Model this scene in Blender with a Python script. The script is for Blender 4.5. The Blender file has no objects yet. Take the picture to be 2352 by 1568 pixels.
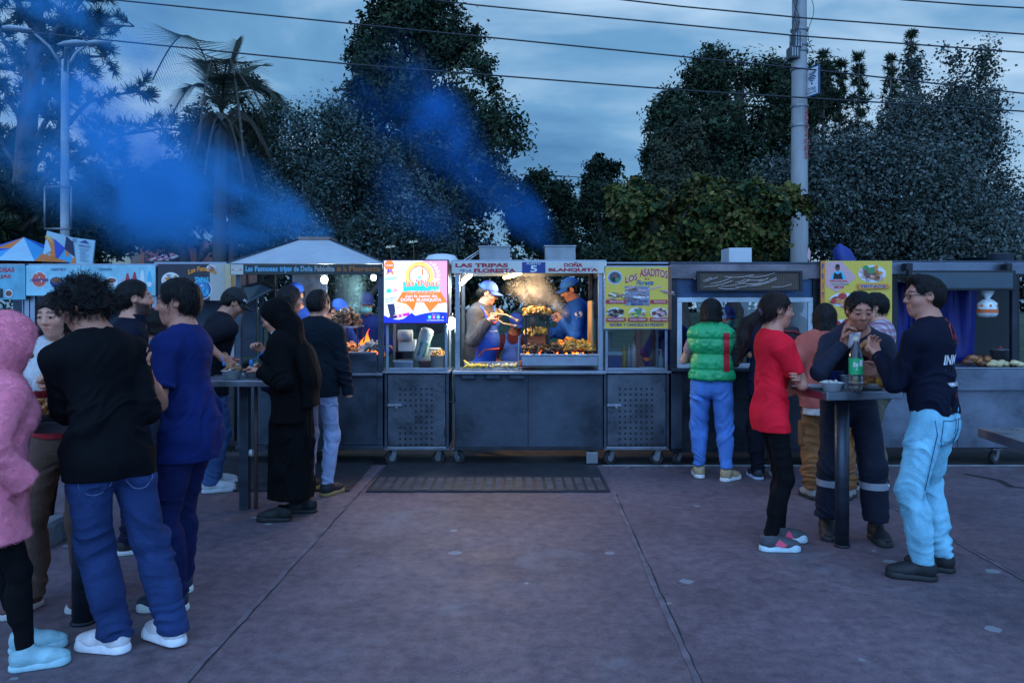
import bpy, bmesh, math, random
import numpy as np
from mathutils import Vector, Matrix, Quaternion, noise as mnoise
from mathutils.bvhtree import BVHTree
S = bpy.context.scene
COL = S.collection
R = math.radians
random.seed(7)
# ---------------------------------------------------------------- camera
CAMZ = 1.53
cam_d = bpy.data.cameras.new('camera'); cam = bpy.data.objects.new('camera', cam_d); COL.objects.link(cam)
cam.location = (0, 0, CAMZ); cam.rotation_euler = (R(90), 0, 0)
cam_d.sensor_width = 36; cam_d.lens = 28; cam_d.shift_y = -0.0357
cam_d.clip_start = .05; cam_d.clip_end = 600
S.camera = cam
# ---------------------------------------------------------------- sky and sun
SUN_EL, SUN_ROT = R(38), R(200)
W = bpy.data.worlds.new('World'); S.world = W; W.use_nodes = True
nt = W.node_tree; nt.nodes.clear()
def wn(t, **k):
    n = nt.nodes.new(t)
    for a, b in k.items(): setattr(n, a, b)
    return n
out = wn('ShaderNodeOutputWorld'); bg = wn('ShaderNodeBackground'); bg.inputs[1].default_value = .1
sky = wn('ShaderNodeTexSky', sky_type='NISHITA', sun_disc=False, sun_elevation=SUN_EL, sun_rotation=SUN_ROT)
sky.ozone_density = 4.0; sky.air_density = 1.2; sky.dust_density = .6
tc = wn('ShaderNodeTexCoord')
mp = wn('ShaderNodeMapping'); mp.inputs['Scale'].default_value = (1.1, 1.1, 3.6); mp.inputs['Rotation'].default_value = (0, R(9), 0)
mp.inputs['Location'].default_value = (.35, .2, .1)
n1 = wn('ShaderNodeTexNoise'); n1.inputs['Scale'].default_value = 2.1; n1.inputs['Detail'].default_value = 7; n1.inputs['Roughness'].default_value = .52
n1.inputs['Distortion'].default_value = .35
r1 = wn('ShaderNodeValToRGB'); e = r1.color_ramp.elements
e[0].position = .36; e[0].color = (.62, 2.1, 4.5, 1)
e[1].position = .68; e[1].color = (5.4, 7.6, 10.0, 1)
m_ = e.new(.5); m_.color = (1.6, 3.8, 6.5, 1)
mix = wn('ShaderNodeMixRGB'); mix.inputs[0].default_value = .88
# unseen sky behind the viewer raised to a strong blue to light camera-facing surfaces
sep = wn('ShaderNodeSeparateXYZ')
mr = wn('ShaderNodeMapRange'); mr.inputs[1].default_value = .1; mr.inputs[2].default_value = -.75
mz = wn('ShaderNodeMapRange'); mz.inputs[1].default_value = .45; mz.inputs[2].default_value = .95
mix2 = wn('ShaderNodeMixRGB'); mix2.inputs[2].default_value = (1.7, 2.7, 7.0, 1)
mix3 = wn('ShaderNodeMixRGB'); mix3.inputs[2].default_value = (7.2, 15.5, 30, 1)
L = nt.links.new
L(tc.outputs['Generated'], mp.inputs[0]); L(mp.outputs[0], n1.inputs['Vector']); L(n1.outputs['Fac'], r1.inputs[0])
L(sky.outputs[0], mix.inputs[1]); L(r1.outputs[0], mix.inputs[2])
L(tc.outputs['Generated'], sep.inputs[0]); L(sep.outputs['Y'], mr.inputs[0]); L(sep.outputs['Z'], mz.inputs[0])
L(mz.outputs[0], mix2.inputs[0]); L(mix.outputs[0], mix2.inputs[1]); L(mr.outputs[0], mix3.inputs[0]); L(mix2.outputs[0], mix3.inputs[1]); L(mix3.outputs[0], bg.inputs[0]); L(bg.outputs[0], out.inputs[0])
sl = bpy.data.lights.new('sun', 'SUN'); so = bpy.data.objects.new('sun', sl); COL.objects.link(so)
sl.energy = .22; sl.angle = R(50); sl.color = (1, .80, .78)
so.rotation_euler = (R(90) - SUN_EL, 0, R(180) - SUN_ROT + R(0))
S.view_settings.view_transform = 'Standard'; S.view_settings.look = 'None'; S.view_settings.exposure = 0; S.view_settings.gamma = 1
S.render.engine = 'CYCLES'
cy = S.cycles
cy.use_denoising = True
try: cy.denoiser = 'OPENIMAGEDENOISE'
except Exception: pass
cy.max_bounces = 6; cy.diffuse_bounces = 2; cy.glossy_bounces = 3; cy.transmission_bounces = 5; cy.transparent_max_bounces = 12
cy.volume_bounces = 3; cy.volume_max_steps = 96; cy.caustics_reflective = False; cy.caustics_refractive = False
cy.sample_clamp_indirect = 3; cy.sample_clamp_direct = 0
# ---------------------------------------------------------------- picture <-> place
F0 = 1829.3
def P(u, v, D):               # survey point read off the photograph at a known distance
    return Vector(((u - 1176) * D / F0, D, CAMZ - (v - 700) * D / F0))
def PX(u, D): return (u - 1176) * D / F0
def PZ(v, D): return CAMZ - (v - 700) * D / F0
# ---------------------------------------------------------------- materials
_MC = {}
def M(name, col, rough=.6, metal=0., var=.18, vs=5., bump=0., bs=60., spec=.4, emit=0., stretch=None, alpha=1., trans=0., attr=None, sheen=0., coat=0.):
    if name in _MC: return _MC[name]
    m = bpy.data.materials.new(name); m.use_nodes = True; t = m.node_tree; b = t.nodes['Principled BSDF']
    N = t.nodes.new; K = t.links.new
    col = tuple(col)[:3] + (1,)
    b.inputs['Roughness'].default_value = rough; b.inputs['Metallic'].default_value = metal
    b.inputs['Specular IOR Level'].default_value = spec
    if sheen: b.inputs['Sheen Weight'].default_value = sheen
    if coat: b.inputs['Coat Weight'].default_value = coat
    if trans: b.inputs['Transmission Weight'].default_value = trans
    if alpha < 1: b.inputs['Alpha'].default_value = alpha
    tcn = N('ShaderNodeTexCoord'); vec = tcn.outputs['Object']
    if stretch:
        mpn = N('ShaderNodeMapping'); mpn.inputs['Scale'].default_value = stretch; K(vec, mpn.inputs[0]); vec = mpn.outputs[0]
    src = None
    if attr:
        a = N('ShaderNodeAttribute'); a.attribute_name = attr; src = a.outputs['Color']
    if var > 0:
        nn = N('ShaderNodeTexNoise'); nn.inputs['Scale'].default_value = vs; nn.inputs['Detail'].default_value = 5; nn.inputs['Roughness'].default_value = .6
        K(vec, nn.inputs['Vector'])
        mrn = N('ShaderNodeMapRange'); mrn.inputs[1].default_value = .3; mrn.inputs[2].default_value = .7
        mrn.inputs[3].default_value = 1 - var; mrn.inputs[4].default_value = 1 + var; K(nn.outputs['Fac'], mrn.inputs[0])
        mu = N('ShaderNodeMixRGB'); mu.blend_type = 'MULTIPLY'; mu.inputs[0].default_value = 1
        if src: K(src, mu.inputs[1])
        else: mu.inputs[1].default_value = col
        K(mrn.outputs[0], mu.inputs[2]); src = mu.outputs[0]
        if metal > .3:
            rr = N('ShaderNodeMapRange'); rr.inputs[1].default_value = .3; rr.inputs[2].default_value = .7
            rr.inputs[3].default_value = max(.05, rough - .14); rr.inputs[4].default_value = rough + .16
            K(nn.outputs['Fac'], rr.inputs[0]); K(rr.outputs[0], b.inputs['Roughness'])
    if src: K(src, b.inputs['Base Color'])
    else: b.inputs['Base Color'].default_value = col
    if emit:
        b.inputs['Emission Strength'].default_value = emit
        if src: K(src, b.inputs['Emission Color'])
        else: b.inputs['Emission Color'].default_value = col
    if bump:
        bn = N('ShaderNodeTexNoise'); bn.inputs['Scale'].default_value = bs; bn.inputs['Detail'].default_value = 4; K(vec, bn.inputs['Vector'])
        bp = N('ShaderNodeBump'); bp.inputs['Strength'].default_value = bump; bp.inputs['Distance'].default_value = .02
        K(bn.outputs['Fac'], bp.inputs['Height']); K(bp.outputs[0], b.inputs['Normal'])
    _MC[name] = m
    return m
# ---------------------------------------------------------------- objects
def tag(o, label, cat, group=None, kind=None):
    if label: o['label'] = label
    if cat: o['category'] = cat
    if group: o['group'] = group
    if kind: o['kind'] = kind
    return o
def empty(name, loc=(0, 0, 0), rz=0., label=None, cat=None, group=None):
    o = bpy.data.objects.new(name, None); COL.objects.link(o); o.location = loc; o.rotation_euler = (0, 0, rz); o.empty_display_size = .1
    return tag(o, label, cat, group)
def link(name, me, parent=None, smooth=False):
    o = bpy.data.objects.new(name, me); COL.objects.link(o)
    if parent: o.parent = parent
    return o
def np_mesh(name, v, f, mats, fm=None, smooth=True, col=None):
    v = np.asarray(v, np.float32); f = np.asarray(f, np.int32); k = f.shape[1]
    me = bpy.data.meshes.new(name); me.vertices.add(len(v)); me.vertices.foreach_set('co', v.ravel())
    me.loops.add(f.size); me.loops.foreach_set('vertex_index', f.ravel()); me.polygons.add(len(f))
    me.polygons.foreach_set('loop_start', np.arange(0, f.size, k, dtype=np.int32))
    for m in (mats if isinstance(mats, (list, tuple)) else [mats]): me.materials.append(m)
    if fm is not None: me.polygons.foreach_set('material_index', np.asarray(fm, np.int32))
    me.polygons.foreach_set('use_smooth', np.full(len(f), smooth))
    me.update(calc_edges=True)
    if col is not None:
        ca = me.color_attributes.new('Col', 'FLOAT_COLOR', 'POINT'); ca.data.foreach_set('color', np.asarray(col, np.float32).ravel())
    return me
class MB:
    """collects shapes, then becomes ONE mesh object"""
    def __init__(s): s.v = []; s.f = []; s.m = []; s.sm = []; s.mats = []
    def mi(s, m):
        if m not in s.mats: s.mats.append(m)
        return s.mats.index(m)
    def add(s, vs, fs, m, smooth=False):
        b = len(s.v); k = s.mi(m); s.v += [tuple(x) for x in vs]
        for f in fs: s.f.append([i + b for i in f]); s.m.append(k); s.sm.append(smooth)
        return s
    def box(s, lo, hi, m, bev=0.):
        x0, y0, z0 = lo; x1, y1, z1 = hi
        if x0 > x1: x0, x1 = x1, x0
        if y0 > y1: y0, y1 = y1, y0
        if z0 > z1: z0, z1 = z1, z0
        if bev <= 0:
            v = [(x0,y0,z0),(x1,y0,z0),(x1,y1,z0),(x0,y1,z0),(x0,y0,z1),(x1,y0,z1),(x1,y1,z1),(x0,y1,z1)]
            return s.add(v, [(0,3,2,1),(4,5,6,7),(0,1,5,4),(1,2,6,5),(2,3,7,6),(3,0,4,7)], m)
        b = min(bev, (x1-x0)*.45, (y1-y0)*.45, (z1-z0)*.45)
        bm = bmesh.new(); bmesh.ops.create_cube(bm, size=1)
        for q in bm.verts: q.co = Vector((x0+(q.co.x+.5)*(x1-x0), y0+(q.co.y+.5)*(y1-y0), z0+(q.co.z+.5)*(z1-z0)))
        bmesh.ops.bevel(bm, geom=list(bm.edges), offset=b, segments=2, profile=.6, affect='EDGES')
        bm.verts.index_update(); s.add([q.co.copy() for q in bm.verts], [[q.index for q in f.verts] for f in bm.faces], m); bm.free()
        return s
    def cyl(s, a, b, r0, m, r1=None, n=14, smooth=True, caps=True):
        a = Vector(a); b = Vector(b); r1 = r0 if r1 is None else r1
        d = (b - a).normalized(); x = d.orthogonal().normalized(); y = d.cross(x)
        v = []
        for c, r in ((a, r0), (b, r1)):
            for i in range(n):
                t = 2*math.pi*i/n; v.append(c + x*(r*math.cos(t)) + y*(r*math.sin(t)))
        s.add(v, [(i, (i+1)%n, n+(i+1)%n, n+i) for i in range(n)], m, smooth)
        if caps: s.add(v[:n], [tuple(range(n-1,-1,-1))], m); s.add(v[n:], [tuple(range(n))], m)
        return s
    def tube(s, pts, r, m, n=7, r1=None):
        pts = [Vector(p) for p in pts]; k = len(pts); r1 = r if r1 is None else r1
        v = []; up = None
        for i, p in enumerate(pts):
            d = (pts[min(i+1,k-1)] - pts[max(i-1,0)]).normalized()
            if up is None: up = d.orthogonal().normalized()
            up = (up - d*up.dot(d)); up = up.normalized() if up.length > 1e-6 else d.orthogonal().normalized()
            y = d.cross(up); rr = r + (r1-r)*i/max(1,k-1)
            for j in range(n):
                t = 2*math.pi*j/n; v.append(p + up*(rr*math.cos(t)) + y*(rr*math.sin(t)))
        f = [(i*n+j, i*n+(j+1)%n, (i+1)*n+(j+1)%n, (i+1)*n+j) for i in range(k-1) for j in range(n)]
        s.add(v, f, m, True); s.add(v[:n], [tuple(range(n-1,-1,-1))], m); s.add(v[-n:], [tuple(range(n))], m)
        return s
    def lathe(s, c, prof, m, n=20, smooth=True, sx=1., sy=1.):
        c = Vector(c); v = []
        for r, z in prof:
            for i in range(n):
                t = 2*math.pi*i/n; v.append(c + Vector((r*sx*math.cos(t), r*sy*math.sin(t), z)))
        k = len(prof)
        s.add(v, [(i*n+j, i*n+(j+1)%n, (i+1)*n+(j+1)%n, (i+1)*n+j) for i in range(k-1) for j in range(n)], m, smooth)
        return s
    def ball(s, c, r, m, n=12, jit=0.):
        r = (r,)*3 if not hasattr(r, '__len__') else r; v = []; k = max(5, n//2+1)
        for i in range(k+1):
            a = math.pi*i/k
            for j in range(n):
                t = 2*math.pi*j/n; d = Vector((math.sin(a)*math.cos(t), math.sin(a)*math.sin(t), math.cos(a)))
                q = 1 + (jit*mnoise.noise(Vector(c)*7 + d*2.3) if jit else 0)
                v.append((c[0]+r[0]*d.x*q, c[1]+r[1]*d.y*q, c[2]+r[2]*d.z*q))
        s.add(v, [(i*n+j, (i+1)*n+j, (i+1)*n+(j+1)%n, i*n+(j+1)%n) for i in range(k) for j in range(n)], m, True)
        return s
    def poly(s, pts, m): return s.add(pts, [tuple(range(len(pts)))], m)
    def slab(s, pts, d, m):          # outline pts (3-D, planar), thickness vector d
        d = Vector(d); n = len(pts); a = [Vector(p) for p in pts]; v = a + [p + d for p in a]
        return s.add(v, [tuple(range(n)), tuple(range(2*n-1, n-1, -1))] + [(i, n+i, n+(i+1)%n, (i+1)%n) for i in range(n)], m)
    def build(s, name, parent=None, loc=(0,0,0), rz=0.):
        me = bpy.data.meshes.new(name); me.from_pydata(s.v, [], s.f)
        for m in s.mats: me.materials.append(m)
        me.polygons.foreach_set('material_index', s.m); me.polygons.foreach_set('use_smooth', s.sm); me.update()
        bm = bmesh.new(); bm.from_mesh(me); bmesh.ops.remove_doubles(bm, verts=bm.verts, dist=1e-5); bmesh.ops.recalc_face_normals(bm, faces=bm.faces); bm.to_mesh(me); bm.free()
        o = link(name, me, parent); o.location = loc; o.rotation_euler = (0, 0, rz)
        return o
# ---------------------------------------------------------------- lettering: glyph outlines become mesh, so they can be bent and laid on things
_TC = {}
def glyphs(txt, bold=0., shear=0.):
    key = (txt, bold, shear)
    if key not in _TC:
        cu = bpy.data.curves.new('t', 'FONT'); cu.body = txt; cu.size = 1; cu.offset = bold; cu.shear = shear; cu.resolution_u = 3; cu.fill_mode = 'FRONT'
        o = bpy.data.objects.new('t', cu); COL.objects.link(o)
        dg = bpy.context.evaluated_depsgraph_get(); dg.update(); me = o.evaluated_get(dg).to_mesh()
        v = [q.co.copy() for q in me.vertices]; f = [list(p.vertices) for p in me.polygons]
        o.evaluated_get(dg).to_mesh_clear(); bpy.data.objects.remove(o); bpy.data.curves.remove(cu)
        x0 = min((q.x for q in v), default=0); x1 = max((q.x for q in v), default=1); y0 = min((q.y for q in v), default=0); y1 = max((q.y for q in v), default=1)
        _TC[key] = (v, f, x0, x1, y0, y1)
    return _TC[key]
def letters(mb, txt, box, m, place, bold=.012, shear=0., arc=0., depth=0.):
    """txt fitted in box (x0,y0,x1,y1) of the sign's own plane; place(x,y,d) -> 3-D; arc bends it upwards"""
    v, f, x0, x1, y0, y1 = glyphs(txt, bold, shear); bx0, by0, bx1, by1 = box
    q = []
    for p in v:
        s = (p.x - x0)/(x1 - x0); t = (p.y - y0)/(y1 - y0); y = by0 + t*(by1 - by0)
        if arc: y += arc*(1 - (2*s - 1)**2)
        q.append(place(bx0 + s*(bx1 - bx0), y, depth))
    mb.add(q, f, m); return mb
# ---------------------------------------------------------------- fast noise on arrays
def _h(i, j, k):
    n = (i*374761393 + j*668265263 + k*1274126177) & 0xffffffff
    n = ((n ^ (n >> 13))*1274126177) & 0xffffffff
    return ((n ^ (n >> 16)) & 0xffff)/32767.5 - 1
def vnoise(p):
    p = np.asarray(p, np.float64); i = np.floor(p).astype(np.int64); f = p - i; f = f*f*(3 - 2*f); r = 0
    for a in (0, 1):
        for b in (0, 1):
            for c in (0, 1):
                w = (f[:,0] if a else 1-f[:,0])*(f[:,1] if b else 1-f[:,1])*(f[:,2] if c else 1-f[:,2])
                r = r + w*_h(i[:,0]+a, i[:,1]+b, i[:,2]+c)
    return r
def fbm(p, o=3):
    r = 0; a = 1.
    p = np.asarray(p, np.float64)
    for k in range(o): r = r + a*vnoise(p*(2**k) + 17.3*k); a *= .5
    return r
# ================================================================ GROUND
def node_mat(name):
    m = bpy.data.materials.new(name); m.use_nodes = True; t = m.node_tree
    return m, t, t.nodes['Principled BSDF'], t.nodes.new, t.links.new
def pavement_mat():
    m, t, b, N, K = node_mat('pavement_concrete')
    tc = N('ShaderNodeTexCoord'); V = tc.outputs['Object']
    def nz(sc, det=5, ro=.6, dist=0.):
        n = N('ShaderNodeTexNoise'); n.inputs['Scale'].default_value = sc; n.inputs['Detail'].default_value = det; n.inputs['Roughness'].default_value = ro; n.inputs['Distortion'].default_value = dist
        K(V, n.inputs['Vector']); return n.outputs['Fac']
    def ramp(s, stops):
        r = N('ShaderNodeValToRGB'); e = r.color_ramp.elements
        e[0].position, e[0].color = stops[0]; e[1].position, e[1].color = stops[-1]
        for p, c in stops[1:-1]: q = e.new(p); q.color = c
        K(s, r.inputs[0]); return r.outputs[0]
    def mixc(f, a, c, mode='MIX'):
        x = N('ShaderNodeMixRGB'); x.blend_type = mode
        for i, s in ((0, f), (1, a), (2, c)):
            if isinstance(s, (int, float)): x.inputs[i].default_value = s
            elif isinstance(s, tuple): x.inputs[i].default_value = s
            else: K(s, x.inputs[i])
        return x.outputs[0]
    base = ramp(nz(.9, 8, .65, .3), [(.3, (.098, .070, .080, 1)), (.5, (.148, .106, .120, 1)), (.72, (.188, .138, .154, 1))])
    grain = ramp(nz(140, 3, .7), [(.25, (.55, .55, .55, 1)), (.6, (1.12, 1.12, 1.12, 1))]); base = mixc(1., base, grain, 'MULTIPLY')
    mid = ramp(nz(13, 6, .75), [(.3, (.5, .5, .55, 1)), (.65, (1.2, 1.18, 1.16, 1))]); base = mixc(1., base, mid, 'MULTIPLY')
    pale = ramp(nz(1.7, 6, .6, .8), [(.59, (0, 0, 0, 1)), (.68, (.42, .42, .42, 1))]); base = mixc(pale, base, (.18, .19, .21, 1))
    dark = ramp(nz(2.3, 5, .6, .5), [(.62, (0, 0, 0, 1)), (.75, (.6, .6, .6, 1))]); base = mixc(dark, base, (.07, .062, .075, 1))
    for sc, lo, colr, off in ((3.4, .045, (.30, .33, .34, 1), 0.), (2.6, .05, (.055, .05, .06, 1), 3.3), (6.1, .05, (.24, .26, .27, 1), 7.7)):
        mp = N('ShaderNodeMapping'); mp.inputs['Location'].default_value = (off, off*.7, 0); K(V, mp.inputs[0])
        dn = N('ShaderNodeTexNoise'); dn.inputs['Scale'].default_value = 22; K(V, dn.inputs['Vector'])
        ad = N('ShaderNodeMixRGB'); ad.blend_type = 'ADD'; ad.inputs[0].default_value = .035; K(mp.outputs[0], ad.inputs[1]); K(dn.outputs['Color'], ad.inputs[2])
        vo = N('ShaderNodeTexVoronoi'); vo.inputs['Scale'].default_value = sc; K(ad.outputs[0], vo.inputs['Vector'])
        sz = N('ShaderNodeSeparateColor'); K(vo.outputs['Color'], sz.inputs[0])
        mu = N('ShaderNodeMath'); mu.operation = 'MULTIPLY'; mu.inputs[1].default_value = lo*2.6*sc/3.; K(sz.outputs[0], mu.inputs[0])
        lt = N('ShaderNodeMath'); lt.operation = 'LESS_THAN'; K(vo.outputs['Distance'], lt.inputs[0]); K(mu.outputs[0], lt.inputs[1])
        g = N('ShaderNodeMath'); g.operation = 'GREATER_THAN'; g.inputs[1].default_value = .9; K(sz.outputs[1], g.inputs[0])
        an = N('ShaderNodeMath'); an.operation = 'MULTIPLY'; K(lt.outputs[0], an.inputs[0]); K(g.outputs[0], an.inputs[1])
        an2 = N('ShaderNodeMath'); an2.operation = 'MULTIPLY'; an2.inputs[1].default_value = .75; K(an.outputs[0], an2.inputs[0])
        base = mixc(an2.outputs[0], base, colr)
    K(base, b.inputs['Base Color'])
    b.inputs['Roughness'].default_value = .62; b.inputs['Specular IOR Level'].default_value = .35
    rr = N('ShaderNodeMapRange'); rr.inputs[3].default_value = .45; rr.inputs[4].default_value = .85; K(nz(4, 5), rr.inputs[0]); K(rr.outputs[0], b.inputs['Roughness'])
    bp = N('ShaderNodeBump'); bp.inputs['Strength'].default_value = .35; bp.inputs['Distance'].default_value = .006; K(nz(90, 5, .75), bp.inputs['Height']); K(bp.outputs[0], b.inputs['Normal'])
    return m
def sheet(name, x0, x1, y0, y1, z, m, kind='structure'):
    mb = MB(); mb.add([(x0,y0,z),(x1,y0,z),(x1,y1,z),(x0,y1,z)], [(0,1,2,3)], m); o = mb.build(name); o['kind'] = kind; return o
sheet('ground', -220, 220, -60, 320, -.03, M('soil', (.035,.04,.03), .9, var=.4, vs=.7))
pav = sheet('pavement', -14, 14, -14, 7.62, 0, pavement_mat())
sheet('service_path', -14, 14, 7.62, 12.5, -.012, M('asphalt', (.05,.05,.055), .85, var=.3, vs=6, bump=.3, bs=150))
# lawn rising behind the carts
def lawn():
    nx, ny = 50, 26; v = []; f = []
    for j in range(ny):
        for i in range(nx):
            x = -45 + 90*i/(nx-1); y = 12.5 + 50*(j/(ny-1))**1.3
            z = .02 + 1.15*min(1, max(0, (y-13)/9))**1.4 + .12*mnoise.noise(Vector((x*.25, y*.25, 1))) if j else -.005
            v.append((x, y, z))
    for j in range(ny-1):
        for i in range(nx-1): f.append((j*nx+i, j*nx+i+1, (j+1)*nx+i+1, (j+1)*nx+i))
    o = link('lawn', np_mesh('lawn', v, f, M('lawn_grass', (.035,.06,.03), .9, var=.45, vs=2.5, bump=.8, bs=40))); o['kind'] = 'structure'
lawn()
jm = M('joint_filler', (.125,.10,.115), .8, var=.45, vs=9); jd = M('joint_gap', (.02,.02,.022), .9, var=0)
def joint(x, y0, y1):
    mb = MB(); n = 60; rnd = random.Random(int(x*100)); a = []; b_ = []; g = []
    for i in range(n+1):
        y = y0 + (y1-y0)*i/n; w = .011 + .006*rnd.random(); o = .004*rnd.uniform(-1, 1)
        xx = x+.0224*y; a.append((xx-w+o, y, .004)); b_.append((xx+w+o, y, .004)); g.append((xx+w+.004+.006*rnd.random(), y, .004))
    for i in range(n): mb.add([a[i], b_[i], b_[i+1], a[i+1]], [(0,1,2,3)], jm); mb.add([b_[i], g[i], g[i+1], b_[i+1]], [(0,1,2,3)], jd)
    o = mb.build('pavement_joint'); o['kind'] = 'structure'
joint(-1.40, .5, 7.5); joint(.679, .5, 6.43); joint(2.75, .5, 7.5); joint(-3.48, .5, 5.0)
sheet('pavement_edge_line', .86, 8, 7.55, 7.60, .004, M('pale_edge', (.34,.37,.40), .8, var=.4, vs=8))
# crack and spill on the right-hand slab
mb = MB(); pts = [(4.1,7.2),(4.25,6.95),(4.2,6.7),(4.55,6.5),(4.5,6.2),(4.7,6.0),(4.62,5.75),(4.8,5.4)]
for i in range(len(pts)-1):
    (xa,ya),(xb,yb) = pts[i], pts[i+1]; w = .03
    mb.add([(xa-w,ya,.004),(xa+w,ya,.004),(xb+w,yb,.004),(xb-w,yb,.004)], [(0,1,2,3)], jd)
o = mb.build('pavement_crack'); o['kind'] = 'structure'
def floor_mat(x0, x1, y0, y1, label, dots):
    rub = M('black_rubber', (.022,.023,.028), .55, var=.35, vs=7, bump=.25, bs=90); dm = M('worn_rubber', (.10,.085,.085), .5, var=.3)
    mb = MB(); n = 24; rnd = random.Random(3); v = []; f = []
    for i in range(n+1):
        x = x0 + (x1-x0)*i/n; e = .008*rnd.uniform(-1, 1)
        v += [(x, y0+e, .004), (x, y0+e, .016+.004*rnd.random()), (x, y1, .014)]
    for i in range(n): a = 3*i; f += [(a, a+3, a+4, a+1), (a+1, a+4, a+5, a+2)]
    mb.add(v, f, rub); o = mb.build('floor_mat'); tag(o, label, 'mat', 'rubber mats in front of the carts')
    if dots:
        d = MB()
        for i in range(int((x1-x0)/.085)):
            for j in range(8):
                x = x0+.06+i*.085; y = y0+.05+j*.058; d.box((x-.028, y-.011, .013), (x+.028, y+.011, .0235), dm)
        d.build('raised_studs', o)
floor_mat(-1.19, .80, 6.5, 8.0, 'studded black rubber mat in front of the cart at PUESTO 5', True)
floor_mat(-3.0, -1.33, 6.52, 8.0, 'plain black rubber mat under the queue at the grey hipped stall', False)
# stone kerb with grass on the left
mb = MB(); rnd = random.Random(5); km = M('kerb_stone', (.2,.2,.22), .8, var=.35, vs=5, bump=.5, bs=20)
for i in range(7):
    x = -7.2 + i*.62; y = 6.5 - i*.26; mb.box((x, y, -.02), (x+.58, y+.3, .17+.03*rnd.random()), km, .04)
o = mb.build('kerb'); o['kind'] = 'structure'
# ================================================================ TREES
LEAF = M('leaf', (.05,.07,.04), .75, var=0, attr='Col', spec=.1)
BARK = M('bark', (.075,.06,.05), .9, var=.4, vs=14, bump=.7, bs=30, stretch=(1,1,.25))
PALEBARK = M('pale_bark', (.16,.145,.13), .9, var=.35, vs=10, bump=.5, bs=24, stretch=(1,1,.3))
def crown(name, parent, ells, n, size, cols, rng, aspect=.5, clus=38, spread=.16, droop=0., shell=.35, extra=None):
    """leaf-sized faces gathered in sprays inside ellipsoids; ells: (centre, radii, weight)"""
    w = np.array([e[2]*e[1][0]*e[1][2] for e in ells]); w = w/w.sum(); C = []; Rm = []
    ncl = max(6, n//clus); pick = rng.choice(len(ells), ncl, p=w)
    cc = np.array([ells[i][0] for i in pick]); rr = np.array([ells[i][1] for i in pick])
    d = rng.normal(size=(ncl, 3)); d /= np.linalg.norm(d, axis=1)[:, None]
    rad = (shell + (1-shell)*rng.random(ncl))[:, None]**.6
    rad *= 1 + .28*vnoise(d*2.2 + cc*.7)[:, None]
    c = cc + d*rad*rr
    base = np.array(cols)[rng.integers(len(cols), size=ncl)]*(rng.uniform(.7, 1.3, ncl)[:, None])
    k = rng.integers(clus//2, clus*3//2, ncl); idx = np.repeat(np.arange(ncl), k); m = len(idx)
    sp = spread*(rr.mean(axis=1)**.5)[idx][:, None]
    p = c[idx] + rng.normal(size=(m, 3))*sp*np.array([1, 1, .75])
    if droop: p[:, 2] -= droop*rng.random(m)**2
    cl = base[idx]*rng.uniform(.8, 1.2, m)[:, None]
    if extra is not None: p, cl = extra(p, cl, rng)
    m = len(p); nr = (d[idx] if extra is None else rng.normal(size=(m, 3)))*.9 + rng.normal(size=(m, 3))*.55 + np.array([0, 0, .35]); a = np.cross(nr, rng.normal(size=(m, 3))); a /= np.linalg.norm(a, axis=1)[:, None]
    b = np.cross(nr, a); b /= np.linalg.norm(b, axis=1)[:, None]
    s = size*rng.uniform(.6, 1.4, m)[:, None]
    v = np.stack([p - a*s*.5, p + b*s*aspect*.5, p + a*s*.5, p - b*s*aspect*.5], 1).reshape(-1, 3)
    f = np.arange(4*m).reshape(-1, 4); col = np.concatenate([np.repeat(cl, 4, 0), np.ones((4*m, 1))], 1)
    return link('crown', np_mesh(name+'_crown', v, f, LEAF, smooth=False, col=col), parent)
def limbs(parent, base, top, r, ends, m=BARK, seed=1):
    rnd = random.Random(seed); mb = MB(); base = Vector(base); top = Vector(top)
    pts = [base.lerp(top, i/8) + Vector((rnd.uniform(-1,1), rnd.uniform(-1,1), 0))*r*.5*(i > 0) for i in range(9)]
    mb.tube(pts, r, m, 9, r*.35)
    for e in ends:
        e = Vector(e); q = min(7, max(2, int(8*max(.2, min(.85, (e.z - base.z)/(top.z - base.z) - .25))))); a = pts[q]
        mid = a.lerp(e, .5) + Vector((0, 0, .12*(e-a).length)); mb.tube([a, a.lerp(mid, .6)+Vector((0,0,.05)), mid, mid.lerp(e, .5), e], r*.4, m, 6, r*.06)
        for s in range(3):
            f2 = mid.lerp(e, .2+.25*s) ; mb.tube([f2, f2 + (e-a)*.15 + Vector((rnd.uniform(-.5,.5), rnd.uniform(-.5,.5), rnd.uniform(0,.5)))*(e-a).length*.3], r*.12, m, 5, r*.03)
    return mb.build('trunk', parent)
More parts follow.
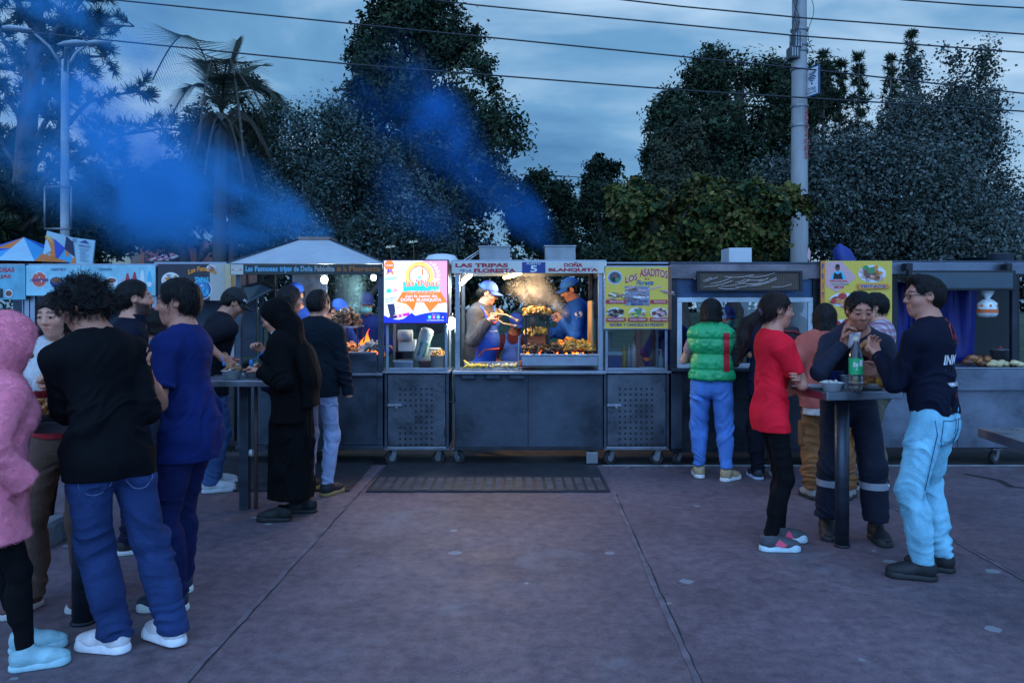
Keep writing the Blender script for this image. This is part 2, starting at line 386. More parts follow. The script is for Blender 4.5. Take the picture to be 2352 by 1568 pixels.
def tree(label, D, base_u, px, n, size, cols, seed, r=.16, group=None, bark=BARK, name='tree', dscale=.8, ztop=None, bough=8, core=.78, **kw):
    rng = np.random.default_rng(seed); ells = []
    for e in px:
        u, v, ru, rv = e[:4]; w = e[4] if len(e) > 4 else 1.
        c = P(u, v, D + rng.uniform(-.4, .4)); ells.append((np.array(c), np.array((ru*D/F0, ru*D/F0*dscale, rv*D/F0)), w))
    bx = PX(base_u, D); gz = .0 if D < 12.5 else .02 + 1.15*min(1, max(0, (D-13)/9))**1.4 - .08
    big = list(ells); ells = []
    for c, r_, w in big:                      # each mass breaks into boughs, so that the outline is uneven
        ells.append((c, r_*core, w*.8))
        for k in range(bough):
            d = rng.normal(size=3); d[1] *= .7; d /= np.linalg.norm(d); q = rng.uniform(.26, .5); ells.append((c + d*r_*rng.uniform(.62, .98), r_*np.array((q, q, q*rng.uniform(.7, 1.5))), w*rng.uniform(.8, 1.6)))
    n = int(n*1.9); size *= .74
    root = empty(name, (bx, D, gz), 0, label, 'tree' if name != 'shrub' else 'shrub', group); off = Vector((bx, D, gz))
    el2 = [(e[0] - np.array(off), e[1], e[2]) for e in ells]
    crown(name, root, el2, n, size, cols, rng, **kw)
    hi = max(e[0][2] for e in el2) if ztop is None else ztop
    limbs(root, (0,0,-.1), (el2[0][0][0]*.7, 0, hi*.85), r, [tuple(e[0]) for e in el2[::bough+1] if e[2] > .45], bark, seed)
    return root
TG = 'trees of the park behind the carts'
DK = [(.022,.038,.023), (.029,.046,.025), (.016,.028,.018), (.038,.051,.026)]
tree('tall dark evergreen towering behind the lit signboard, its top out of frame', 20, 985,
     [(950,-60,120,90), (960,70,140,105), (895,185,95,110), (1010,200,140,130), (1095,120,52,52,.35), (1060,330,110,110), (880,300,85,110), (1105,430,80,95), (950,420,150,110), (1150,390,34,60,.5), (985,525,170,80), (830,120,35,80,.4), (1120,250,30,60,.4)],
     52000, .17, DK, 1, .34, TG, aspect=.45, spread=.2)
SV = [(.066,.096,.088), (.05,.076,.066), (.115,.145,.138), (.034,.055,.045), (.02,.032,.025)]
tree('silver-leaved weeping tree rising just behind the hipped stall roof', 15.2, 800,
     [(740,300,88,66), (780,380,120,90), (885,440,105,85), (955,510,85,75), (820,530,150,70), (690,430,70,100), (1000,560,52,46)],
     36000, .085, SV, 2, .2, TG, aspect=.6, droop=.55, spread=.22, shell=.25)
tree('small dark tree at the left edge of the open sky gap', 22, 1250, [(1250,440,50,58), (1208,490,44,70), (1290,495,42,60), (1250,560,85,45)], 11000, .15, DK[:3], 3, .14, TG, spread=.2)
tree('narrow dark tree at the right edge of the open sky gap', 23, 1375, [(1378,420,36,52), (1368,490,44,60), (1405,530,44,60), (1380,575,70,35)], 10000, .15, DK[:3], 4, .14, TG, spread=.2)
tree('broad dark evergreen left of the concrete pole', 22, 1690,
     [(1705,165,105,55), (1600,260,95,85), (1725,300,160,110), (1850,220,80,80), (1535,360,52,90), (1660,420,140,95), (1800,400,120,110), (1545,470,60,50), (1640,160,50,45,.6)],
     46000, .17, DK, 5, .32, TG, aspect=.45, spread=.2)
tree('dull olive conical tree nestled before the broad dark evergreen', 19, 1575, [(1575,310,34,45), (1572,370,58,55), (1575,440,80,60)], 14000, .13, [(.055,.06,.035), (.045,.052,.032), (.035,.044,.03)], 6, .14, TG, spread=.15)
SL = [(.09,.112,.10), (.072,.092,.078), (.125,.142,.135), (.05,.066,.055), (.038,.052,.042), (.062,.078,.062)]
tree('large silver-leaved poplar right of the concrete pole', 14.2, 2080,
     [(2050,420,190,140), (2150,290,140,90), (2232,420,78,140), (1900,390,120,90), (1790,430,70,60), (1950,520,170,80), (2150,530,190,80), (2235,235,60,70,.5), (2290,330,26,60,.3), (2185,110,24,60,.25), (2262,150,26,50,.25), (2100,190,40,50,.3)],
     64000, .075, SL, 7, .24, TG, PALEBARK, ztop=3.6, aspect=.75, spread=.26, droop=.25, shell=.3)
YG = [(.065,.078,.018), (.095,.088,.024), (.03,.056,.02), (.014,.03,.016), (.105,.088,.028)]
tree('yellow-green broad-leaved bush over the cart with the mesh screen', 11.2, 1620,
     [(1460,450,62,42), (1560,485,90,42), (1700,462,95,44), (1790,458,44,30), (1500,540,105,50), (1640,545,150,50), (1760,545,50,40), (1858,468,28,16,.4), (1610,430,40,26,.6)],
     22000, .115, YG, 8, .09, TG, name='shrub', core=.6, bough=11, aspect=.7, spread=.17, clus=24, droop=.1)
tree('dark leafy tree crowding behind the grey palm', 20, 540, [(545,335,105,95), (605,300,60,75), (470,390,95,80), (565,205,30,40,.5), (520,430,140,80)], 20000, .14, DK[:3]+[(.05,.055,.04)], 31, .15, TG, spread=.2)
tree('blue-dark bush mass behind the far-left drink banners', 21, 430, [(420,500,130,80), (580,520,120,80), (300,480,100,90), (200,500,110,90), (80,500,120,90), (640,420,60,90), (440,400,60,60), (30,420,80,90)], 30000, .16, DK[:3], 9, .2, TG, name='shrub', spread=.22)
tree('grey-green bush at the far right edge behind the pots', 17, 2320, [(2300,540,80,60), (2345,575,50,40), (2230,570,80,40)], 8000, .1, [(.06,.075,.06), (.04,.05,.042), (.09,.1,.085)], 10, .1, TG, name='shrub', spread=.2)
tree('low shadowy bush seen beneath the yellow-green foliage', 14, 1480, [(1440,585,90,35), (1600,590,120,35), (1760,590,90,30)], 9000, .12, DK[:3], 12, .1, TG, name='shrub', spread=.2)
# the far wood beyond the lawn, one dark mass
rng = np.random.default_rng(77); ells = []
for k in range(44): u = -700+86*k; ells.append((np.array(P(u, 650+rng.uniform(-25,10), 36+rng.uniform(-2,2))), np.array((1.5,1.2,1.7+rng.uniform(0,.5))), 1.))
o = crown('far_wood', None, ells, 42000, .3, [(.016,.024,.018), (.022,.03,.02), (.012,.018,.015)], rng, spread=.35, shell=0.); o.name = 'treeline'; o['kind'] = 'stuff'; o['label'] = 'dark far wood closing the view beyond the lawn'
# pines
def tufts(pts, dirs, rng, n=26, L=.3, w=.018, cols=DK):
    m = len(pts)*n; p = np.repeat(np.array(pts), n, 0); d = np.repeat(np.array(dirs), n, 0) + rng.normal(size=(m, 3))*.75
    d /= np.linalg.norm(d, axis=1)[:, None]; s = L*rng.uniform(.6, 1.2, m)[:, None]
    b = np.cross(d, rng.normal(size=(m, 3))); b /= np.linalg.norm(b, axis=1)[:, None]
    v = np.stack([p - b*w, p + b*w, p + d*s + b*w*.4, p + d*s - b*w*.4], 1).reshape(-1, 3)
    c = np.array(cols)[rng.integers(len(cols), size=m)]*rng.uniform(.7, 1.3, m)[:, None]
    return v, np.arange(4*m).reshape(-1, 4), np.concatenate([np.repeat(c, 4, 0), np.ones((4*m, 1))], 1)
def pine(label, D, trunk_px, branches, seed, r=.2, sub=9, L=.3, w=.02, nt=26, gap=.22):
    rng = np.random.default_rng(seed); rnd = random.Random(seed)
    pts = [P(u, v, D) for u, v in trunk_px]; o = Vector((pts[0].x, D, 0)); root = empty('pine_tree', o, 0, label, 'tree', TG)
    mb = MB(); mb.tube([p - o for p in pts], r, BARK, 9, r*.3); tp = []; td = []
    for (q, u, v, dd, sag) in branches:
        i = q*(len(pts)-1); k = min(int(i), len(pts)-2); a = pts[k].lerp(pts[k+1], i-k) - o; e = P(u, v, D+dd) - o
        ln = (e-a).length; path = [a.lerp(e, s/8) + Vector((rnd.uniform(-.03,.03)*ln, rnd.uniform(-.03,.03)*ln, sag*ln*math.sin(math.pi*s/8))) for s in range(9)]
        mb.tube(path, r*.24, BARK, 6, r*.05)
        for s in range(sub):
            t = .25 + .75*s/(sub-1); j = min(7, int(t*8)); b = path[j].lerp(path[j+1], t*8-j if t < 1 else 1)
            for sd in (-1, 1):
                if rnd.random() < gap: continue
                dv = Vector((rnd.uniform(-.8,.8), sd*rnd.uniform(.2,1), rnd.uniform(-.55,.45))).normalized()*ln*.22*rnd.uniform(.5,1.2)*(1.15-t*.5)
                c = b + dv; mb.tube([b, b+dv*.5+Vector((0,0,.04)), c], r*.06, BARK, 4, r*.02)
                for z in (.45, .75, 1.):
                    tp.append(tuple(b + dv*z)); td.append(tuple((dv.normalized() + Vector((0,0,.35)))))
    mb.build('trunk', root)
    v, f, c = tufts(tp, td, rng, nt, L, w); link('crown', np_mesh('pine_crown', v, f, LEAF, smooth=False, col=c), root)
br = []
rr_ = random.Random(11)
for q, u, v, sag in ((.35,320,215,.18), (.5,250,125,.2), (.55,300,60,.22), (.28,425,300,.14), (.4,180,190,.1), (.62,215,35,.15), (.72,240,-40,.1), (.3,-60,260,.15), (.45,-40,130,.12), (.6,-50,40,.15), (.8,-20,-60,.1), (.85,160,-70,.1), (.25,270,330,.12), (.2,230,400,.1), (.33,10,330,.1), (.18,20,430,.1), (.5,120,110,.1), (.68,150,60,.1), (.22,150,330,.05), (.12,280,470,.08), (.1,0,520,.06), (.15,160,450,.05)):
    br.append((q, u, v, rr_.uniform(-1.5, 1.5), sag))
pine('tall ragged pine on the far left, seen through blue smoke', 16.5, [(48,640), (55,480), (62,300), (80,120), (92,-80)], br, 21, .3, 11, .21, .012, 34, .25)
def candle(u, v0, v1, wd, k=9):
    b = []
    for i in range(k):
        t = i/(k-1)
        for s in (-1, 1): b.append((.18+.78*t, u + s*wd*(1-t*.75)*rr_.uniform(.5, 1), v0 + (v1-v0)*(.1+.86*t) - 18*(1-t), rr_.uniform(-.4,.4), -.12))
    return b
for (u, v0, v1, wd), lab in (((1893,330,115,26), 'dark pine spire closest to the concrete pole'), ((1930,370,135,26), 'shorter dark pine spire second right of the concrete pole'), ((1972,350,120,30), 'leaning dark pine spire third right of the concrete pole'),
                            ((2045,350,125,30), 'dark pine spire in front of the silver poplar left side'), ((2092,320,65,26), 'tallest slim pine spire above the silver poplar')):
    pine(lab, 20, [(u-6,640), (u-4,v0), (u,(v0+v1)/2), (u+2,v1)], candle(u, v0, v1, wd), int(u), .05, 4, .15, .014, 7, .15)
# palm
def palm():
    D = 17.; c = P(508, 262, D); o = Vector((c.x, D, .3)); root = empty('palm_tree', o, 0, 'grey feather palm rising out of the smoke left of the hipped stall', 'tree', TG); rng = np.random.default_rng(5); rnd = random.Random(4)
    mb = MB(); b = P(503, 700, D) - o; t = c - o; n = 16
    mb.tube([b.lerp(t, i/n) for i in range(n+1)], .15, M('palm_trunk', (.075,.07,.062), .9, var=.35, vs=16, bump=.8, bs=14, stretch=(1,1,4)), 10, .12); mb.build('trunk', root)
    V = []; Fc = []; Cc = []; kb = 0
    G = [(.05,.062,.045), (.036,.046,.032), (.07,.08,.062), (.028,.038,.026)]; DRY = [(.06,.05,.04), (.045,.038,.03)]
    fr = [(350,185,.34,1.2,0), (545,92,.1,.2,0), (598,150,.16,.7,0), (470,140,.1,.3,0), (640,230,.28,.4,0), (690,300,.34,-.3,0), (365,330,.4,-.8,0), (430,360,.4,.4,0), (620,330,.36,.9,0), (570,200,.2,-1.2,0), (520,170,.12,-1.,0), (455,330,.42,-1.4,0), (560,360,.4,-1.4,0), (610,270,.3,-1,0),
          (430,420,.3,.3,1), (480,440,.2,.6,1), (540,440,.2,.5,1), (590,430,.3,.2,1), (640,400,.36,.6,1), (500,420,.2,-.6,1), (560,420,.25,-.5,1), (420,400,.34,-.5,1), (470,400,.2,-.9,1), (520,450,.1,.9,1)]
    for (u, v, arch, dd, dry) in fr:
        e = P(u, v, D + dd*1.6) - o; a = t + Vector((0, 0, -.25*dry)); ln = (e-a).length; K = 42; path = []
        for s in range(K+1):
            q = s/K; path.append(a.lerp(e, q) + Vector((0, 0, arch*ln*1.25*math.sin(math.pi*q**.85))))
        for s in range(2, K):
            p = path[s]; d = (path[s+1]-path[s-1]).normalized(); side = d.cross(Vector((0,0,1))); side = side.normalized() if side.length > .05 else Vector((1,0,0))
            upv = side.cross(d)
            for sd in (-1, 1):
                q = s/K; L_ = ln*.33*math.sin(math.pi*min(1, q*.85+.12))**.6*rnd.uniform(.85, 1.1)
                w_ = side*sd*.8 + d*.75 + upv*(.25 if not dry else -.5) + Vector((0,0,-.55*(1-abs(d.z)*.5)))*(.8+.6*dry)
                w_ = w_.normalized(); tip = p + w_*L_ + Vector((0,0,-.1*L_)); bw = (d*.7+upv*.7)*.011
                V += [p-bw, p+bw, tip+bw*.2, tip-bw*.2]; Fc.append((kb, kb+1, kb+2, kb+3)); kb += 4
                cl = np.array((DRY if dry else G)[rnd.randrange(2 if dry else 4)])*rnd.uniform(.7, 1.3); Cc += [tuple(cl)+(1,)]*4
        for s in range(K):   # rachis
            p, q = path[s], path[s+1]; w_ = Vector((0,0,1))*.022*(1-s/K*.8); V += [p-w_, p+w_, q+w_, q-w_]; Fc.append((kb,kb+1,kb+2,kb+3)); kb += 4; Cc += [(.07,.065,.055,1)]*4
            w_ = Vector((.02,0,0)); V += [p-w_, p+w_, q+w_, q-w_]; Fc.append((kb,kb+1,kb+2,kb+3)); kb += 4; Cc += [(.07,.065,.055,1)]*4
    link('crown', np_mesh('palm_crown', [tuple(x) for x in V], Fc, LEAF, smooth=False, col=Cc), root)
palm()
# tree trunks of the park, seen under the canopy through the serving hatch
for u, D_, r_ in ((1106, 17, .11), (1187, 15, .12), (1240, 18, .08)):
    pass
# ================================================================ POLES AND WIRES
conc = M('pole_concrete', (.27,.265,.26), .8, var=.25, vs=3, bump=.25, bs=30, stretch=(1,1,.3))
steel = M('dull_steel', (.22,.22,.23), .45, .7, var=.25, vs=6); dkm = M('dark_box', (.05,.055,.065), .5, var=.25)
def concrete_pole():
    D = 13.; x = PX(1836, D); root = empty('utility_pole', (x, D, 0), 0, 'tall grey concrete pole with boxes, bands and a wifi sign', 'utility pole')
    h = 7.2; mb = MB(); mb.lathe((0,0,-.1), [(.155,0), (.11,h)], conc, 20); mb.build('shaft', root)
    for z in (PZ(70,D), PZ(105,D), PZ(118,D), PZ(160,D), PZ(245,D), PZ(290,D)): mb = MB(); mb.lathe((0,0,z), [(.14,-.02), (.145,0), (.14,.02)], steel, 20); mb.build('band', root)
    for (u0,u1,v0,v1) in ((1816,1834,80,118), (1808,1830,112,140)):
        m2 = MB(); m2.box((PX(u0,D)-x, -.16, PZ(v1,D)), (PX(u1,D)-x, .06, PZ(v0,D)), dkm, .015)
        for k in range(3): m2.box((PX(u0,D)-x+.02+.04*k, -.175, PZ(v1,D)+.03), (PX(u0,D)-x+.04+.04*k, -.16, PZ(v0,D)-.03), steel)
        m2.build('equipment_box', root)
    m2 = MB(); m2.tube([(PX(1810,D)-x,-.1,PZ(112,D)), (PX(1810,D)-x,-.1,PZ(85,D))], .012, steel, 6); m2.build('antenna', root)
    m2 = MB(); rnd = random.Random(2)
    for k in range(5):
        xx = -.13 + .012*k; m2.tube([(xx - .03*math.sin(j*1.1+k), -.12 - .01*k, PZ(-20,D) + (PZ(95,D)-PZ(-20,D))*j/10) for j in range(11)], .008, dkm, 5)
    m2.tube([(.15+.05*math.sin(j*.7), -.1, PZ(0,D) + (PZ(125,D)-PZ(0,D))*j/10) for j in range(11)], .006, dkm, 5); m2.build('cable', root)
    # wifi sign: facing half sideways
    s = empty('sign', (0,0,0)); s.parent = root; sx = PX(1857,D)-x; a = R(-70); ca, sa = math.cos(a), math.sin(a); zc = PZ(194,D); w, hh = .16, .235
    pl = lambda px_, py_, d: Vector((sx + px_*ca + d*sa*-1*-1, -.16 + px_*sa - d*ca, zc + py_))
    m2 = MB(); fr = M('sign_blue', (.02,.06,.16), .5, var=.1); wh = M('sign_white', (.6,.62,.63), .5, var=.1)
    m2.slab([pl(-w,-hh,0), pl(w,-hh,0), pl(w,hh,0), pl(-w,hh,0)], pl(0,0,-.02)-pl(0,0,0), fr); m2.poly([pl(-w+.02,-hh+.02,.004), pl(w-.02,-hh+.02,.004), pl(w-.02,hh-.02,.004), pl(-w+.02,hh-.02,.004)], wh)
    for rad in (.04,.075,.11):
        k = 10
        for i in range(k):
            t0, t1 = R(45+90*i/k), R(45+90*(i+1)/k); q = []
            for rr2, t in ((rad,t0),(rad,t1),(rad+.02,t1),(rad+.02,t0)): q.append(pl(rr2*math.cos(t), -.03+rr2*math.sin(t), .008))
            m2.poly(q, fr)
    m2.poly([pl(.02*math.cos(R(k*30)), -.03+.02*math.sin(R(k*30)), .008) for k in range(12)], fr)
    letters(m2, 'WIFI', (-.07,.1,.07,.15), fr, pl, depth=.008); letters(m2, 'ZONA', (-.09,-.14,.09,-.09), fr, pl, depth=.008); letters(m2, 'GRATIS', (-.1,-.19,.1,-.155), fr, pl, depth=.008)
    sg = m2.build('sign_panel', s)
    # painted red number running down the shaft
    m2 = MB(); rp = M('red_paint', (.35,.03,.04), .6, var=.3)
    for k, ch in enumerate('2022685'):
        z = PZ(258 + 17*k, D); letters(m2, ch, (.02,-.05,.095,.05), rp, lambda a_, b_, d, z=z: Vector((a_+.01, -math.sqrt(max(.0001,.155**2-(a_+.01)**2))-.004, z+b_)))
    m2.build('painted_number', root)
concrete_pole()
def lamp_post():
    D = 14.; x = PX(149, D); root = empty('street_lamp', (x, D, 0), 0, 'pale street lamp post with drooping twin heads behind the drink stalls', 'street lamp')
    mb = MB(); mb.lathe((0,0,-.1), [(.085,0), (.06,PZ(138,D)+.1)], M('lamp_post_paint', (.34,.38,.40), .6, var=.2, vs=4), 16); mb.build('post', root)
    mb = MB(); zt = PZ(140,D)
    ends = [(72,86,-.3), (195,92,.3), (195,128,-.5)]
    for u, v, dy in ends: e = P(u, v, D); mb.tube([(0,0,zt-.2), ((e.x-x)*.35, dy*.4, e.z+.05-.25), ((e.x-x)*.7, dy*.8, e.z), (e.x-x, dy, e.z)], .03, steel, 7)
    mb.build('bracket', root)
    for u, v, dy in ends:
        e = P(u, v, D); sgn = 1 if e.x > x else -1; m2 = MB()
        pr = [(.0,.015), (.15,.08), (.35,.10), (.48,.06), (.53,.0)]
        vs = []; 
        for (l, r_) in pr:
            for k in range(10): t = 2*math.pi*k/10; vs.append((e.x-x+sgn*(l-.2), dy+r_*1.2*math.cos(t), e.z + .06*l + r_*.55*math.sin(t) + .03))
        m2.add(vs, [(i*10+j, i*10+(j+1)%10, (i+1)*10+(j+1)%10, (i+1)*10+j) for i in range(4) for j in range(10)], M('lamp_head_grey', (.30,.34,.36), .5, var=.1), True); m2.build('lamp_head', root)
    mb = MB()   # bare banner frame round the post
    u0, u1, v0, v1 = 118, 178, 433, 528
    for a, b_ in (((u0,v0),(u1,v0)), ((u0,v1),(u1,v1)), ((u0,v0),(u0,v1)), ((u1,v0),(u1,v1))): p, q = P(*a, D), P(*b_, D); mb.tube([(p.x-x,-.2,p.z), (q.x-x,-.2,q.z)], .018, steel, 6)
    mb.build('banner_frame', root)
lamp_post()
wm = M('wire_black', (.02,.02,.025), .6, var=0)
WL = [((240,-2),(1060,80),(1845,158),(2352,215)), ((-60,62),(796,147),(1562,207),(2352,256)),
      ((700,-35),(1093,12),(1825,82),(2352,121)), ((1300,-15),(1562,15),(1850,42),(2352,79)), ((1900,-22),(2074,0),(2235,12),(2360,19))]
WLAB = ['black overhead wire crossing the picture below the uppermost pair', 'lowest of the long black overhead wires, level with the palm top', 'black overhead wire reaching the pole just above its grey boxes', 'black overhead wire reaching the pole near its upper bands', 'short black wire crossing the top right corner of the sky']
for wv, lab in zip(WL, WLAB):
    D = 12.75; p = [P(u, v, D) for u, v in wv]; a = p[0] + (p[0]-p[1])*.15; b_ = p[-1] + (p[-1]-p[-2])*.5
    q = [a] + p + [b_]; pts = []
    for i in range(len(q)-1):
        for s in range(6): pts.append(q[i].lerp(q[i+1], s/6))
    mb = MB(); mb.tube(pts + [b_], .012, wm, 6); tag(mb.build('overhead_wire'), lab, 'wire', 'overhead wires')
for k, (a, b_, lab) in enumerate((((1230,400),(1480,418),'upper thin far wire in the sky gap behind the small trees'), ((1230,425),(1480,440),'lower thin far wire in the sky gap behind the small trees'), ((2200,405),(2420,390),'upper thin far wire at the right edge over the rooftops'), ((2200,420),(2420,402),'lower thin far wire at the right edge over the rooftops'))):
    mb = MB(); mb.tube([P(*a,26), P(*b_,26)], .014, wm, 5); tag(mb.build('overhead_wire'), lab, 'wire', 'far wires')
# ================================================================ FAR BUILDINGS AND PARK FURNITURE
def building(label, D, u0, u1, vtop, wall, wins, roof=None, awn=None):
    x0, x1, zt = PX(u0,D), PX(u1,D), PZ(vtop,D); root = empty('building', ((x0+x1)/2, D, 0), 0, label, 'building'); w = (x1-x0)/2
    mb = MB(); mb.box((-w,0,-.2), (w,5,zt), wall); mb.build('wall', root)
    if roof: mb = MB(); mb.box((-w-.2,-.25,zt+.003), (w+.2,5.2,zt+.22), roof); mb.build('roof', root)
    for (a, b_, c, d, mt) in wins:
        xa, xb = PX(a,D)-(x0+x1)/2, PX(b_,D)-(x0+x1)/2; m2 = MB(); m2.box((xa,-.06,PZ(d,D)), (xb,-.003,PZ(c,D)), M('window_frame_dark', (.05,.05,.05), .5)); 
        f_ = m2.build('window', root); m3 = MB(); m3.box((xa+.08,-.075,PZ(d,D)+.08), (xb-.08,-.062,PZ(c,D)-.08), mt); m3.build('pane', f_)
    if awn:
        a, b_, c, d = awn; xa, xb = PX(a,D)-(x0+x1)/2, PX(b_,D)-(x0+x1)/2; m2 = MB(); ms = [M('awning_red', (.35,.04,.05), .7), M('awning_white', (.5,.5,.48), .7)]; k = 6
        for i in range(k):
            s0, s1 = xa+(xb-xa)*i/k, xa+(xb-xa)*(i+1)/k; m2.slab([(s0,-1.,PZ(d,D)), (s1,-1.,PZ(d,D)), (s1,-.01,PZ(c,D)), (s0,-.01,PZ(c,D))], (0,0,-.04), ms[i%2])
        m2.build('awning', root)
    return root
glow = M('lit_window', (.9,.55,.22), .5, var=.3, vs=3, emit=.9); pane = M('dark_pane', (.03,.04,.05), .15, var=.1)
org = M('orange_render', (.42,.15,.08), .85, var=.2, vs=2); org2 = M('terracotta_render', (.38,.17,.12), .85, var=.2, vs=2)
building('orange rendered house with striped awning behind the drink stalls', 26, 322, 425, 560, org, [(332,352,590,625,pane), (375,400,600,625,pane)], M('dark_roof', (.05,.05,.05), .8), (366,420,583,600))
building('low orange and cream shop building left of the orange house', 28, 195, 300, 578, M('cream_render', (.5,.43,.3), .85, var=.15), [(215,250,592,612,pane)], None)
building('terracotta house with a lit yellow window beside the palm trunk', 27, 434, 482, 555, org2, [(440,458,562,592,glow)], None)
building('pale distant house beyond the right-hand trees', 45, 2290, 2420, 470, M('pale_render', (.4,.42,.45), .85, var=.1), [(2310,2330,500,530,pane), (2345,2365,500,530,pane)], M('grey_roof', (.25,.27,.3), .8))
mb = MB(); D = 27.5; mb.box((PX(215,D), D-1.1, PZ(604,D)), (PX(292,D), D-1., PZ(590,D)), M('cream_sign', (.5,.46,.34), .7)); tag(mb.build('shop_sign'), 'long cream shop sign on the low orange building', 'sign')
# ================================================================ PEOPLE: smooth-union distance fields turned into one continuous surface
class Field:
    def __init__(s, lo, hi, h):
        s.h = h; s.lo = np.array(lo, float); n = np.ceil((np.array(hi)-s.lo)/h).astype(int)+1; s.n = n
        s.ax = [s.lo[i] + h*np.arange(n[i]) for i in range(3)]; s.d = np.full(n, .12, np.float32)
    def _win(s, lo, hi, pad):
        w = []
        for i in range(3):
            a = max(0, int((lo[i]-pad-s.lo[i])/s.h)); b = min(s.n[i], int((hi[i]+pad-s.lo[i])/s.h)+2)
            if b <= a: return None
            w.append(slice(a, b))
        return tuple(w)
    def _grid(s, w): return np.meshgrid(s.ax[0][w[0]], s.ax[1][w[1]], s.ax[2][w[2]], indexing='ij', sparse=True)
    def _put(s, w, e, k, sub=False):
        a = s.d[w]
        if sub:
            e = -e; h = np.maximum(k-np.abs(a-e), 0)/k if k else 0; s.d[w] = np.maximum(a, e) + h*h*k*.25
        else:
            h = np.maximum(k-np.abs(a-e), 0)/k if k else 0; s.d[w] = np.minimum(a, e) - h*h*k*.25
        return s
    def cap(s, a, b, ra, rb=None, k=.02, fl=None, flf=1., flat=False, sub=False):
        """tapered capsule; fl = axis along which the section is scaled by flf; flat = cut square at the ends"""
        a = np.array(a, float); b = np.array(b, float); rb = ra if rb is None else rb; m = max(ra, rb)*max(1, flf)
        w = s._win(np.minimum(a, b)-m, np.maximum(a, b)+m, .05)
        if w is None: return s
        X, Y, Z = s._grid(w); u = b-a; L2 = max(1e-9, float(u@u)); px, py, pz = X-a[0], Y-a[1], Z-a[2]
        t0 = (px*u[0]+py*u[1]+pz*u[2])/L2; t = np.clip(t0, 0, 1); qx, qy, qz = px-t*u[0], py-t*u[1], pz-t*u[2]
        if flat: qx, qy, qz = px-t0*u[0], py-t0*u[1], pz-t0*u[2]
        if fl is not None:
            f = np.array(fl, float); f = f - u*(f@u)/L2; f /= max(1e-6, np.linalg.norm(f)); c = (qx*f[0]+qy*f[1]+qz*f[2])*(1/flf-1)
            qx, qy, qz = qx+c*f[0], qy+c*f[1], qz+c*f[2]
        e = np.sqrt(qx*qx+qy*qy+qz*qz) - (ra+(rb-ra)*t)
        if flat: e = np.maximum(e, (np.abs(t0-.5)-.5)*math.sqrt(L2))
        return s._put(w, e, k, sub)
    def ell(s, c, r, Rm=None, k=.02, sub=False):
        c = np.array(c, float); r = np.array(r, float); m = r.max(); w = s._win(c-m, c+m, .05)
        if w is None: return s
        X, Y, Z = s._grid(w); p = [X-c[0], Y-c[1], Z-c[2]]
        if Rm is not None: p = [Rm[0][i]*p[0]+Rm[1][i]*p[1]+Rm[2][i]*p[2] for i in range(3)]
        k0 = np.sqrt(sum((p[i]/r[i])**2 for i in range(3))); k1 = np.sqrt(sum((p[i]/r[i]**2)**2 for i in range(3)))+1e-9
        return s._put(w, k0*(k0-1)/k1, k, sub)
    def box(s, c, hs, Rm=None, rad=.01, k=.01, sub=False):
        c = np.array(c, float); hs = np.array(hs, float); m = np.linalg.norm(hs); w = s._win(c-m, c+m, .04)
        if w is None: return s
        X, Y, Z = s._grid(w); p = [X-c[0], Y-c[1], Z-c[2]]
        if Rm is not None: p = [Rm[0][i]*p[0]+Rm[1][i]*p[1]+Rm[2][i]*p[2] for i in range(3)]
        q = [np.abs(p[i])-hs[i]+rad for i in range(3)]
        e = np.sqrt(sum(np.maximum(x, 0)**2 for x in q)) + np.minimum(np.maximum(q[0], np.maximum(q[1], q[2])), 0) - rad
        return s._put(w, e, k, sub)
    def clip(s, p, n):
        p = np.array(p, float); n = np.array(n, float); n /= np.linalg.norm(n); X, Y, Z = np.meshgrid(*s.ax, indexing='ij', sparse=True)
        s.d = np.maximum(s.d, ((X-p[0])*n[0]+(Y-p[1])*n[1]+(Z-p[2])*n[2]).astype(np.float32)); return s
    def mesh(s):
        d = s.d; ins = d < 0; c = ins.astype(np.int8)
        tot = sum(c[i:c.shape[0]-1+i, j:c.shape[1]-1+j, k:c.shape[2]-1+k] for i in (0,1) for j in (0,1) for k in (0,1))
        act = (tot > 0) & (tot < 8); ijk = np.argwhere(act); idm = np.full(act.shape, -1, np.int32); idm[act] = np.arange(len(ijk))
        acc = np.zeros((len(ijk), 3)); cnt = np.zeros(len(ijk)); I, J, K = ijk.T
        cor = [(i, j, k) for i in (0,1) for j in (0,1) for k in (0,1)]
        for a in cor:
            for x in range(3):
                if a[x]: continue
                b = list(a); b[x] = 1; da = d[I+a[0], J+a[1], K+a[2]]; db = d[I+b[0], J+b[1], K+b[2]]; m = (da < 0) != (db < 0)
                t = np.where(m, da/np.where(m, da-db, 1), 0); p = np.array(a, float)[None].repeat(len(I), 0); p[:, x] = t
                acc += p*m[:, None]; cnt += m
        v = s.lo + s.h*(ijk + acc/np.maximum(cnt, 1)[:, None]); F = []
        for x in range(3):
            y, z = (x+1) % 3, (x+2) % 3; sl0 = [slice(None)]*3; sl1 = [slice(None)]*3; sl0[x] = slice(0, -1); sl1[x] = slice(1, None)
            A = ins[tuple(sl0)]; B = ins[tuple(sl1)]; e = np.argwhere(A != B); e = e[(e[:, y] > 0) & (e[:, z] > 0) & (e[:, y] < act.shape[y]) & (e[:, z] < act.shape[z])]
            if not len(e): continue
            q = []
            for (dy, dz) in ((1,1),(0,1),(0,0),(1,0)): g = e.copy(); g[:, y] -= dy; g[:, z] -= dz; q.append(idm[g[:,0], g[:,1], g[:,2]])
            q = np.stack(q, 1); fl = ~A[e[:,0], e[:,1], e[:,2]]; q[fl] = q[fl][:, ::-1]; F.append(q[(q >= 0).all(1)])
        return v, np.concatenate(F)
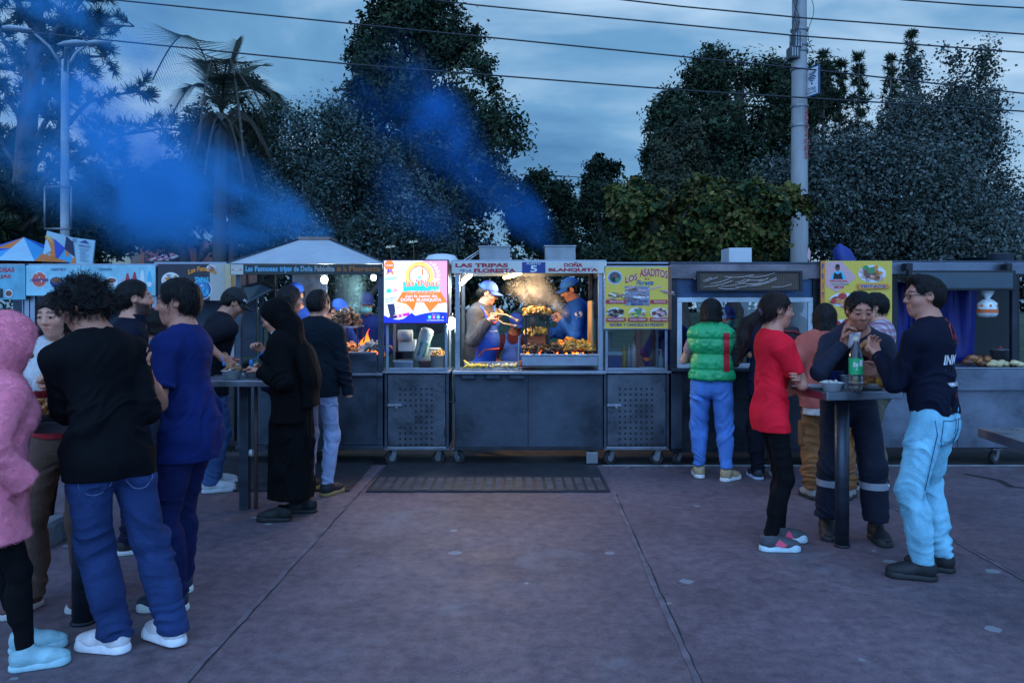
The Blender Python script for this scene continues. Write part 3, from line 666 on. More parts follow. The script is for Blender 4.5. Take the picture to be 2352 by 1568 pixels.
def normals(v, f):
    n = np.cross(v[f[:,2]]-v[f[:,0]], v[f[:,3]]-v[f[:,1]]); o = np.zeros_like(v)
    for i in range(4): np.add.at(o, f[:, i], n)
    return o/np.maximum(1e-9, np.linalg.norm(o, axis=1))[:, None]
def fobj(name, fld, mats, parent, disp=None, col=None, mat_of=None):
    v, f = fld.mesh()
    if disp is not None: n = normals(v, f); v = v + n*disp(v, n)[:, None]
    fm = mat_of(v[f].mean(1)) if mat_of else None
    o = link(name, np_mesh(name, v, f, mats, fm, True, None if col is None else np.concatenate([col(v), np.ones((len(v), 1))], 1)), parent); o['_n'] = 0; del o['_n']
    return o
def rotm(yaw=0., pitch=0., roll=0.):
    """columns = right, forward, up of a frame turned left by yaw, tipped down by pitch"""
    return np.array(Matrix.Rotation(R(yaw), 3, 'Z') @ Matrix.Rotation(R(-pitch), 3, 'X') @ Matrix.Rotation(R(roll), 3, 'Y'))
def ik(a, b, l1, l2, pole):
    d = b-a; L_ = np.linalg.norm(d); mx_ = (l1+l2)*.999
    if L_ > mx_: b = a + d*mx_/L_; d = b-a; L_ = mx_
    x = (l1*l1-l2*l2+L_*L_)/(2*L_); h = math.sqrt(max(1e-6, l1*l1-x*x)); u = d/L_; p = np.array(pole, float); p -= u*(p@u); p /= max(1e-6, np.linalg.norm(p))
    return a+u*x+p*h, b
SKIN = {}
def skin_mat():
    if 'm' not in SKIN: SKIN['m'] = M('skin', (.4,.25,.18), .5, var=.08, vs=30, attr='Col', spec=.35, bump=.08, bs=180)
    return SKIN['m']
def unit(a): a = np.array(a, float); return a/max(1e-9, np.linalg.norm(a))
def hair_mat(c): return M('hair_%d_%d' % (int(c[0]*999), int(c[2]*999)), tuple(q*.6 for q in c), .5, var=.35, vs=60, stretch=(1,1,.3), bump=.5, bs=160, spec=.2)
def add_strands(o, n, flow, L=.04, w=.0016, jit=.35, lift=.004, seed=0, curl=0.):
    """thin tapering ribbons laid along the flow over a hair mesh, joined into that mesh"""
    me = o.data; rng = np.random.default_rng(seed); nv = len(me.vertices); v = np.zeros(nv*3); me.vertices.foreach_get('co', v); v = v.reshape(-1, 3); nn = np.zeros(nv*3); me.vertices.foreach_get('normal', nn); nn = nn.reshape(-1, 3)
    i = rng.integers(nv, size=n); p = v[i]+nn[i]*lift*rng.random(n)[:, None]; d = flow(p, nn[i]) + rng.normal(size=(n, 3))*jit; d = d - nn[i]*(np.sum(d*nn[i], 1)*.8)[:, None]
    d /= np.maximum(1e-6, np.linalg.norm(d, axis=1))[:, None]; b = np.cross(d, nn[i]); b /= np.maximum(1e-6, np.linalg.norm(b, axis=1))[:, None]; Ls = L*rng.uniform(.5, 1.2, n)[:, None]
    st = []
    for q in (0, .5, 1.):
        c = p + d*Ls*q + nn[i]*(lift*.9*math.sin(math.pi*q) - .003*q) + np.array([0,0,-.25])*Ls*q*q*.4
        if curl: c = c + b*curl*math.sin(q*5) + nn[i]*curl*(1-math.cos(q*4))
        ww = w*(1-.75*q); st += [c-b*ww, c+b*ww]
    V = np.stack(st, 1).reshape(-1, 3); k = np.arange(n)[:, None]*6; Fq = np.concatenate([k+np.array([[0,1,3,2]]), k+np.array([[2,3,5,4]])])
    fv = np.zeros(len(me.loops), np.int32); me.loops.foreach_get('vertex_index', fv); f0 = fv.reshape(-1, 4)
    o.data = np_mesh(me.name, np.concatenate([v, V]), np.concatenate([f0, Fq+nv]), list(me.materials), None, True)
def folds(amp, sx=5, sz=16, seed=0, zones=()):
    """cloth creases: ridged, stretched noise, stronger around the given heights"""
    def fn(v, n):
        w = v*np.array([sx, sx, sz]) + seed*3.7; w = w + .9*np.stack([vnoise(v*6+seed), vnoise(v*6+9+seed), vnoise(v*6+21+seed)], 1)
        w[:,2] += 1.3*np.sin(v[:,0]*13+seed)+1.1*np.sin(v[:,1]*12+v[:,2]*6); r = 1-np.abs(vnoise(w))*2.2; r = np.clip(r, -.6, 1)*.6 + .35*vnoise(w*2.1)
        a = np.full(len(v), .45)
        for (z, s) in zones: a = a + 1.1*np.exp(-((v[:,2]-z)/s)**2)
        return amp*r*a*(.75+.6*vnoise(v*np.array([7,7,5])+seed))
    return fn
EYEW = None
def person(label, x, y, yaw, H=1.68, b=1., skin=(.36,.21,.15), vox=.008, lean=0., twist=0., side=0., head=(0,0,0), belly=0., fem=False, shoulder=1., hipx=0., sit=0.,
           lw=(-.25,.05,.80), rw=(.25,.05,.80), lpole=None, rpole=None, lhand=None, rhand=None, la=(-.11,0.,0.), ra=(.11,0.,0.), zoff=0.,
           top=None, legs=None, shoe=None, hair=None, group=None, sn=0, face=None, beard=None, kneef=(0,1,.1), neckfwd=.02, hem=None, extra=None):
    """local frame: +y ahead, +x the person's right; wrists and ankles are targets in metres"""
    s = H/1.72; rnd = random.Random(sn); root = empty('person', (x, y, zoff), R(yaw), label, 'person', group)
    A = lambda *q: np.array(q, float)
    pel = A(hipx, 0, .92*s); LR = rotm(twist, lean, side); up = LR[:, 2]; rt = LR[:, 0]; fw = LR[:, 1]
    chest = pel+up*.36*s; neck = pel+up*.53*s + fw*neckfwd
    shw = .175*s*shoulder*(.9 if fem else 1)
    shp = [neck-up*.092*s-rt*shw, neck-up*.092*s+rt*shw]        # left (-x), right (+x)
    hy, hp, hr = head; HR = rotm(twist*.5+hy, lean*.5+hp, hr); hs = .985*s**.5*(.97 if fem else 1)
    hc = neck + (HR[:, 2]*.6+up*.4)*.148*s + HR[:, 1]*.012
    hx = lambda px_, py_, pz_: hc + hs*(HR @ A(px_, py_, pz_))
    arms = []
    for sd, sh, tg, pl in ((-1, shp[0], lw, lpole), (1, shp[1], rw, rpole)):
        pl = A(sd*.55, -.75, -.4) if pl is None else A(*pl); el, wr = ik(sh, A(*tg)*1., .285*s, .25*s, pl); arms.append((sd, sh, el, wr))
    legp = []
    for sd, an in ((-1, la), (1, ra)):
        hip = pel + A(sd*.088*s*(1.08 if fem else 1), 0, -.03*s); ank = A(an[0], an[1], .085*s + (an[3] if len(an) > 3 else 0)); kn, ank = ik(hip, ank, .415*s, .408*s, A(*kneef)+A(sd*.12,0,0)); legp.append((sd, hip, kn, ank, an[2]))
    allp = [p for a in arms for p in a[1:]] + [hc, pel, neck] + [p for l in legp for p in l[1:4]]
    lo = np.min(allp, 0)-.30; hi = np.max(allp, 0)+.30
    # ------------------------------------------------ body
    f = Field(A(lo[0], lo[1], pel[2]-.1), A(hi[0], hi[1], hc[2]+.16), vox)
    f.ell(pel+up*.03, A(.13,.09,.12)*s, LR, .05); f.ell(chest, A(.135,.09,.2)*s, LR, .05); f.cap(shp[0], shp[1], .05*s, k=.05)
    f.cap(neck-up*.06*s, hx(0,-.02,-.05), (.052 if fem else .06)*s, (.047 if fem else .055)*s, k=.03)
    f.cap(neck+up*.01-fw*.02, shp[0], .045*s, .04*s, .05); f.cap(neck+up*.01-fw*.02, shp[1], .045*s, .04*s, .05)
    q = .9 if fem else 1.; q *= (.5+.5*b)
    for sd, sh, el, wr in arms:
        f.cap(sh, el, .046*s*q, .037*s*q, .03); f.cap(el, wr, .039*s*q, .025*s*q, .02); f.cap(el*.8+wr*.2, el*.55+wr*.45, .041*s*q, .036*s*q, .03)
    # head
    fb = 1.13 if b > 1.15 else 1.03
    f.ell(hx(0,-.012,.028), A(.073,.092,.084)*hs, HR, .02); f.ell(hx(0,.028,-.03), A(.059*fb,.062,.078)*hs, HR, .035); f.ell(hx(0,.032,-.078), A(.042*fb,.044,.034)*hs, HR, .03)
    f.ell(hx(0,.062,-.098), A(.021,.019,.016)*hs, HR, .025)
    for sd in (-1, 1):
        f.ell(hx(sd*.036*fb,.058,-.028), A(.024,.026,.024)*hs, HR, .025); f.ell(hx(sd*.074,-.008,.0), A(.011,.02,.031)*hs, HR, .012); f.ell(hx(sd*.081,-.002,.002), A(.008,.011,.017)*hs, HR, .006, sub=True)
    f.cap(hx(-.034,.076,.026), hx(.034,.076,.026), .012*hs, k=.022)
    for sd in (-1, 1): f.ell(hx(sd*.031,.098,.004), A(.017,.02,.0115)*hs, HR, .014, sub=True)
    f.cap(hx(0,.084,.014), hx(0,.104,-.026), .0085*hs, .0125*hs, .014)
    for sd in (-1, 1): f.ell(hx(sd*.012,.092,-.031), A(.0085,.011,.008)*hs, HR, .008)
    f.cap(hx(-.02,.082,-.06), hx(.02,.082,-.06), .0075*hs, k=.01); f.cap(hx(-.017,.08,-.074), hx(.017,.08,-.074), .0085*hs, k=.01)
    f.cap(hx(-.022,.094,-.0668), hx(.022,.094,-.0668), .0035*hs, k=.004, sub=True)
    for sd in (-1, 1): f.ell(hx(sd*.031,.079,.0035), A(.0135,.0135,.012)*hs, HR, .004); f.cap(hx(sd*.018,.0875,.0118), hx(sd*.045,.083,.0090), .0062*hs, k=.006); f.cap(hx(sd*.02,.086,-.0065), hx(sd*.043,.082,-.0055), .0045*hs, k=.006)
    # hands: palm, four jointed fingers of unequal length, thumb from the side of the palm
    for (sd, sh, el, wr), hd in zip(arms, (lhand, rhand)):
        hd = hd or {}; d = unit(hd.get('d', wr-el)); nrm = A(*hd.get('n', (-sd, .0, 0.))); nrm = unit(nrm - d*(nrm@d)); tdir = np.cross(d, nrm); tdir = tdir if 't' not in hd else A(*hd['t']); tdir = unit(tdir - d*(tdir@d))
        if 't' not in hd and tdir @ (HR[:,1]*.6+A(0,0,.2)) < 0: tdir = -tdir
        cu = hd.get('curl', .35); hs2 = s*(.92 if fem else 1.); off = [.030,.010,-.010,-.029]; ln = [.072,.080,.074,.058]
        f.cap(wr, wr+d*.02*s, .026*s*q, .026*s*q, .02, fl=nrm, flf=.75)
        for j in range(4):
            kn = wr + d*(.088-.004*j)*hs2 + tdir*off[j]*hs2; f.cap(wr+d*.012+tdir*off[j]*.55*hs2, kn, .0125*hs2, .0115*hs2, .014)
            a0 = 0; p0 = kn; rr = .0095*hs2
            for seg, (fl_, da) in enumerate(((.45, 50), (.32, 65), (.23, 40))):
                a0 += da*cu*hd.get('spread', [1,1,1,1])[j]; dd = d*math.cos(R(a0)) + nrm*math.sin(R(a0)) + tdir*(off[j]*1.2)*(1-cu); p1 = p0 + unit(dd)*ln[j]*fl_*hs2*1.02; f.cap(p0, p1, rr, rr*.88, .005); p0 = p1; rr *= .9
        t0 = wr + d*.022*hs2 + tdir*.022*hs2; t1 = t0 + unit(d*.75+tdir*.7+nrm*.35)*.042*hs2; t2 = t1 + unit(d*(.9-.3*cu)+tdir*(.35-.5*cu)+nrm*(.25+.6*cu))*.032*hs2; t3 = t2 + unit(d+nrm*(.3+.5*cu)-tdir*.3*cu)*.026*hs2
        f.cap(t0, t1, .0155*hs2, .012*hs2, .012); f.cap(t1, t2, .0115*hs2, .0105*hs2, .006); f.cap(t2, t3, .0105*hs2, .0085*hs2, .005)
    sk = np.array(skin)*np.array((1.28,1.0,.95)); iHR = HR.T
    def scol(v):
        l = (v-hc) @ HR/hs; X, Y, Z = l.T; c = np.tile(sk, (len(v), 1)); c *= (1+.10*vnoise(v*40))[:, None]
        g = lambda m: np.clip(m, 0, 1)[:, None]
        lip = g(2*(1.1-((X/.023)**2+((Z+.067)/.0135)**2)))*(Y > .07)[:, None]; c = c*(1-.75*lip) + sk*np.array([.85,.5,.52])*.75*lip
        ax = np.abs(X); br = g(2.2-np.abs(Z-(.030+.05*(ax-.02)*(ax < .035)-.22*(ax-.035)*(ax >= .035)))/.0032)*g((ax-.010)/.004)*g((.054-ax)/.005)*(Y > .03)[:, None]
        hcx = np.array(hair['col'] if hair and 'col' in hair else (.02,.015,.012)); c = c*(1-.85*br)+hcx*.85*br
        ck = g(1-((ax-.036)**2+(Z+.025)**2)/.0006)*(Y > .03)[:, None]; c = c*(1+ck*np.array([.10,-.06,-.05]))
        if beard:
            bm = g((-.02-.25*(Y-.02)-Z)/.014)*g((Y+.012)/.02)*g((Z+.135)/.02)*(1-lip)*g(1.6-np.exp(-((X/.05)**2+((Z+.03)/.02)**2)*2)*1.6); mu_ = g(1.5-((X/.03)**2+((Z+.052)/.009)**2)*.9)*(Y > .07)[:, None]*(1-lip)
            bm = np.maximum(bm, mu_)*beard; c = c*(1-bm)+np.array([.02,.016,.014])*bm
        return np.clip(c, .004, 1)
    body = fobj('body', f, skin_mat(), root, col=scol)
    # eyes
    ew = M('eye_white', (.55,.53,.5), .25, var=0); ei = M('eye_iris', (.03,.015,.01), .15, var=0)
    for sd in (-1, 1):
        e = MB(); c = hx(sd*.031,.0805,.0035); r_ = .0142*hs; n = 14; pr = []; fs = []; k = 8
        for i in range(k+1):
            a = math.pi*i/k
            for j in range(n): t = 2*math.pi*j/n; pr.append(c + r_*(HR @ A(math.sin(a)*math.cos(t), math.cos(a), math.sin(a)*math.sin(t)*.8)))
        for i in range(k):
            e.add(pr, [(i*n+j, i*n+(j+1)%n, (i+1)*n+(j+1)%n, (i+1)*n+j) for j in range(n)], ei if i < 3 else ew, True)
        e.build('eye', root)
    # ------------------------------------------------ trousers or skirt
    lg = dict(col=(.02,.02,.03), rt=.088, rk=.068, rc=.06, end=.06, rise=.10, amp=.011, hipw=1., name='trousers', mat=None, crop=0.); lg.update(legs or {})
    mt = lg['mat'] or M('cloth_%d_%d_%d' % tuple(int(c*999) for c in lg['col']), lg['col'], .85, var=lg.get('var', .22), vs=9, bump=.35, bs=130, spec=.12)
    f = Field(A(lo[0], lo[1], 0), A(hi[0], hi[1], pel[2]+.26), vox); bb = .55+.45*b
    if lg['name'] in ('trousers', 'leggings'):
        f.ell(pel+A(0,-.010,-.02)*s, A(.155*bb*lg['hipw'],.104*bb,.13)*s, None, .05); f.cap(pel+up*lg['rise']*s*.2, pel+up*lg['rise']*s, .128*s*bb*lg['hipw'], .122*s*bb*lg['hipw'], .05, fl=fw, flf=.70)
        for sd in (-1, 1): f.ell(pel+A(sd*.065*s,-.052*s*lg.get('seat',1),-.06*s), A(.072,.062,.085)*s*bb*lg.get('seat',1), None, .04)
        for sd, hip, kn, ank, fy in legp:
            e = ank*(1-0) + unit(ank-kn)*(-.02+lg.get('drop', .02))
            f.cap(hip+A(0,0,.01), kn, lg['rt']*s*bb, lg['rk']*s, .03); f.cap(kn, e, lg['rk']*s, lg['rc']*s, .03)
            f.cap(kn*.72+ank*.28+A(0,-.018,0), kn*.45+ank*.55+A(0,-.016,0), lg['rk']*.95*s, lg['rc']*1.08*s, .03)
        f.clip(A(0,0,lg['end']), (0,0,-1)); f.clip(pel+up*(lg['rise']+.015)*s, up)
        kz = legp[0][2][2]; ds0 = folds(lg['amp'], 6, lg.get('sz', 20), sn, ((kz,.10), (.14,.09), (pel[2]-.14,.06))); ds = lambda v, n: ds0(v, n)*np.clip((pel[2]-.04-v[:,2])/.10, .08, 1)
    else:
        for i in range(8):
            a = i/7; f.cap(pel+A(0,.0,.1-.0*a), A(hipx+(i-3.5)*.03, 0, lg['end']), .10*s, .11*s, .06)
        f.cap(pel+A(0,0,.14), A(hipx,.0,lg['end']), .14*s*bb, lg['rc']*s, .05, fl=(0,1,0), flf=.8); f.clip(A(0,0,lg['end']), (0,0,-1)); ds = folds(lg['amp'], 14, 2.2, sn, ((.5,.4),))
    tr = fobj(lg['name'], f, mt if not lg.get('mats') else lg['mats'], root, ds, mat_of=lg.get('mat_of'))
    # ------------------------------------------------ upper garment
    tp = dict(col=(.02,.02,.025), sleeve=1., hem=-.04, loose=1., amp=.009, name='shirt', mat=None, collar=.0, sl=.0, hemw=1.); tp.update(top or {})
    mt = tp['mat'] or M('cloth_%d_%d_%d' % tuple(int(c*999) for c in tp['col']), tp['col'], tp.get('rough', .85), var=tp.get('var', .18), vs=8, bump=.3, bs=120, spec=.12)
    f = Field(A(lo[0], lo[1], max(0, pel[2]+tp['hem']-.12)), A(hi[0], hi[1], hc[2]+.1), vox); lo_ = tp['loose']; g = lo_*(.55+.45*b)
    f.ell(pel+A(0,-.01,-.02)*s, A(.156*g*tp['hemw'],.104*g*tp['hemw'],.14)*s, None, .05)
    if tp['hem'] < -.12: f.cap(pel, A(pel[0], pel[1]-.005, pel[2]+tp['hem']-.05), .135*s*g, .15*s*g*tp['hemw'], .06, fl=(0,1,0), flf=.78)
    f.ell(pel+up*.16*s+fw*belly*.5, A(.140*g,(.098*g+belly*.55),.17)*s, LR, .06); f.ell(chest, A(.156*g,.104*g,.19)*s, LR, .06)
    if fem:
        for sd in (-1, 1): f.ell(chest+fw*.075*s*g+rt*sd*.07*s+up*-.02*s, A(.068,.06,.07)*s*g, LR, .05)
    f.cap(pel+up*.09*s-fw*.012, A(pel[0], pel[1]-.014, pel[2]+min(tp['hem'],-.02)-.04), .162*s*bb*lo_*tp['hemw'], .166*s*bb*lo_*tp['hemw'], .04, fl=(0,1,0), flf=.68)
    f.cap(shp[0]+rt*.03, shp[1]-rt*.03, .06*s*g, k=.06); f.ell(chest-fw*.015+up*.08*s, A(.15,.094,.12)*s*g, LR, .05)
    for sh in shp: f.cap(neck-up*.018*s-fw*.018, sh+up*.002, .05*s, .052*s, .045)
    if tp['hem'] < 0:
        f.ell(pel+A(0,-.010,-.02)*s, A(.155*bb*lg['hipw']+.016,.104*bb+.016,.13)*s, None, .04)
        for sd in (-1, 1): f.ell(pel+A(sd*.065*s,-.052*s*lg.get('seat',1),-.06*s), A(.072*bb+.017,.062*bb+.017,.085*bb+.017)*s*lg.get('seat',1), None, .04)
    if tp['hem'] < -.07:
        for sd, hip, kn, ank, fy in legp: f.cap(hip, hip+(kn-hip)*.75, lg['rt']*s*bb+.010, lg['rt']*s*bb+.014, .04)
    f.clip(A(pel[0], pel[1], pel[2]+tp['hem']) if tp['hem'] < -.02 or lean < 8 else pel+up*tp['hem'], (0,0,-1) if tp['hem'] < -.02 or lean < 8 else -up)
    f.ell(neck+up*.052*s+fw*.028, A(.062,.066,.055)*s, LR, .012, sub=True)
    if tp['collar']: f.cap(neck-up*.02, neck+up*tp['collar']*s+fw*.01, .072*s, .066*s, .015, flat=True)
    sa = .0575*s*g*tp.get('slw', 1.)
    for sd, sh, el, wr in arms:
        if tp['sleeve'] <= 0: continue
        L_ = tp['sleeve']
        if L_ <= .5: e = sh+(el-sh)*L_*2; f.ell(sh, (sa*1.06,)*3, None, .04); f.cap(sh, e, sa*1.04, sa*1.06, .02, flat=True)
        else:
            e = el+(wr-el)*(L_-.5)*2 if L_ < 1 else wr-unit(wr-el)*.005
            f.cap(sh, el, sa, sa*.88, .035); f.cap(el, e, sa*.88, sa*.68, .025); f.cap(e, e+unit(wr-el)*.09, sa*1.2, k=.003, flat=True, sub=True)
    vz = pel[2]
    dsp = folds(tp['amp'], tp.get('sx', 7), tp.get('sz', 15), sn+5, ((vz+.06,.09), (arms[0][2][2],.09)))
    if tp.get('disp'): d0 = dsp; d1 = tp['disp']; dsp = (lambda v, n: d0(v, n)+d1(v, n, pel, up, s))
    upper = fobj(tp['name'], f, mt if not tp.get('mats') else tp['mats'], root, dsp, mat_of=tp.get('mat_of') and (lambda c: tp['mat_of'](c, pel, s)))
    # ------------------------------------------------ shoes
    st = dict(col=(.02,.02,.02), sole=(.5,.5,.5), L=.27, boot=0., toe=1.); st.update(shoe or {})
    um = M('shoe_%d_%d_%d' % tuple(int(c*999) for c in st['col']), st['col'], .6, var=.2, vs=20, bump=.2, bs=150); sm_ = M('sole_%d_%d_%d' % tuple(int(c*999) for c in st['sole']), st['sole'], .6, var=.15, vs=20)
    for sd, hip, kn, ank, fy in legp:
        Rf = rotm(fy); z0 = ank[2]-.085*s; fx = lambda px_, py_, pz_: A(ank[0], ank[1], z0)+s*(Rf @ A(px_, py_, pz_)); Lh = st['L']
        lo2 = fx(0,0,0)-.28; hi2 = fx(0,0,0)+.28; f = Field(A(lo2[0], lo2[1], z0-.0), A(hi2[0], hi2[1], z0+.2+st['boot']), min(vox, .006))
        f.ell(fx(0,-.012,.055), A(.038,.052,.05)*s, Rf, .03); f.ell(fx(-sd*.004,.115,.042), A(.047,.085*st['toe'],.038)*s, Rf, .03); f.cap(fx(0,.0,.07), fx(0,.09,.05), .04*s, .036*s, .04); f.cap(fx(0,-.012,.06), fx(0,-.008,.10+st['boot']), .043*s, .046*s, .03)
        f.clip(fx(0,0,.024), (0,0,-1)); f.clip(fx(0,-.01,.112+st['boot']), (0,-.25,1)); so_ = fobj('shoe', f, um, root)
        f = Field(A(lo2[0], lo2[1], z0-.02), A(hi2[0], hi2[1], z0+.08), min(vox, .006)); f.cap(fx(0,-.022,.014), fx(-sd*.006,.14,.014), .046*s, .053*s, .02); f.cap(fx(0,-.022,.014), fx(-sd*.006,.15,.014), .044*s, .048*s, .02)
        f.clip(fx(0,0,.002), (0,0,-1)); f.clip(fx(0,-.03,st.get('st', .03)), (0,st.get('tilt',-.06),1)); fobj('sole', f, sm_, so_)
        if st.get('stripe'):
            m2 = MB(); mm = M('shoe_stripe_%d' % int(st['stripe'][0]*999), st['stripe'], .6, var=.1)
            for sd2 in (-1, 1):
                m2.slab([fx(sd2*.047,.02,.05), fx(sd2*.05,.07,.035), fx(sd2*.046,.1,.05), fx(sd2*.035,.05,.085)], s*(Rf @ A(sd2*.006,0,.001)), mm)
            m2.build('stripe', so_)
    # ------------------------------------------------ hair
    if hair:
        hc_ = hair.get('col', (.012,.010,.009)); hm = hair_mat(hc_); kd = hair['kind']; th = hair.get('th', .012)*.8
        f = Field(hc-A(.2,.26,.55 if kd in ('long','pony','bob') else .2), hc+A(.2,.22,.24), min(vox, .006 if vox < .007 else .007))
        f.ell(hx(0,-.014,.032), (A(.073,.092,.084)+th)*hs, HR, .0)
        if kd in ('short', 'fade', 'curly'):
            f.ell(hx(0,-.05,-.0), (A(.068,.058,.075)+th*.7)*hs, HR, .03); f.clip(hx(0,-.05,-.062), -(HR[:,2]*1-HR[:,1]*.25))
            if hair.get('quiff'): f.ell(hx(0,.05,.105), A(.055,.045,.026)*hs, HR, .04)
        elif kd == 'bob':
            f.cap(hx(0,-.035,.01), hx(0,-.045,-.10), .088*hs, .092*hs, .04)
            for sd in (-1, 1): f.cap(hx(sd*.062,-.01,.02), hx(sd*.066,.0,-.085), .028*hs, .03*hs, .03)
            f.clip(hx(0,0,-.125+hair.get('cut', 0)), -HR[:,2])
        elif kd == 'long':
            f.cap(hx(0,-.03,.02), hx(0,-.06,-.12), .082*hs, .085*hs, .03); f.cap(hx(0,-.06,-.1), hx(0,-.075,-.12)+A(0,-.02,-.30), .085*hs, .05*hs, .04)
            for sd in (-1, 1): f.cap(hx(sd*.06,-.015,.02), hx(sd*.07,-.01,-.16), .025*hs, .03*hs, .03)
        elif kd in ('pony', 'bun'):
            f.ell(hx(0,-.05,.0), (A(.07,.058,.07)+th*.6)*hs, HR, .03); f.clip(hx(0,-.06,-.06), -(HR[:,2]*1-HR[:,1]*.5))
            if kd == 'bun': f.ell(hx(0,-.105,-.02), A(.036,.03,.036)*hs, HR, .02)
        # hairline: cut the face, temples and round the ears
        if kd != 'cap': 
            up_ = .012 if kd in ('short','fade') else 0; f.ell(hx(0,.105+hair.get('line', 0),-.028+up_), A(.073,.072,.098+up_)*hs, HR, .012, sub=True)
            if kd in ('short', 'fade', 'pony', 'bun', 'curly'):
                for sd in (-1, 1): f.ell(hx(sd*.09,.006,-.022), A(.035,.034,.048)*hs, HR, .01, sub=True)
        if kd == 'pony':
            pa = hx(0,-.105,-.02); pts = [pa] + [A(*q) for q in hair['tail']]; rs = hair.get('rs', [.022,.045,.05,.04,.012])
            for i in range(len(pts)-1): f.cap(pts[i], pts[i+1], rs[i], rs[i+1], .02)
        am = {'curly': .02, 'short': .004, 'fade': .003}.get(kd, .004)
        if kd == 'curly': ds = lambda v, n: am*(vnoise(v*38)*.7+vnoise(v*75)*.5) + .006
        else: ds = lambda v, n: am*vnoise(v*np.array([90,90,30])) + am*.6*vnoise(v*25)
        ho = fobj('hair', f, hm, root, ds); iR = HR
        def flow(p, n):
            l = (p-hc) @ HR; d = np.stack([l[:,0]*.8, -np.ones(len(l))*(.5 if kd in ('pony','bun') else -.1), -1.1*np.ones(len(l))+.0*l[:,2]], 1)
            if kd in ('pony','bun'): d[:,0] *= -.5
            return d @ HR.T
        ns = hair.get('n', 900 if vox < .0065 else 350)
        add_strands(ho, ns, flow, hair.get('L', .05 if kd in ('long','pony','bob') else .03), .0015 if vox < .0065 else .002, .9 if kd == 'curly' else .3, .012 if kd == 'curly' else .004, sn, .012 if kd == 'curly' else 0.)
    info = dict(root=root, hx=hx, HR=HR, hs=hs, hc=hc, pel=pel, up=up, fw=fw, rt=rt, chest=chest, neck=neck, shp=shp, arms=arms, legs=legp, s=s, upper=upper, trousers=tr, body=body, vox=vox, LR=LR, lo=lo, hi=hi)
    return info
# ---------------------------------------------------------------- things worn
def cap_hat(I, col, peak=True, back=False, letters_=None):
    hx, HR, hs = I['hx'], I['HR'], I['hs']; f = Field(I['hc']-.2, I['hc']+.24, .006)
    f.ell(hx(0,-.012,.045), np.array((.088,.107,.092))*hs, HR, .0); f.clip(hx(0,-.02,.032), -(HR[:,2]-HR[:,1]*.02))
    m = M('cap_%d_%d' % (int(col[0]*999), int(col[2]*999)), col, .8, var=.12, vs=20, bump=.2, bs=150); o = fobj('cap', f, m, I['root'], lambda v, n: .002*vnoise(v*60))
    mb = MB(); n = 12; k = 4; v = []; sg = -1 if back else 1
    for i in range(k+1):
        q = i/k
        for j in range(n+1):
            a = R(-62+124*j/n); r1 = .088; r2 = .088+.085*math.cos(R((-62+124*j/n)*1.15)); x_ = math.sin(a)*(r1+.0*q)*1.0; y_ = -.012 + math.cos(a)*.103 + q*.078*math.cos(a*1.25); v.append(hx(x_, sg*y_, .040 - .012*q - 5*x_*x_*(.3+.7*q)))
    mb.add(v, [(i*(n+1)+j, i*(n+1)+j+1, (i+1)*(n+1)+j+1, (i+1)*(n+1)+j) for i in range(k) for j in range(n)], m, True)
    p = mb.build('peak', o); md = p.modifiers.new('s', 'SOLIDIFY'); md.thickness = .005; md.offset = 0
    if letters_:
        t = MB(); letters(t, letters_, (-.03,-.013,.03,.013), M('cap_thread', (.5,.5,.5), .7), lambda a, c, d: Vector(hx(.091*math.sin(.75-a*11), -.012+.110*math.cos(.75-a*11), .066+c)), bold=.02); t.build('emblem', o)
    return o
def mask(I, col=(.12,.36,.42)):
    hx, HR, hs = I['hx'], I['HR'], I['hs']; f = Field(I['hc']-.16, I['hc']+.16, .005)
    f.ell(hx(0,.05,-.055), np.array((.066,.07,.052))*hs, HR, 0); f.ell(hx(0,.09,-.03), np.array((.03,.034,.03))*hs, HR, .03); f.clip(hx(0,.035,-.05), -HR[:,1]); f.clip(hx(0,.08,-.008), HR[:,2])
    m = M('mask_blue', (.10,.33,.40), .8, var=.06); o = fobj('face_mask', f, m, I['root'], lambda v, n: .0018*np.sin(v[:,2]*420))
    mb = MB()
    for sd in (-1, 1):
        mb.tube([hx(sd*.062,.045,-.03), hx(sd*.078,.005,-.005), hx(sd*.08,-.02,.01)], .0016, m, 4); mb.tube([hx(sd*.058,.04,-.08), hx(sd*.076,0,-.045), hx(sd*.08,-.022,-.02)], .0016, m, 4)
    mb.build('ear_loop', o)
def glasses(I, dark=True):
    hx = I['hx']; m = M('glasses_frame', (.012,.012,.014), .3, var=0); g = M('lens', (.5,.55,.6), .03, var=0, trans=.95); mb = MB()
    for sd in (-1, 1):
        ring = [hx(sd*.032+.023*math.cos(t), .098, .003+.016*math.sin(t)) for t in [2*math.pi*k/14 for k in range(15)]]; mb.tube(ring, .002, m, 5)
        mb.tube([hx(sd*.055,.096,.008), hx(sd*.072,.05,.008), hx(sd*.078,-.01,.008), hx(sd*.08,-.03,-.006)], .0021, m, 5)
    mb.tube([hx(-.01,.1,.006), hx(0,.106,.01), hx(.01,.1,.006)], .002, m, 5); mb.build('glasses', I['root'])
def on_surface(o, p0, d, strict=False):
    """helper giving a placer that drops points on a garment along direction d (local space)"""
    me = o.data; bv = BVHTree.FromPolygons([v.co for v in me.vertices], [p.vertices for p in me.polygons])
    d = Vector(d).normalized()
    def drop(p):
        h = bv.ray_cast(Vector(p) - d*.6, d)
        return (h[0] - d*.003) if h[0] else (Vector(p) if not strict else None)
    return drop
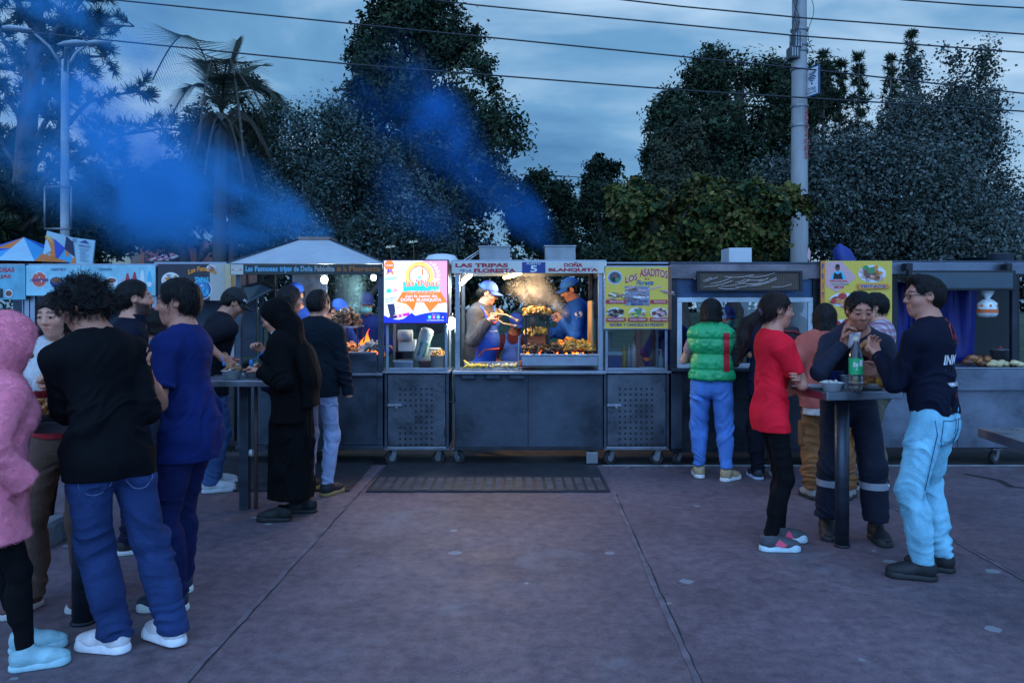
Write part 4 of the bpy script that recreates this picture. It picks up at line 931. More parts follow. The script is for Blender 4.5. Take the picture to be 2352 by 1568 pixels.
def print_on(I, name, garment, items, origin, xdir, zdir, d):
    """items: (text or polygon list, box, material); subdivided, then laid on the cloth"""
    drop = on_surface(garment, origin, d); o_ = Vector(origin); xd = Vector(xdir); zd = Vector(zdir); mb = MB()
    for it in items:
        if isinstance(it[0], str): letters(mb, it[0], it[1], it[2], lambda a, c, dd: drop(o_ + xd*a + zd*c), bold=it[3] if len(it) > 3 else .02)
        else:
            for poly in it[0]: mb.poly([drop(o_ + xd*a + zd*c) for a, c in poly], it[2])
    return mb.build(name, garment)
# ================================================================ THE CAST
del_test = None
def LP(x, y, yaw, u, v, D, dz=0.):
    w = P(u, v, D); a = R(yaw); dx, dy = w.x-x, w.y-y
    return (dx*math.cos(a)+dy*math.sin(a), -dx*math.sin(a)+dy*math.cos(a), w.z+dz)
BLK = (.008,.0075,.008); NV = (.008,.012,.03)
def sleeves(I, L_, mat, r=.055, name='sleeve'):
    f = Field(I['lo'], I['hi'], I['vox'])
    for sd, sh, el, wr in I['arms']: f.cap(sh, sh+(el-sh)*L_, r*I['s'], k=.01); f.cap(sh+(el-sh)*L_, sh+(el-sh)*(L_+.3), .05, k=.004, flat=True, sub=True)
    return fobj(name, f, mat, I['root'], folds(.006, 8, 14, 3))
def stripes(name, c1, c2, sc, axis=2, duty=.5):
    m, t, b, N, K = node_mat(name); tc = N('ShaderNodeTexCoord'); s = N('ShaderNodeSeparateXYZ'); K(tc.outputs['Object'], s.inputs[0])
    mu = N('ShaderNodeMath'); mu.operation = 'MULTIPLY'; mu.inputs[1].default_value = sc; K(s.outputs[axis], mu.inputs[0]); fr = N('ShaderNodeMath'); fr.operation = 'FRACT'; K(mu.outputs[0], fr.inputs[0])
    gt = N('ShaderNodeMath'); gt.operation = 'GREATER_THAN'; gt.inputs[1].default_value = duty; K(fr.outputs[0], gt.inputs[0]); mx_ = N('ShaderNodeMixRGB'); K(gt.outputs[0], mx_.inputs[0]); mx_.inputs[1].default_value = c1+(1,); mx_.inputs[2].default_value = c2+(1,)
    K(mx_.outputs[0], b.inputs['Base Color']); b.inputs['Roughness'].default_value = .85; return m
def plaid(name):
    m, t, b, N, K = node_mat(name); tc = N('ShaderNodeTexCoord'); s = N('ShaderNodeSeparateXYZ'); K(tc.outputs['Object'], s.inputs[0]); src = None
    for ax, sc in ((0, 18), (2, 18), (0, 36), (2, 36)):
        mu = N('ShaderNodeMath'); mu.operation = 'MULTIPLY'; mu.inputs[1].default_value = sc; K(s.outputs[ax], mu.inputs[0]); fr = N('ShaderNodeMath'); fr.operation = 'FRACT'; K(mu.outputs[0], fr.inputs[0])
        gt = N('ShaderNodeMath'); gt.operation = 'GREATER_THAN'; gt.inputs[1].default_value = .55 if sc == 18 else .88; K(fr.outputs[0], gt.inputs[0]); mx_ = N('ShaderNodeMixRGB'); mx_.inputs[0].default_value = .5
        hm = N('ShaderNodeMath'); hm.operation = 'MULTIPLY'; hm.inputs[1].default_value = .55; K(gt.outputs[0], hm.inputs[0]); K(hm.outputs[0], mx_.inputs[0])
        if src: K(src, mx_.inputs[1])
        else: mx_.inputs[1].default_value = (.42,.38,.42,1)
        mx_.inputs[2].default_value = (.22,.02,.05,1) if sc == 18 else (.02,.03,.12,1); src = mx_.outputs[0]
    K(src, b.inputs['Base Color']); b.inputs['Roughness'].default_value = .85; return m
DEN = lambda n, c: M(n, c, .85, var=.38, vs=4.5, bump=.5, bs=220, spec=.15, stretch=(1,1,.6))
SK1, SK2, SK3, SK4 = (.40,.22,.15), (.31,.165,.11), (.26,.135,.09), (.45,.27,.19)
# --- pink fleece at the left edge
fz = M('pink_fleece', (.97,.25,.34), .95, var=.16, vs=26, bump=.5, bs=200, sheen=.15)
x_, y_ = -2.205, 3.34
I = person('person in a pink fleece hooded jacket and black leggings, cut by the left edge', x_, y_, -46, 1.46, 1.12, SK1, .006, lean=4, fem=True, head=(0,10,0), lw=(-.22,.16,.72), rw=(.22,.10,.80), rhand=dict(d=(-.85,-.35,-.3), curl=.95), la=(-.09,.16,-20), ra=(.10,.12,-22),
    top=dict(mat=fz, hem=-.22, loose=1.36, amp=.010, hemw=1.1, name='jacket', slw=1.05, disp=lambda v, n, p, u, s: .0012*vnoise(v*90)), legs=dict(name='leggings', col=(.004,.004,.005), rt=.078, rk=.052, rc=.04, amp=.004), shoe=dict(col=(.28,.48,.52), sole=(.32,.52,.56), L=.24), hair=None, sn=3)
f = Field(I['hc']-.22, I['hc']+.24, .006); hx = I['hx']
f.ell(hx(0,-.025,.02), (.115,.135,.135), I['HR'], 0); f.cap(hx(0,-.06,-.06), I['neck']-I['fw']*.05-I['up']*.03, .11, .12, .05); f.ell(hx(0,.15,-.02), (.08,.10,.11), I['HR'], .02, sub=True)
ho = fobj('hood', f, fz, I['root'], lambda v, n: .0015*vnoise(v*70)+.006*vnoise(v*11))
dn = lambda p, n: np.tile(np.array([0,.1,-.6]), (len(p),1))
for o_, n_ in ((ho, 14000), (I['upper'], 32000)): add_strands(o_, n_, dn, .011, .0008, .8, .005, 2)
mb = MB(); zp = M('lilac_zip', (.22,.18,.55), .5, var=.1); drop = on_surface(I['upper'], (0,0,0), (0,-1,0))
mb.tube([drop((.01,.5,z)) for z in np.linspace(.72,1.2,14)], .007, zp, 6); mb.build('zip', I['upper'])
# --- woman facing the viewer behind the near table
wm_, rm_ = M('white_knit', (.50,.50,.50), .9, var=.1, vs=30, bump=.4, bs=180), M('red_knit', (.33,.012,.02), .9, var=.12, vs=30, bump=.4, bs=180)
x_, y_ = -2.30, 4.12
I = person('round-faced woman in a white and red sweater facing the viewer behind a standing table', x_, y_, 176, 1.60, 1.22, SK4, .005, lean=4, fem=True, head=(-4,8,0), belly=.05, lw=LP(x_,y_,176,150,880,3.85), rw=LP(x_,y_,176,100,880,3.85), la=(-.12,0,8), ra=(.13,.1,-6),
    top=dict(mats=[wm_, rm_], mat_of=lambda c, p, s: ((c[:,2] < 1.145-.03*np.cos(c[:,0]*7)) & (np.abs(c[:,0]) < .22)).astype(int), loose=1.1, name='sweater', hem=-.0), legs=dict(col=(.10,.06,.045), rc=.075, amp=.013), shoe=dict(col=(.085,.03,.03), sole=(.4,.38,.37)), hair=dict(kind='bob', col=(.02,.012,.01), th=.016, line=.012, cut=.035), lhand=dict(curl=.6), rhand=dict(curl=.6), sn=4)
# --- curly-haired man, back to us
x_, y_ = -1.775, 3.50; yw = 50
I = person('curly-haired man in black sweater, blue jeans and white sneakers, back turned, nearest left', x_, y_, yw, 1.665, 1.0, SK2, .005, lean=7, side=-3, head=(38,22,0), twist=-2, lw=LP(x_,y_,yw,150,892,3.74), lpole=(.25,.2,-1), rw=(.12,.22,1.02), rpole=(.1,-.8,-.6), lhand=dict(curl=.7, n=(.3,.2,-1)), la=(.03,.0,30), ra=(.23,-.13,6),
    top=dict(col=(.003,.0035,.005), name='sweater', hem=-.11, loose=1.0, amp=.016, sx=5, sz=10, var=.1), legs=dict(mat=DEN('denim_dark_blue', (.020,.042,.125)), rt=.094, rk=.076, rc=.066, amp=.017, drop=.045), shoe=dict(col=(.62,.58,.58), sole=(.68,.68,.70), L=.3, st=.04), hair=dict(kind='curly', col=(.012,.010,.011), th=.014, n=2400, L=.036), sn=5)
dj = M('denim_seam', (.10,.13,.26), .8, var=.2)
def seams(I, m, items, dy=1):
    """stitched pocket outlines laid on the seat of the trousers"""
    drop = on_surface(I['trousers'], (0,0,0), (0,dy,0)); mb = MB()
    for pl in items: mb.tube([drop((a, -.5*dy, z)) for a, z in pl], .0026, m, 5)
    return mb.build('pocket_seam', I['trousers'])
pk = lambda cx, zt, w, h: [[(cx-w,zt+.004),(cx-w*.3,zt),(cx+w*.3,zt),(cx+w,zt+.006)], [(cx-w,zt),(cx-w,zt-h*.4),(cx-w*.9,zt-h*.75),(cx-w*.4,zt-h),(cx,zt-h*1.05),(cx+w*.4,zt-h),(cx+w*.9,zt-h*.75),(cx+w,zt-h*.4),(cx+w,zt)]]
seams(I, dj, pk(-.085,.865,.062,.14)+pk(.09,.87,.062,.14))
# --- man in blue tee, profile to the left
x_, y_ = -1.665, 4.12; yw = 84
I = person('man in a royal blue tee shirt and navy track pants, in profile looking left', x_, y_, yw, 1.665, 1.0, (.34,.18,.12), .005, lean=3, head=(20,3,0), belly=.05, lw=LP(x_,y_,yw,336,856,3.70), rw=(.15,.36,1.10), lpole=(-.5,-.1,-.9), lhand=dict(curl=.5), la=(-.13,.01,6), ra=(.12,.12,0),
    top=dict(col=(.008,.017,.095), sleeve=.36, hem=-.15, loose=1.03, amp=.016, sx=5, sz=9, slw=1.12, name='tee_shirt'), legs=dict(col=(.008,.012,.055), rt=.098, rk=.078, rc=.062, amp=.013), shoe=dict(col=(.012,.025,.045), sole=(.55,.58,.55), L=.3, st=.036, stripe=(.5,.6,.05)), hair=dict(kind='short', col=BLK, th=.018, n=1800, L=.045, line=-.004), sn=6)
# --- bearded man behind
person('smiling bearded man with cropped hair and dark jacket, seen between two nearer heads', -2.40, 5.0, -68, 1.69, 1.05, SK1, .006, head=(6,-2,0), top=dict(col=(.006,.008,.018), hem=-.1, collar=.05, name='jacket'), legs=dict(col=(.01,.012,.03)), hair=dict(kind='fade', col=BLK, th=.012, n=900), beard=.92, sn=7)
person('person in a black coat mostly hidden behind the woman in white and red', -2.92, 5.15, 10, 1.60, 1.1, SK2, .008, top=dict(col=(.006,.006,.008), hem=-.2, loose=1.15, name='coat'), legs=dict(col=(.01,.01,.012)), hair=dict(kind='bob', col=BLK), sn=8)
person('dark-haired woman in a speckled top, glimpsed between the two men on the left', -2.74, 6.1, 150, 1.50, .95, SK3, .008, fem=True, top=dict(mat=M('speckled_cloth', (.10,.10,.12), .9, var=.9, vs=60), name='blouse'), legs=dict(col=(.02,.02,.03)), hair=dict(kind='bob', col=BLK, cut=.03), sn=9, head=(-20,5,0))
# --- man with black cap
x_, y_ = -2.50, 6.62; yw = -58
I = person('man in a black lettered cap and black tee, head bowed over his bowl', x_, y_, yw, 1.70, 1.1, SK2, .006, lean=10, head=(-6,30,0), lw=LP(x_,y_,yw,528,832,6.45), rw=LP(x_,y_,yw,512,822,6.35), rpole=(.5,-.5,-.6), rhand=dict(curl=.6), la=(-.12,.05,10), ra=(.12,-.03,-12), top=dict(col=(.008,.009,.014), sleeve=.45, hem=-.12, loose=1.12, slw=1.15, name='tee_shirt'), legs=dict(mat=DEN('denim_mid_blue', (.05,.10,.24)), amp=.014), shoe=dict(col=(.5,.53,.56), sole=(.5,.53,.56)), hair=dict(kind='short', col=BLK, n=500), beard=.3, sn=10)
cap_hat(I, (.008,.008,.010), letters_='MG')
# --- nun
x_, y_ = -1.60, 5.78; yw = 92; hb = M('black_habit', (.003,.003,.0035), .9, var=.2, vs=3, bump=.2, bs=90, spec=.1)
I = person('nun in a black habit and long veil eating at the standing table', x_, y_, yw, 1.575, 1.12, SK1, .006, lean=6, fem=True, head=(0,24,0), lw=LP(x_,y_,yw,600,853,5.68), rw=LP(x_,y_,yw,606,806,5.95), lpole=(-.4,-.5,-.8), rpole=(.4,-.5,-.8), lhand=dict(curl=.35, n=(0,.2,-1)), rhand=dict(curl=.8, n=(-.6,0,-.8)), la=(-.13,.03,4), ra=(.10,-.10,0), belly=.03,
    top=dict(mat=hb, name='habit', hem=-.15, loose=1.2, slw=1.15, amp=.010), legs=dict(name='skirt', mat=hb, rc=.225, end=.15, amp=.02), shoe=dict(col=(.007,.007,.008), sole=(.01,.01,.01), L=.26), hair=None, sn=11)
hx = I['hx']; f = Field(I['hc']-np.array((.34,.5,.95)), I['hc']+.26, .008)
f.ell(hx(0,-.025,.03), np.array((.087,.105,.10)), I['HR'], 0); f.cap(hx(0,-.05,0), hx(0,-.07,-.13), .092, .10, .05); f.cap(hx(0,-.07,-.1), I['pel']+np.array((0,-.12,.22)), .10, .15, .08, fl=(0,1,0), flf=.5); f.cap(I['pel']+np.array((0,-.12,.25)), I['pel']+np.array((0,-.13,-.06)), .15, .165, .08, fl=(0,1,0), flf=.42)
f.ell(hx(0,.115,-.045), np.array((.068,.085,.105)), I['HR'], .012, sub=True); f.clip(I['pel']+np.array((0,0,-.04)), (0,0,-1))
fobj('veil', f, hb, I['root'], lambda v, n: folds(.014, 13, 1.6, 4)(v, n))
wcm = M('white_cuff', (.5,.55,.6), .85, var=.08)
f = Field(hx(0,0,0)-.2, hx(0,0,0)+.2, .006); f.cap(hx(0,.0,-.125), hx(0,.03,-.115), .066, .05, .02); f.clip(hx(0,.0,-.10), I['HR'][:,2]); fobj('collar', f, wcm, I['root'])
sd, sh, el, wr = I['arms'][0]; mb = MB(); mb.cyl(wr+(el-wr)*.05, wr+(el-wr)*.17, .038, wcm, .043, 14); mb.build('cuff', I['root'])
mb = MB(); mb.cyl(wr-(el-wr)*.02, wr+(el-wr)*.05, .031, M('watch_black', (.01,.01,.01), .3), .031, 14); mb.build('watch', I['root']); glasses(I)
# --- queue at the hipped stall
I = person('man in dark jacket and pale worn jeans queueing at the hipped stall, back turned', -1.585, 6.46, -14, 1.655, 1.08, SK2, .006, lw=(-.26,.1,.86), rw=(.27,.03,.79), la=(-.1,.05,4), ra=(.11,-.03,-16), head=(-10,4,0), top=dict(col=(.005,.009,.014), hem=-.09, loose=1.14, name='jacket', collar=.03), legs=dict(mat=DEN('denim_pale_worn', (.27,.31,.46)), rt=.082, rk=.058, rc=.045, amp=.012), shoe=dict(col=(.01,.01,.012), sole=(.22,.14,.05)), hair=dict(kind='short', col=BLK, th=.014, n=900), sn=12)
person('long-haired person in a dark navy jacket at the counter, behind the nun', -2.02, 6.9, -62, 1.70, 1.05, SK2, .008, lean=6, lw=(-.2,.3,1.05), rw=(.2,.3,1.05), top=dict(col=(.008,.012,.035), hem=-.12, loose=1.12, name='jacket'), legs=dict(col=(.01,.012,.02)), hair=dict(kind='long', col=BLK, th=.018), sn=13)
# --- vendors of the hipped stall
VB = (.02,.06,.30); VC = (.012,.07,.42); vend = 'cooks in blue at the stalls'
I = person('tall cook with blue cap and face mask, behind the heads of the queue', -2.26, 8.35, 196, 1.76, 1.05, SK1, .008, top=dict(col=VB, name='jacket'), legs=dict(col=NV), hair=dict(kind='short', col=BLK, n=200), sn=14, head=(-25,14,0)); cap_hat(I, VC); mask(I)
I = person('stooping cook in a blue cap bent low over the grill in the hipped stall', -1.98, 8.55, -150, 1.64, 1.05, SK1, .007, lean=16, top=dict(col=VB, name='jacket'), legs=dict(col=NV), hair=dict(kind='short', col=BLK, n=200), sn=15, head=(36,36,0), lw=(-.2,.3,1.1), rw=(.2,.35,1.1)); cap_hat(I, VC); mask(I)
I = person('masked cook in dark blue standing behind the flames', -1.60, 8.75, 186, 1.66, 1.08, SK2, .007, top=dict(col=(.008,.02,.13), name='jacket', collar=.04), legs=dict(col=NV), hair=dict(kind='short', col=BLK, n=200), sn=16, head=(4,10,0), lw=(-.2,.3,1.0), rw=(.2,.32,1.0)); cap_hat(I, (.006,.016,.11)); mask(I)
# --- cook with tongs at the bright stall
x_, y_ = -.335, 8.22; yw = -128
I = person('woman cook with blue cap, grey sleeves and blue apron turning food with tongs', x_, y_, yw, 1.68, 1.1, SK1, .0055, lean=5, fem=True, head=(26,16,0), rw=LP(x_,y_,yw,1122,760,7.98), lw=LP(x_,y_,yw,1138,748,8.4), rpole=(.6,-.4,-.7), rhand=dict(curl=.85, n=(-.5,0,-.8)), lhand=dict(curl=.85), belly=.05, zoff=.10,
    top=dict(col=(.045,.045,.055), loose=1.12, hem=-.05, name='shirt', collar=.03, slw=1.15, amp=.012), legs=dict(col=NV), hair=dict(kind='bun', col=BLK, n=700), sn=17); cap_hat(I, (.012,.05,.36)); WC = I
apm = M('apron_blue', (.015,.07,.40), .75, var=.12, vs=8, bump=.2, bs=120); tri = M('apron_trim', (.60,.09,.02), .7, var=.1)
def apron(I, trim=True):
    f = Field(I['lo'], I['hi'], I['vox']); s = I['s']; p, up, fw, rt, ch = I['pel'], I['up'], I['fw'], I['rt'], I['chest']
    f.ell(p+np.array((0,.02,-.12))*s, np.array((.19,.15,.3))*s, None, 0); f.ell(p+up*.16*s+fw*.05, np.array((.17,.165,.2))*s, I['LR'], .06); f.ell(ch+fw*.012, np.array((.165,.155,.17))*s, I['LR'], .06); f.cap(I['neck']-up*.05-rt*.1+fw*.02, ch+fw*.1-rt*.08, .06, .06, .04); f.cap(I['neck']-up*.05+rt*.1+fw*.02, ch+fw*.1+rt*.08, .06, .06, .04)
    f.ell(I['neck']+fw*.10-up*.02, (.07,.13,.10), I['LR'], .02, sub=True); f.clip(p+fw*-.03, -fw); 
    for sd in (-1, 1): f.ell(I['shp'][0 if sd < 0 else 1]-up*.03, (.075,.16,.13), I['LR'], .02, sub=True)
    f.clip(p-up*.38*s, (0,0,-1)); o = fobj('apron', f, apm, I['root'], folds(.008, 6, 6, 8))
    if trim:
        d = on_surface(o, (0,0,0), -fw, True); d2 = on_surface(o, (0,0,0), -rt+0*fw); mb = MB()
        tb = lambda q: (lambda z: mb.tube(z, .008, tri, 6) if len(z) > 1 else None)([p_ for p_ in q if p_ is not None]); C = lambda a, b_: d(Vector(ch+fw*.5+rt*a+up*b_))
        for sg in (-1, 1):
            tb([C(sg*a, b_) for a, b_ in ((.085,.13),(.075,.09),(.05,.04),(.0,.0))]); tb([C(sg*a, b_) for a, b_ in ((.135,.12),(.125,.05),(.14,-.03),(.15,-.12),(.15,-.3))])
        tb([C(a, b_) for a, b_ in ((-.14,-.33),(-.12,-.26),(-.07,-.25),(0,-.25),(.07,-.25),(.12,-.26),(.14,-.33))])
        mb.build('trim', o)
    return o
ao = apron(I)
wt = M('print_white', (.6,.6,.62), .7, var=.05)
d = I['fw']; print_on(I, 'embroidery', ao, [('Las tripas', (-.055,-.008,.055,.008), wt)], I['chest']+I['fw']*.5+I['up']*-.07-I['rt']*-.01, -I['rt'], I['up'], -d)
mb = MB(); mb.ball(I['hx'](.083,-.005,-.03), .006, M('pearl', (.6,.6,.58), .2, var=0)); mb.build('earring', I['root'])
I = person('small helper in a blue cap at the back, behind the tongs', .03, 9.0, 170, 1.43, .95, SK3, .008, top=dict(col=(.05,.012,.02), name='shirt'), legs=dict(col=NV), hair=dict(kind='short', col=BLK, n=150), sn=18, head=(30,25,0), lw=(-.15,.25,.9), rw=(.15,.25,.9)); cap_hat(I, (.012,.05,.36)); apron(I, False)
# --- cook at the right of the hatch
x_, y_ = .74, 8.75; yw = 98
I = person('man cook in bright blue jacket and cap looking down at the grill', x_, y_, yw, 1.775, 1.08, (.35,.19,.13), .0065, lean=4, zoff=.06, head=(4,20,0), lw=LP(x_,y_,yw,1288,748,8.55), rw=(.2,.4,1.15), lpole=(-.5,-.6,-.6), lhand=dict(curl=.8), top=dict(col=(.015,.09,.43), loose=1.15, name='jacket', collar=.03, amp=.011), legs=dict(col=NV), hair=dict(kind='short', col=BLK, n=500), sn=19); cap_hat(I, (.012,.11,.48)); MC = I
print_on(I, 'badge', I['upper'], [([[(.045*math.cos(t), .035+.03*math.sin(t)) for t in [R(k*20) for k in range(18)]]], None, wt), ([[(-.04,-.012),(.04,-.012),(.04,-.003),(-.04,-.003)]], None, wt)], I['chest']-I['rt']*.5+I['up']*.02+I['fw']*.035, I['fw']*-1, I['up'], I['rt'])
mb = MB()
for z in (.07,-.02,-.11,-.2): mb.ball(I['chest']+I['fw']*.125+I['up']*z-I['rt']*.04, .008, wt)
mb.build('buttons', I['upper'])
# --- woman in the green vest
x_, y_ = 1.775, 7.05; yw = -12
gm = M('green_nylon', (.012,.30,.10), .42, var=.12, vs=10, bump=.12, bs=60)
def quilt(v, n, p, u, s):
    z = v[:,2]-p[2]; q = np.abs(np.sin(math.pi*(z+.02)/.135)); return .026*(q**.5-.5) + .007*vnoise(v*np.array([22,22,9])) + .006*vnoise(v*40)
I = person('woman in green puffer vest and headphones, blue trousers, back turned at the counter', x_, y_, yw, 1.585, .98, SK4, .006, fem=True, head=(-18,6,0), rw=LP(x_,y_,yw,1690,790,7.28), rpole=(.8,-.4,-.6), lw=(-.15,.33,1.05), la=(-.115,.0,10), ra=(.115,-.10,-40), hipx=-.01,
    top=dict(mat=gm, sleeve=0, hem=.035, loose=1.27, name='vest', collar=.07, disp=quilt, amp=.003), legs=dict(mat=DEN('denim_bright_blue', (.075,.19,.50)), rt=.105, rk=.078, rc=.052, end=.11, rise=.16, amp=.014, drop=-.03, hipw=1.06), shoe=dict(col=(.38,.27,.15), sole=(.6,.6,.6), L=.27, st=.045), hair=dict(kind='bob', col=BLK, th=.018, cut=.03, n=1400), sn=20); GW = I
sleeves(I, .62, stripes('striped_knit', (.42,.34,.32), (.16,.02,.03), 62), .053)
hx = I['hx']; hpm = M('headphone_black', (.015,.015,.017), .35, var=.05); hpb = M('headphone_band', (.28,.29,.31), .3, .6, var=.05); mb = MB()
mb.tube([hx(.102*math.cos(t), -.0, .03+.10*math.sin(t)) for t in [R(k*12) for k in range(0,16)]], .009, hpb, 7)
o = mb.build('headphones', I['root'])
for sd in (-1, 1): m2 = MB(); m2.cyl(hx(sd*.082,0,.0), hx(sd*.112,0,.0), .04, hpm, .034, 18); m2.cyl(hx(sd*.112,0,.0), hx(sd*.118,0,.0), .024, hpb, .02, 14); m2.build('ear_cup', o)
mb = MB(); rs = M('red_strap', (.38,.012,.02), .6, var=.15); q = I['shp'][1]; fw, up, rt = I['fw'], I['up'], I['rt']
drop = on_surface(I['upper'], (0,0,0), (0,1,0)); zz = np.linspace(q[2]-.30, q[2]+.035, 12); pt = [(drop((q[0]-.045, -.5, z)), drop((q[0]+.005, -.5, z))) for z in zz]
for (a, b_), (c_, d_) in zip(pt, pt[1:]): mb.slab([a, b_, d_, c_], (0,-.008,0), rs)
mb.build('strap', I['root'])
# --- behind the glass on the right cart
I = person('cook in blue cap and mask behind the white-framed glass', 2.36, 8.75, 172, 1.50, 1., SK2, .008, top=dict(col=(.01,.03,.17), name='jacket'), legs=dict(col=NV), hair=dict(kind='short', col=BLK, n=150), sn=21, head=(10,10,0)); cap_hat(I, (.012,.05,.33)); mask(I)
I = person('masked worker behind the left corner of the white-framed glass', 1.72, 8.75, 200, 1.57, 1., SK2, .008, top=dict(col=(.01,.03,.2), name='jacket'), legs=dict(col=NV), hair=dict(kind='short', col=BLK, n=150), sn=22); mask(I)
# --- woman in red
x_, y_ = 1.635, 5.05; yw = -88
tail = [(.03,-.15,1.42), (.04,-.20,1.32), (.05,-.235,1.23), (.05,-.25,1.13)]
I = person('woman in a long red tee with a long dark ponytail, arms folded, facing right', x_, y_, yw, 1.615, .86, (.38,.20,.14), .005, fem=True, lean=1, head=(-4,4,0), rw=(-.06,.20,1.13), lw=(.12,.13,1.075), rpole=(.8,-.05,-.65), lpole=(-.6,.3,-.75), rhand=dict(curl=.5), lhand=dict(d=(.9,-.25,.25), n=(0,-1,.1), curl=.75), la=(-.09,.09,4), ra=(.085,-.03,-6), belly=.02,
    top=dict(col=(.80,.012,.03), sleeve=.34, hem=-.125, loose=.94, amp=.014, sx=6, sz=11, name='tee_shirt', slw=1.25, hemw=.88), legs=dict(name='leggings', col=(.004,.004,.005), rt=.076, rk=.055, rc=.043, amp=.006, end=.10, seat=.72, hipw=.9), shoe=dict(col=(.06,.065,.075), sole=(.45,.58,.62), L=.28, st=.042, stripe=(.70,.06,.13)), hair=dict(kind='pony', col=(.028,.014,.010), th=.010, tail=tail, n=2600, L=.07, rs=[.022,.036,.045,.042,.012]), sn=23); RW = I
hx = I['hx']; mb = MB(); sc_ = M('scrunchie', (.12,.05,.09), .8, var=.9, vs=60); c = hx(0,-.118,-.028)
for k in range(12): t = 2*math.pi*k/12; mb.ball(c + I['rt']*.03*math.cos(t) + I['up']*.024*math.sin(t) - I['fw']*.006*(k % 2), .014, sc_, 8)
mb.build('scrunchie', I['root']); mb = MB(); mb.ball(hx(.084,-.004,-.042), .005, M('gold_stud', (.5,.35,.12), .25, .8, var=0)); mb.build('earring', I['root'])
# --- man with dark backpack behind her
x_, y_ = 2.27, 7.02; yw = 6
I = person('man in a dark jacket with red-trimmed backpack, mostly behind the woman in red', x_, y_, yw, 1.60, 1.1, SK2, .007, lw=(-.2,.3,1.05), rw=(.22,.3,1.0), top=dict(col=(.008,.011,.025), hem=-.12, loose=1.15, name='jacket'), legs=dict(col=(.006,.007,.012), rc=.062), shoe=dict(col=(.02,.025,.035), sole=(.35,.4,.5)), hair=dict(kind='short', col=BLK, th=.014, n=500), sn=24)
mb = MB(); bp_ = M('backpack_black', (.010,.010,.014), .7, var=.15); bd = M('red_webbing', (.28,.012,.02), .7, var=.1); c = I['chest']
mb.box(tuple(c+np.array((-.15,-.30,-.26))), tuple(c+np.array((.15,-.13,.16))), bp_, .05); mb.box(tuple(c+np.array((-.11,-.335,-.24))), tuple(c+np.array((.11,-.295,-.04))), bp_, .03)
for z in (.10, -.02): mb.tube([c+np.array((-.15,-.30,z)), c+np.array((-.05,-.306,z+.02)), c+np.array((.08,-.306,z+.015)), c+np.array((.15,-.30,z-.01))], .008, bd, 6)
bk = mb.build('backpack'); bk.location = (x_, y_, 0); bk.rotation_euler = (0,0,R(yw)); tag(bk, 'black backpack with red piping worn by the man behind the woman in red', 'backpack')
# --- woman in salmon jacket
x_, y_ = 2.47, 6.28; yw = -18
I = person('woman with black bob, loose salmon jacket and brown cargo pants, back turned', x_, y_, yw, 1.54, 1.05, SK1, .006, fem=True, lean=4, lw=(-.3,.02,.82), rw=(.24,.2,.9), la=(-.09,-.02,30), ra=(.16,.04,-20), top=dict(col=(.42,.10,.075), hem=-.10, loose=1.24, name='jacket', slw=1.35, amp=.014, sz=4), legs=dict(mat=M('brown_canvas', (.20,.075,.022), .85, var=.3, vs=6, bump=.3, bs=120), rt=.098, rk=.088, rc=.08, amp=.016, drop=-.01, end=.09), shoe=dict(col=(.25,.23,.21), sole=(.012,.012,.014), st=.05, boot=.03), hair=dict(kind='bob', col=(.014,.010,.010), th=.018, n=900), sn=25)
f = Field(I['lo'], I['hi'], .008); f.cap(I['pel']+np.array((0,0,.02)), I['pel']+np.array((0,-.01,-.16)), .17, .172, .02, fl=(0,1,0), flf=.8, flat=True); fobj('under_shirt', f, M('printed_white', (.42,.38,.36), .9, var=.5, vs=14), I['root'], folds(.006, 8, 5, 2))
mb = MB(); p_ = I['pel']
for sd in (-1, 1): k = I['legs'][0 if sd < 0 else 1][2]; mb.box((k[0]+sd*.085-.018, k[1]-.07, k[2]-.02), (k[0]+sd*.085+.018, k[1]+.05, k[2]+.17), M('brown_canvas', (0,0,0)), .012)
mb.build('cargo_pocket', I['trousers'])
# --- man eating, facing us, with hi-vis stripes
x_, y_ = 2.24, 5.30; yw = 172
hv = [M('navy_twill', (.005,.008,.022), .85, var=.15, vs=8, bump=.25, bs=120), M('hivis_yellow', (.42,.55,.04), .6, var=.08), M('reflective_grey', (.30,.32,.36), .4, var=.08)]
def hvb(c, p, s):
    z = c[:,2]-p[2]-.115; body_ = np.abs(c[:,0]) < .23; k = np.zeros(len(c), int); k[body_ & (np.abs(z) < .042)] = 1; k[body_ & (np.abs(z) < .022)] = 2; return k
def hvl(c): k = np.zeros(len(c), int); k[np.abs(c[:,2]-.36) < .022] = 2; return k
I = person('dark-haired man in navy workwear with reflective stripes, eating behind the table', x_, y_, yw, 1.66, .98, (.34,.17,.11), .005, lean=17, head=(0,8,0), neckfwd=.05, rw=LP(x_,y_,yw,1938,790,5.0), lw=LP(x_,y_,yw,2012,822,4.98), rpole=(.75,-.1,-.75), lpole=(-.75,-.1,-.75), rhand=dict(d=(-.15,.15,1), n=(-.6,.6,0), curl=.7), lhand=dict(d=(.75,.1,.45), n=(.0,-.3,1), curl=.7), la=(-.15,.08,6), ra=(.14,.0,-10),
    top=dict(mats=hv, mat_of=hvb, loose=1.06, name='work_shirt', hem=-.05), legs=dict(mats=hv, mat_of=hvl, mat=hv[0], rt=.10, rk=.085, rc=.075, amp=.014, drop=-.02, end=.13), shoe=dict(col=(.012,.011,.012), sole=(.02,.02,.02), L=.3, boot=.08, st=.04), hair=dict(kind='short', col=BLK, th=.012, n=1500, L=.035, line=.004), beard=.12, sn=26); WM = I
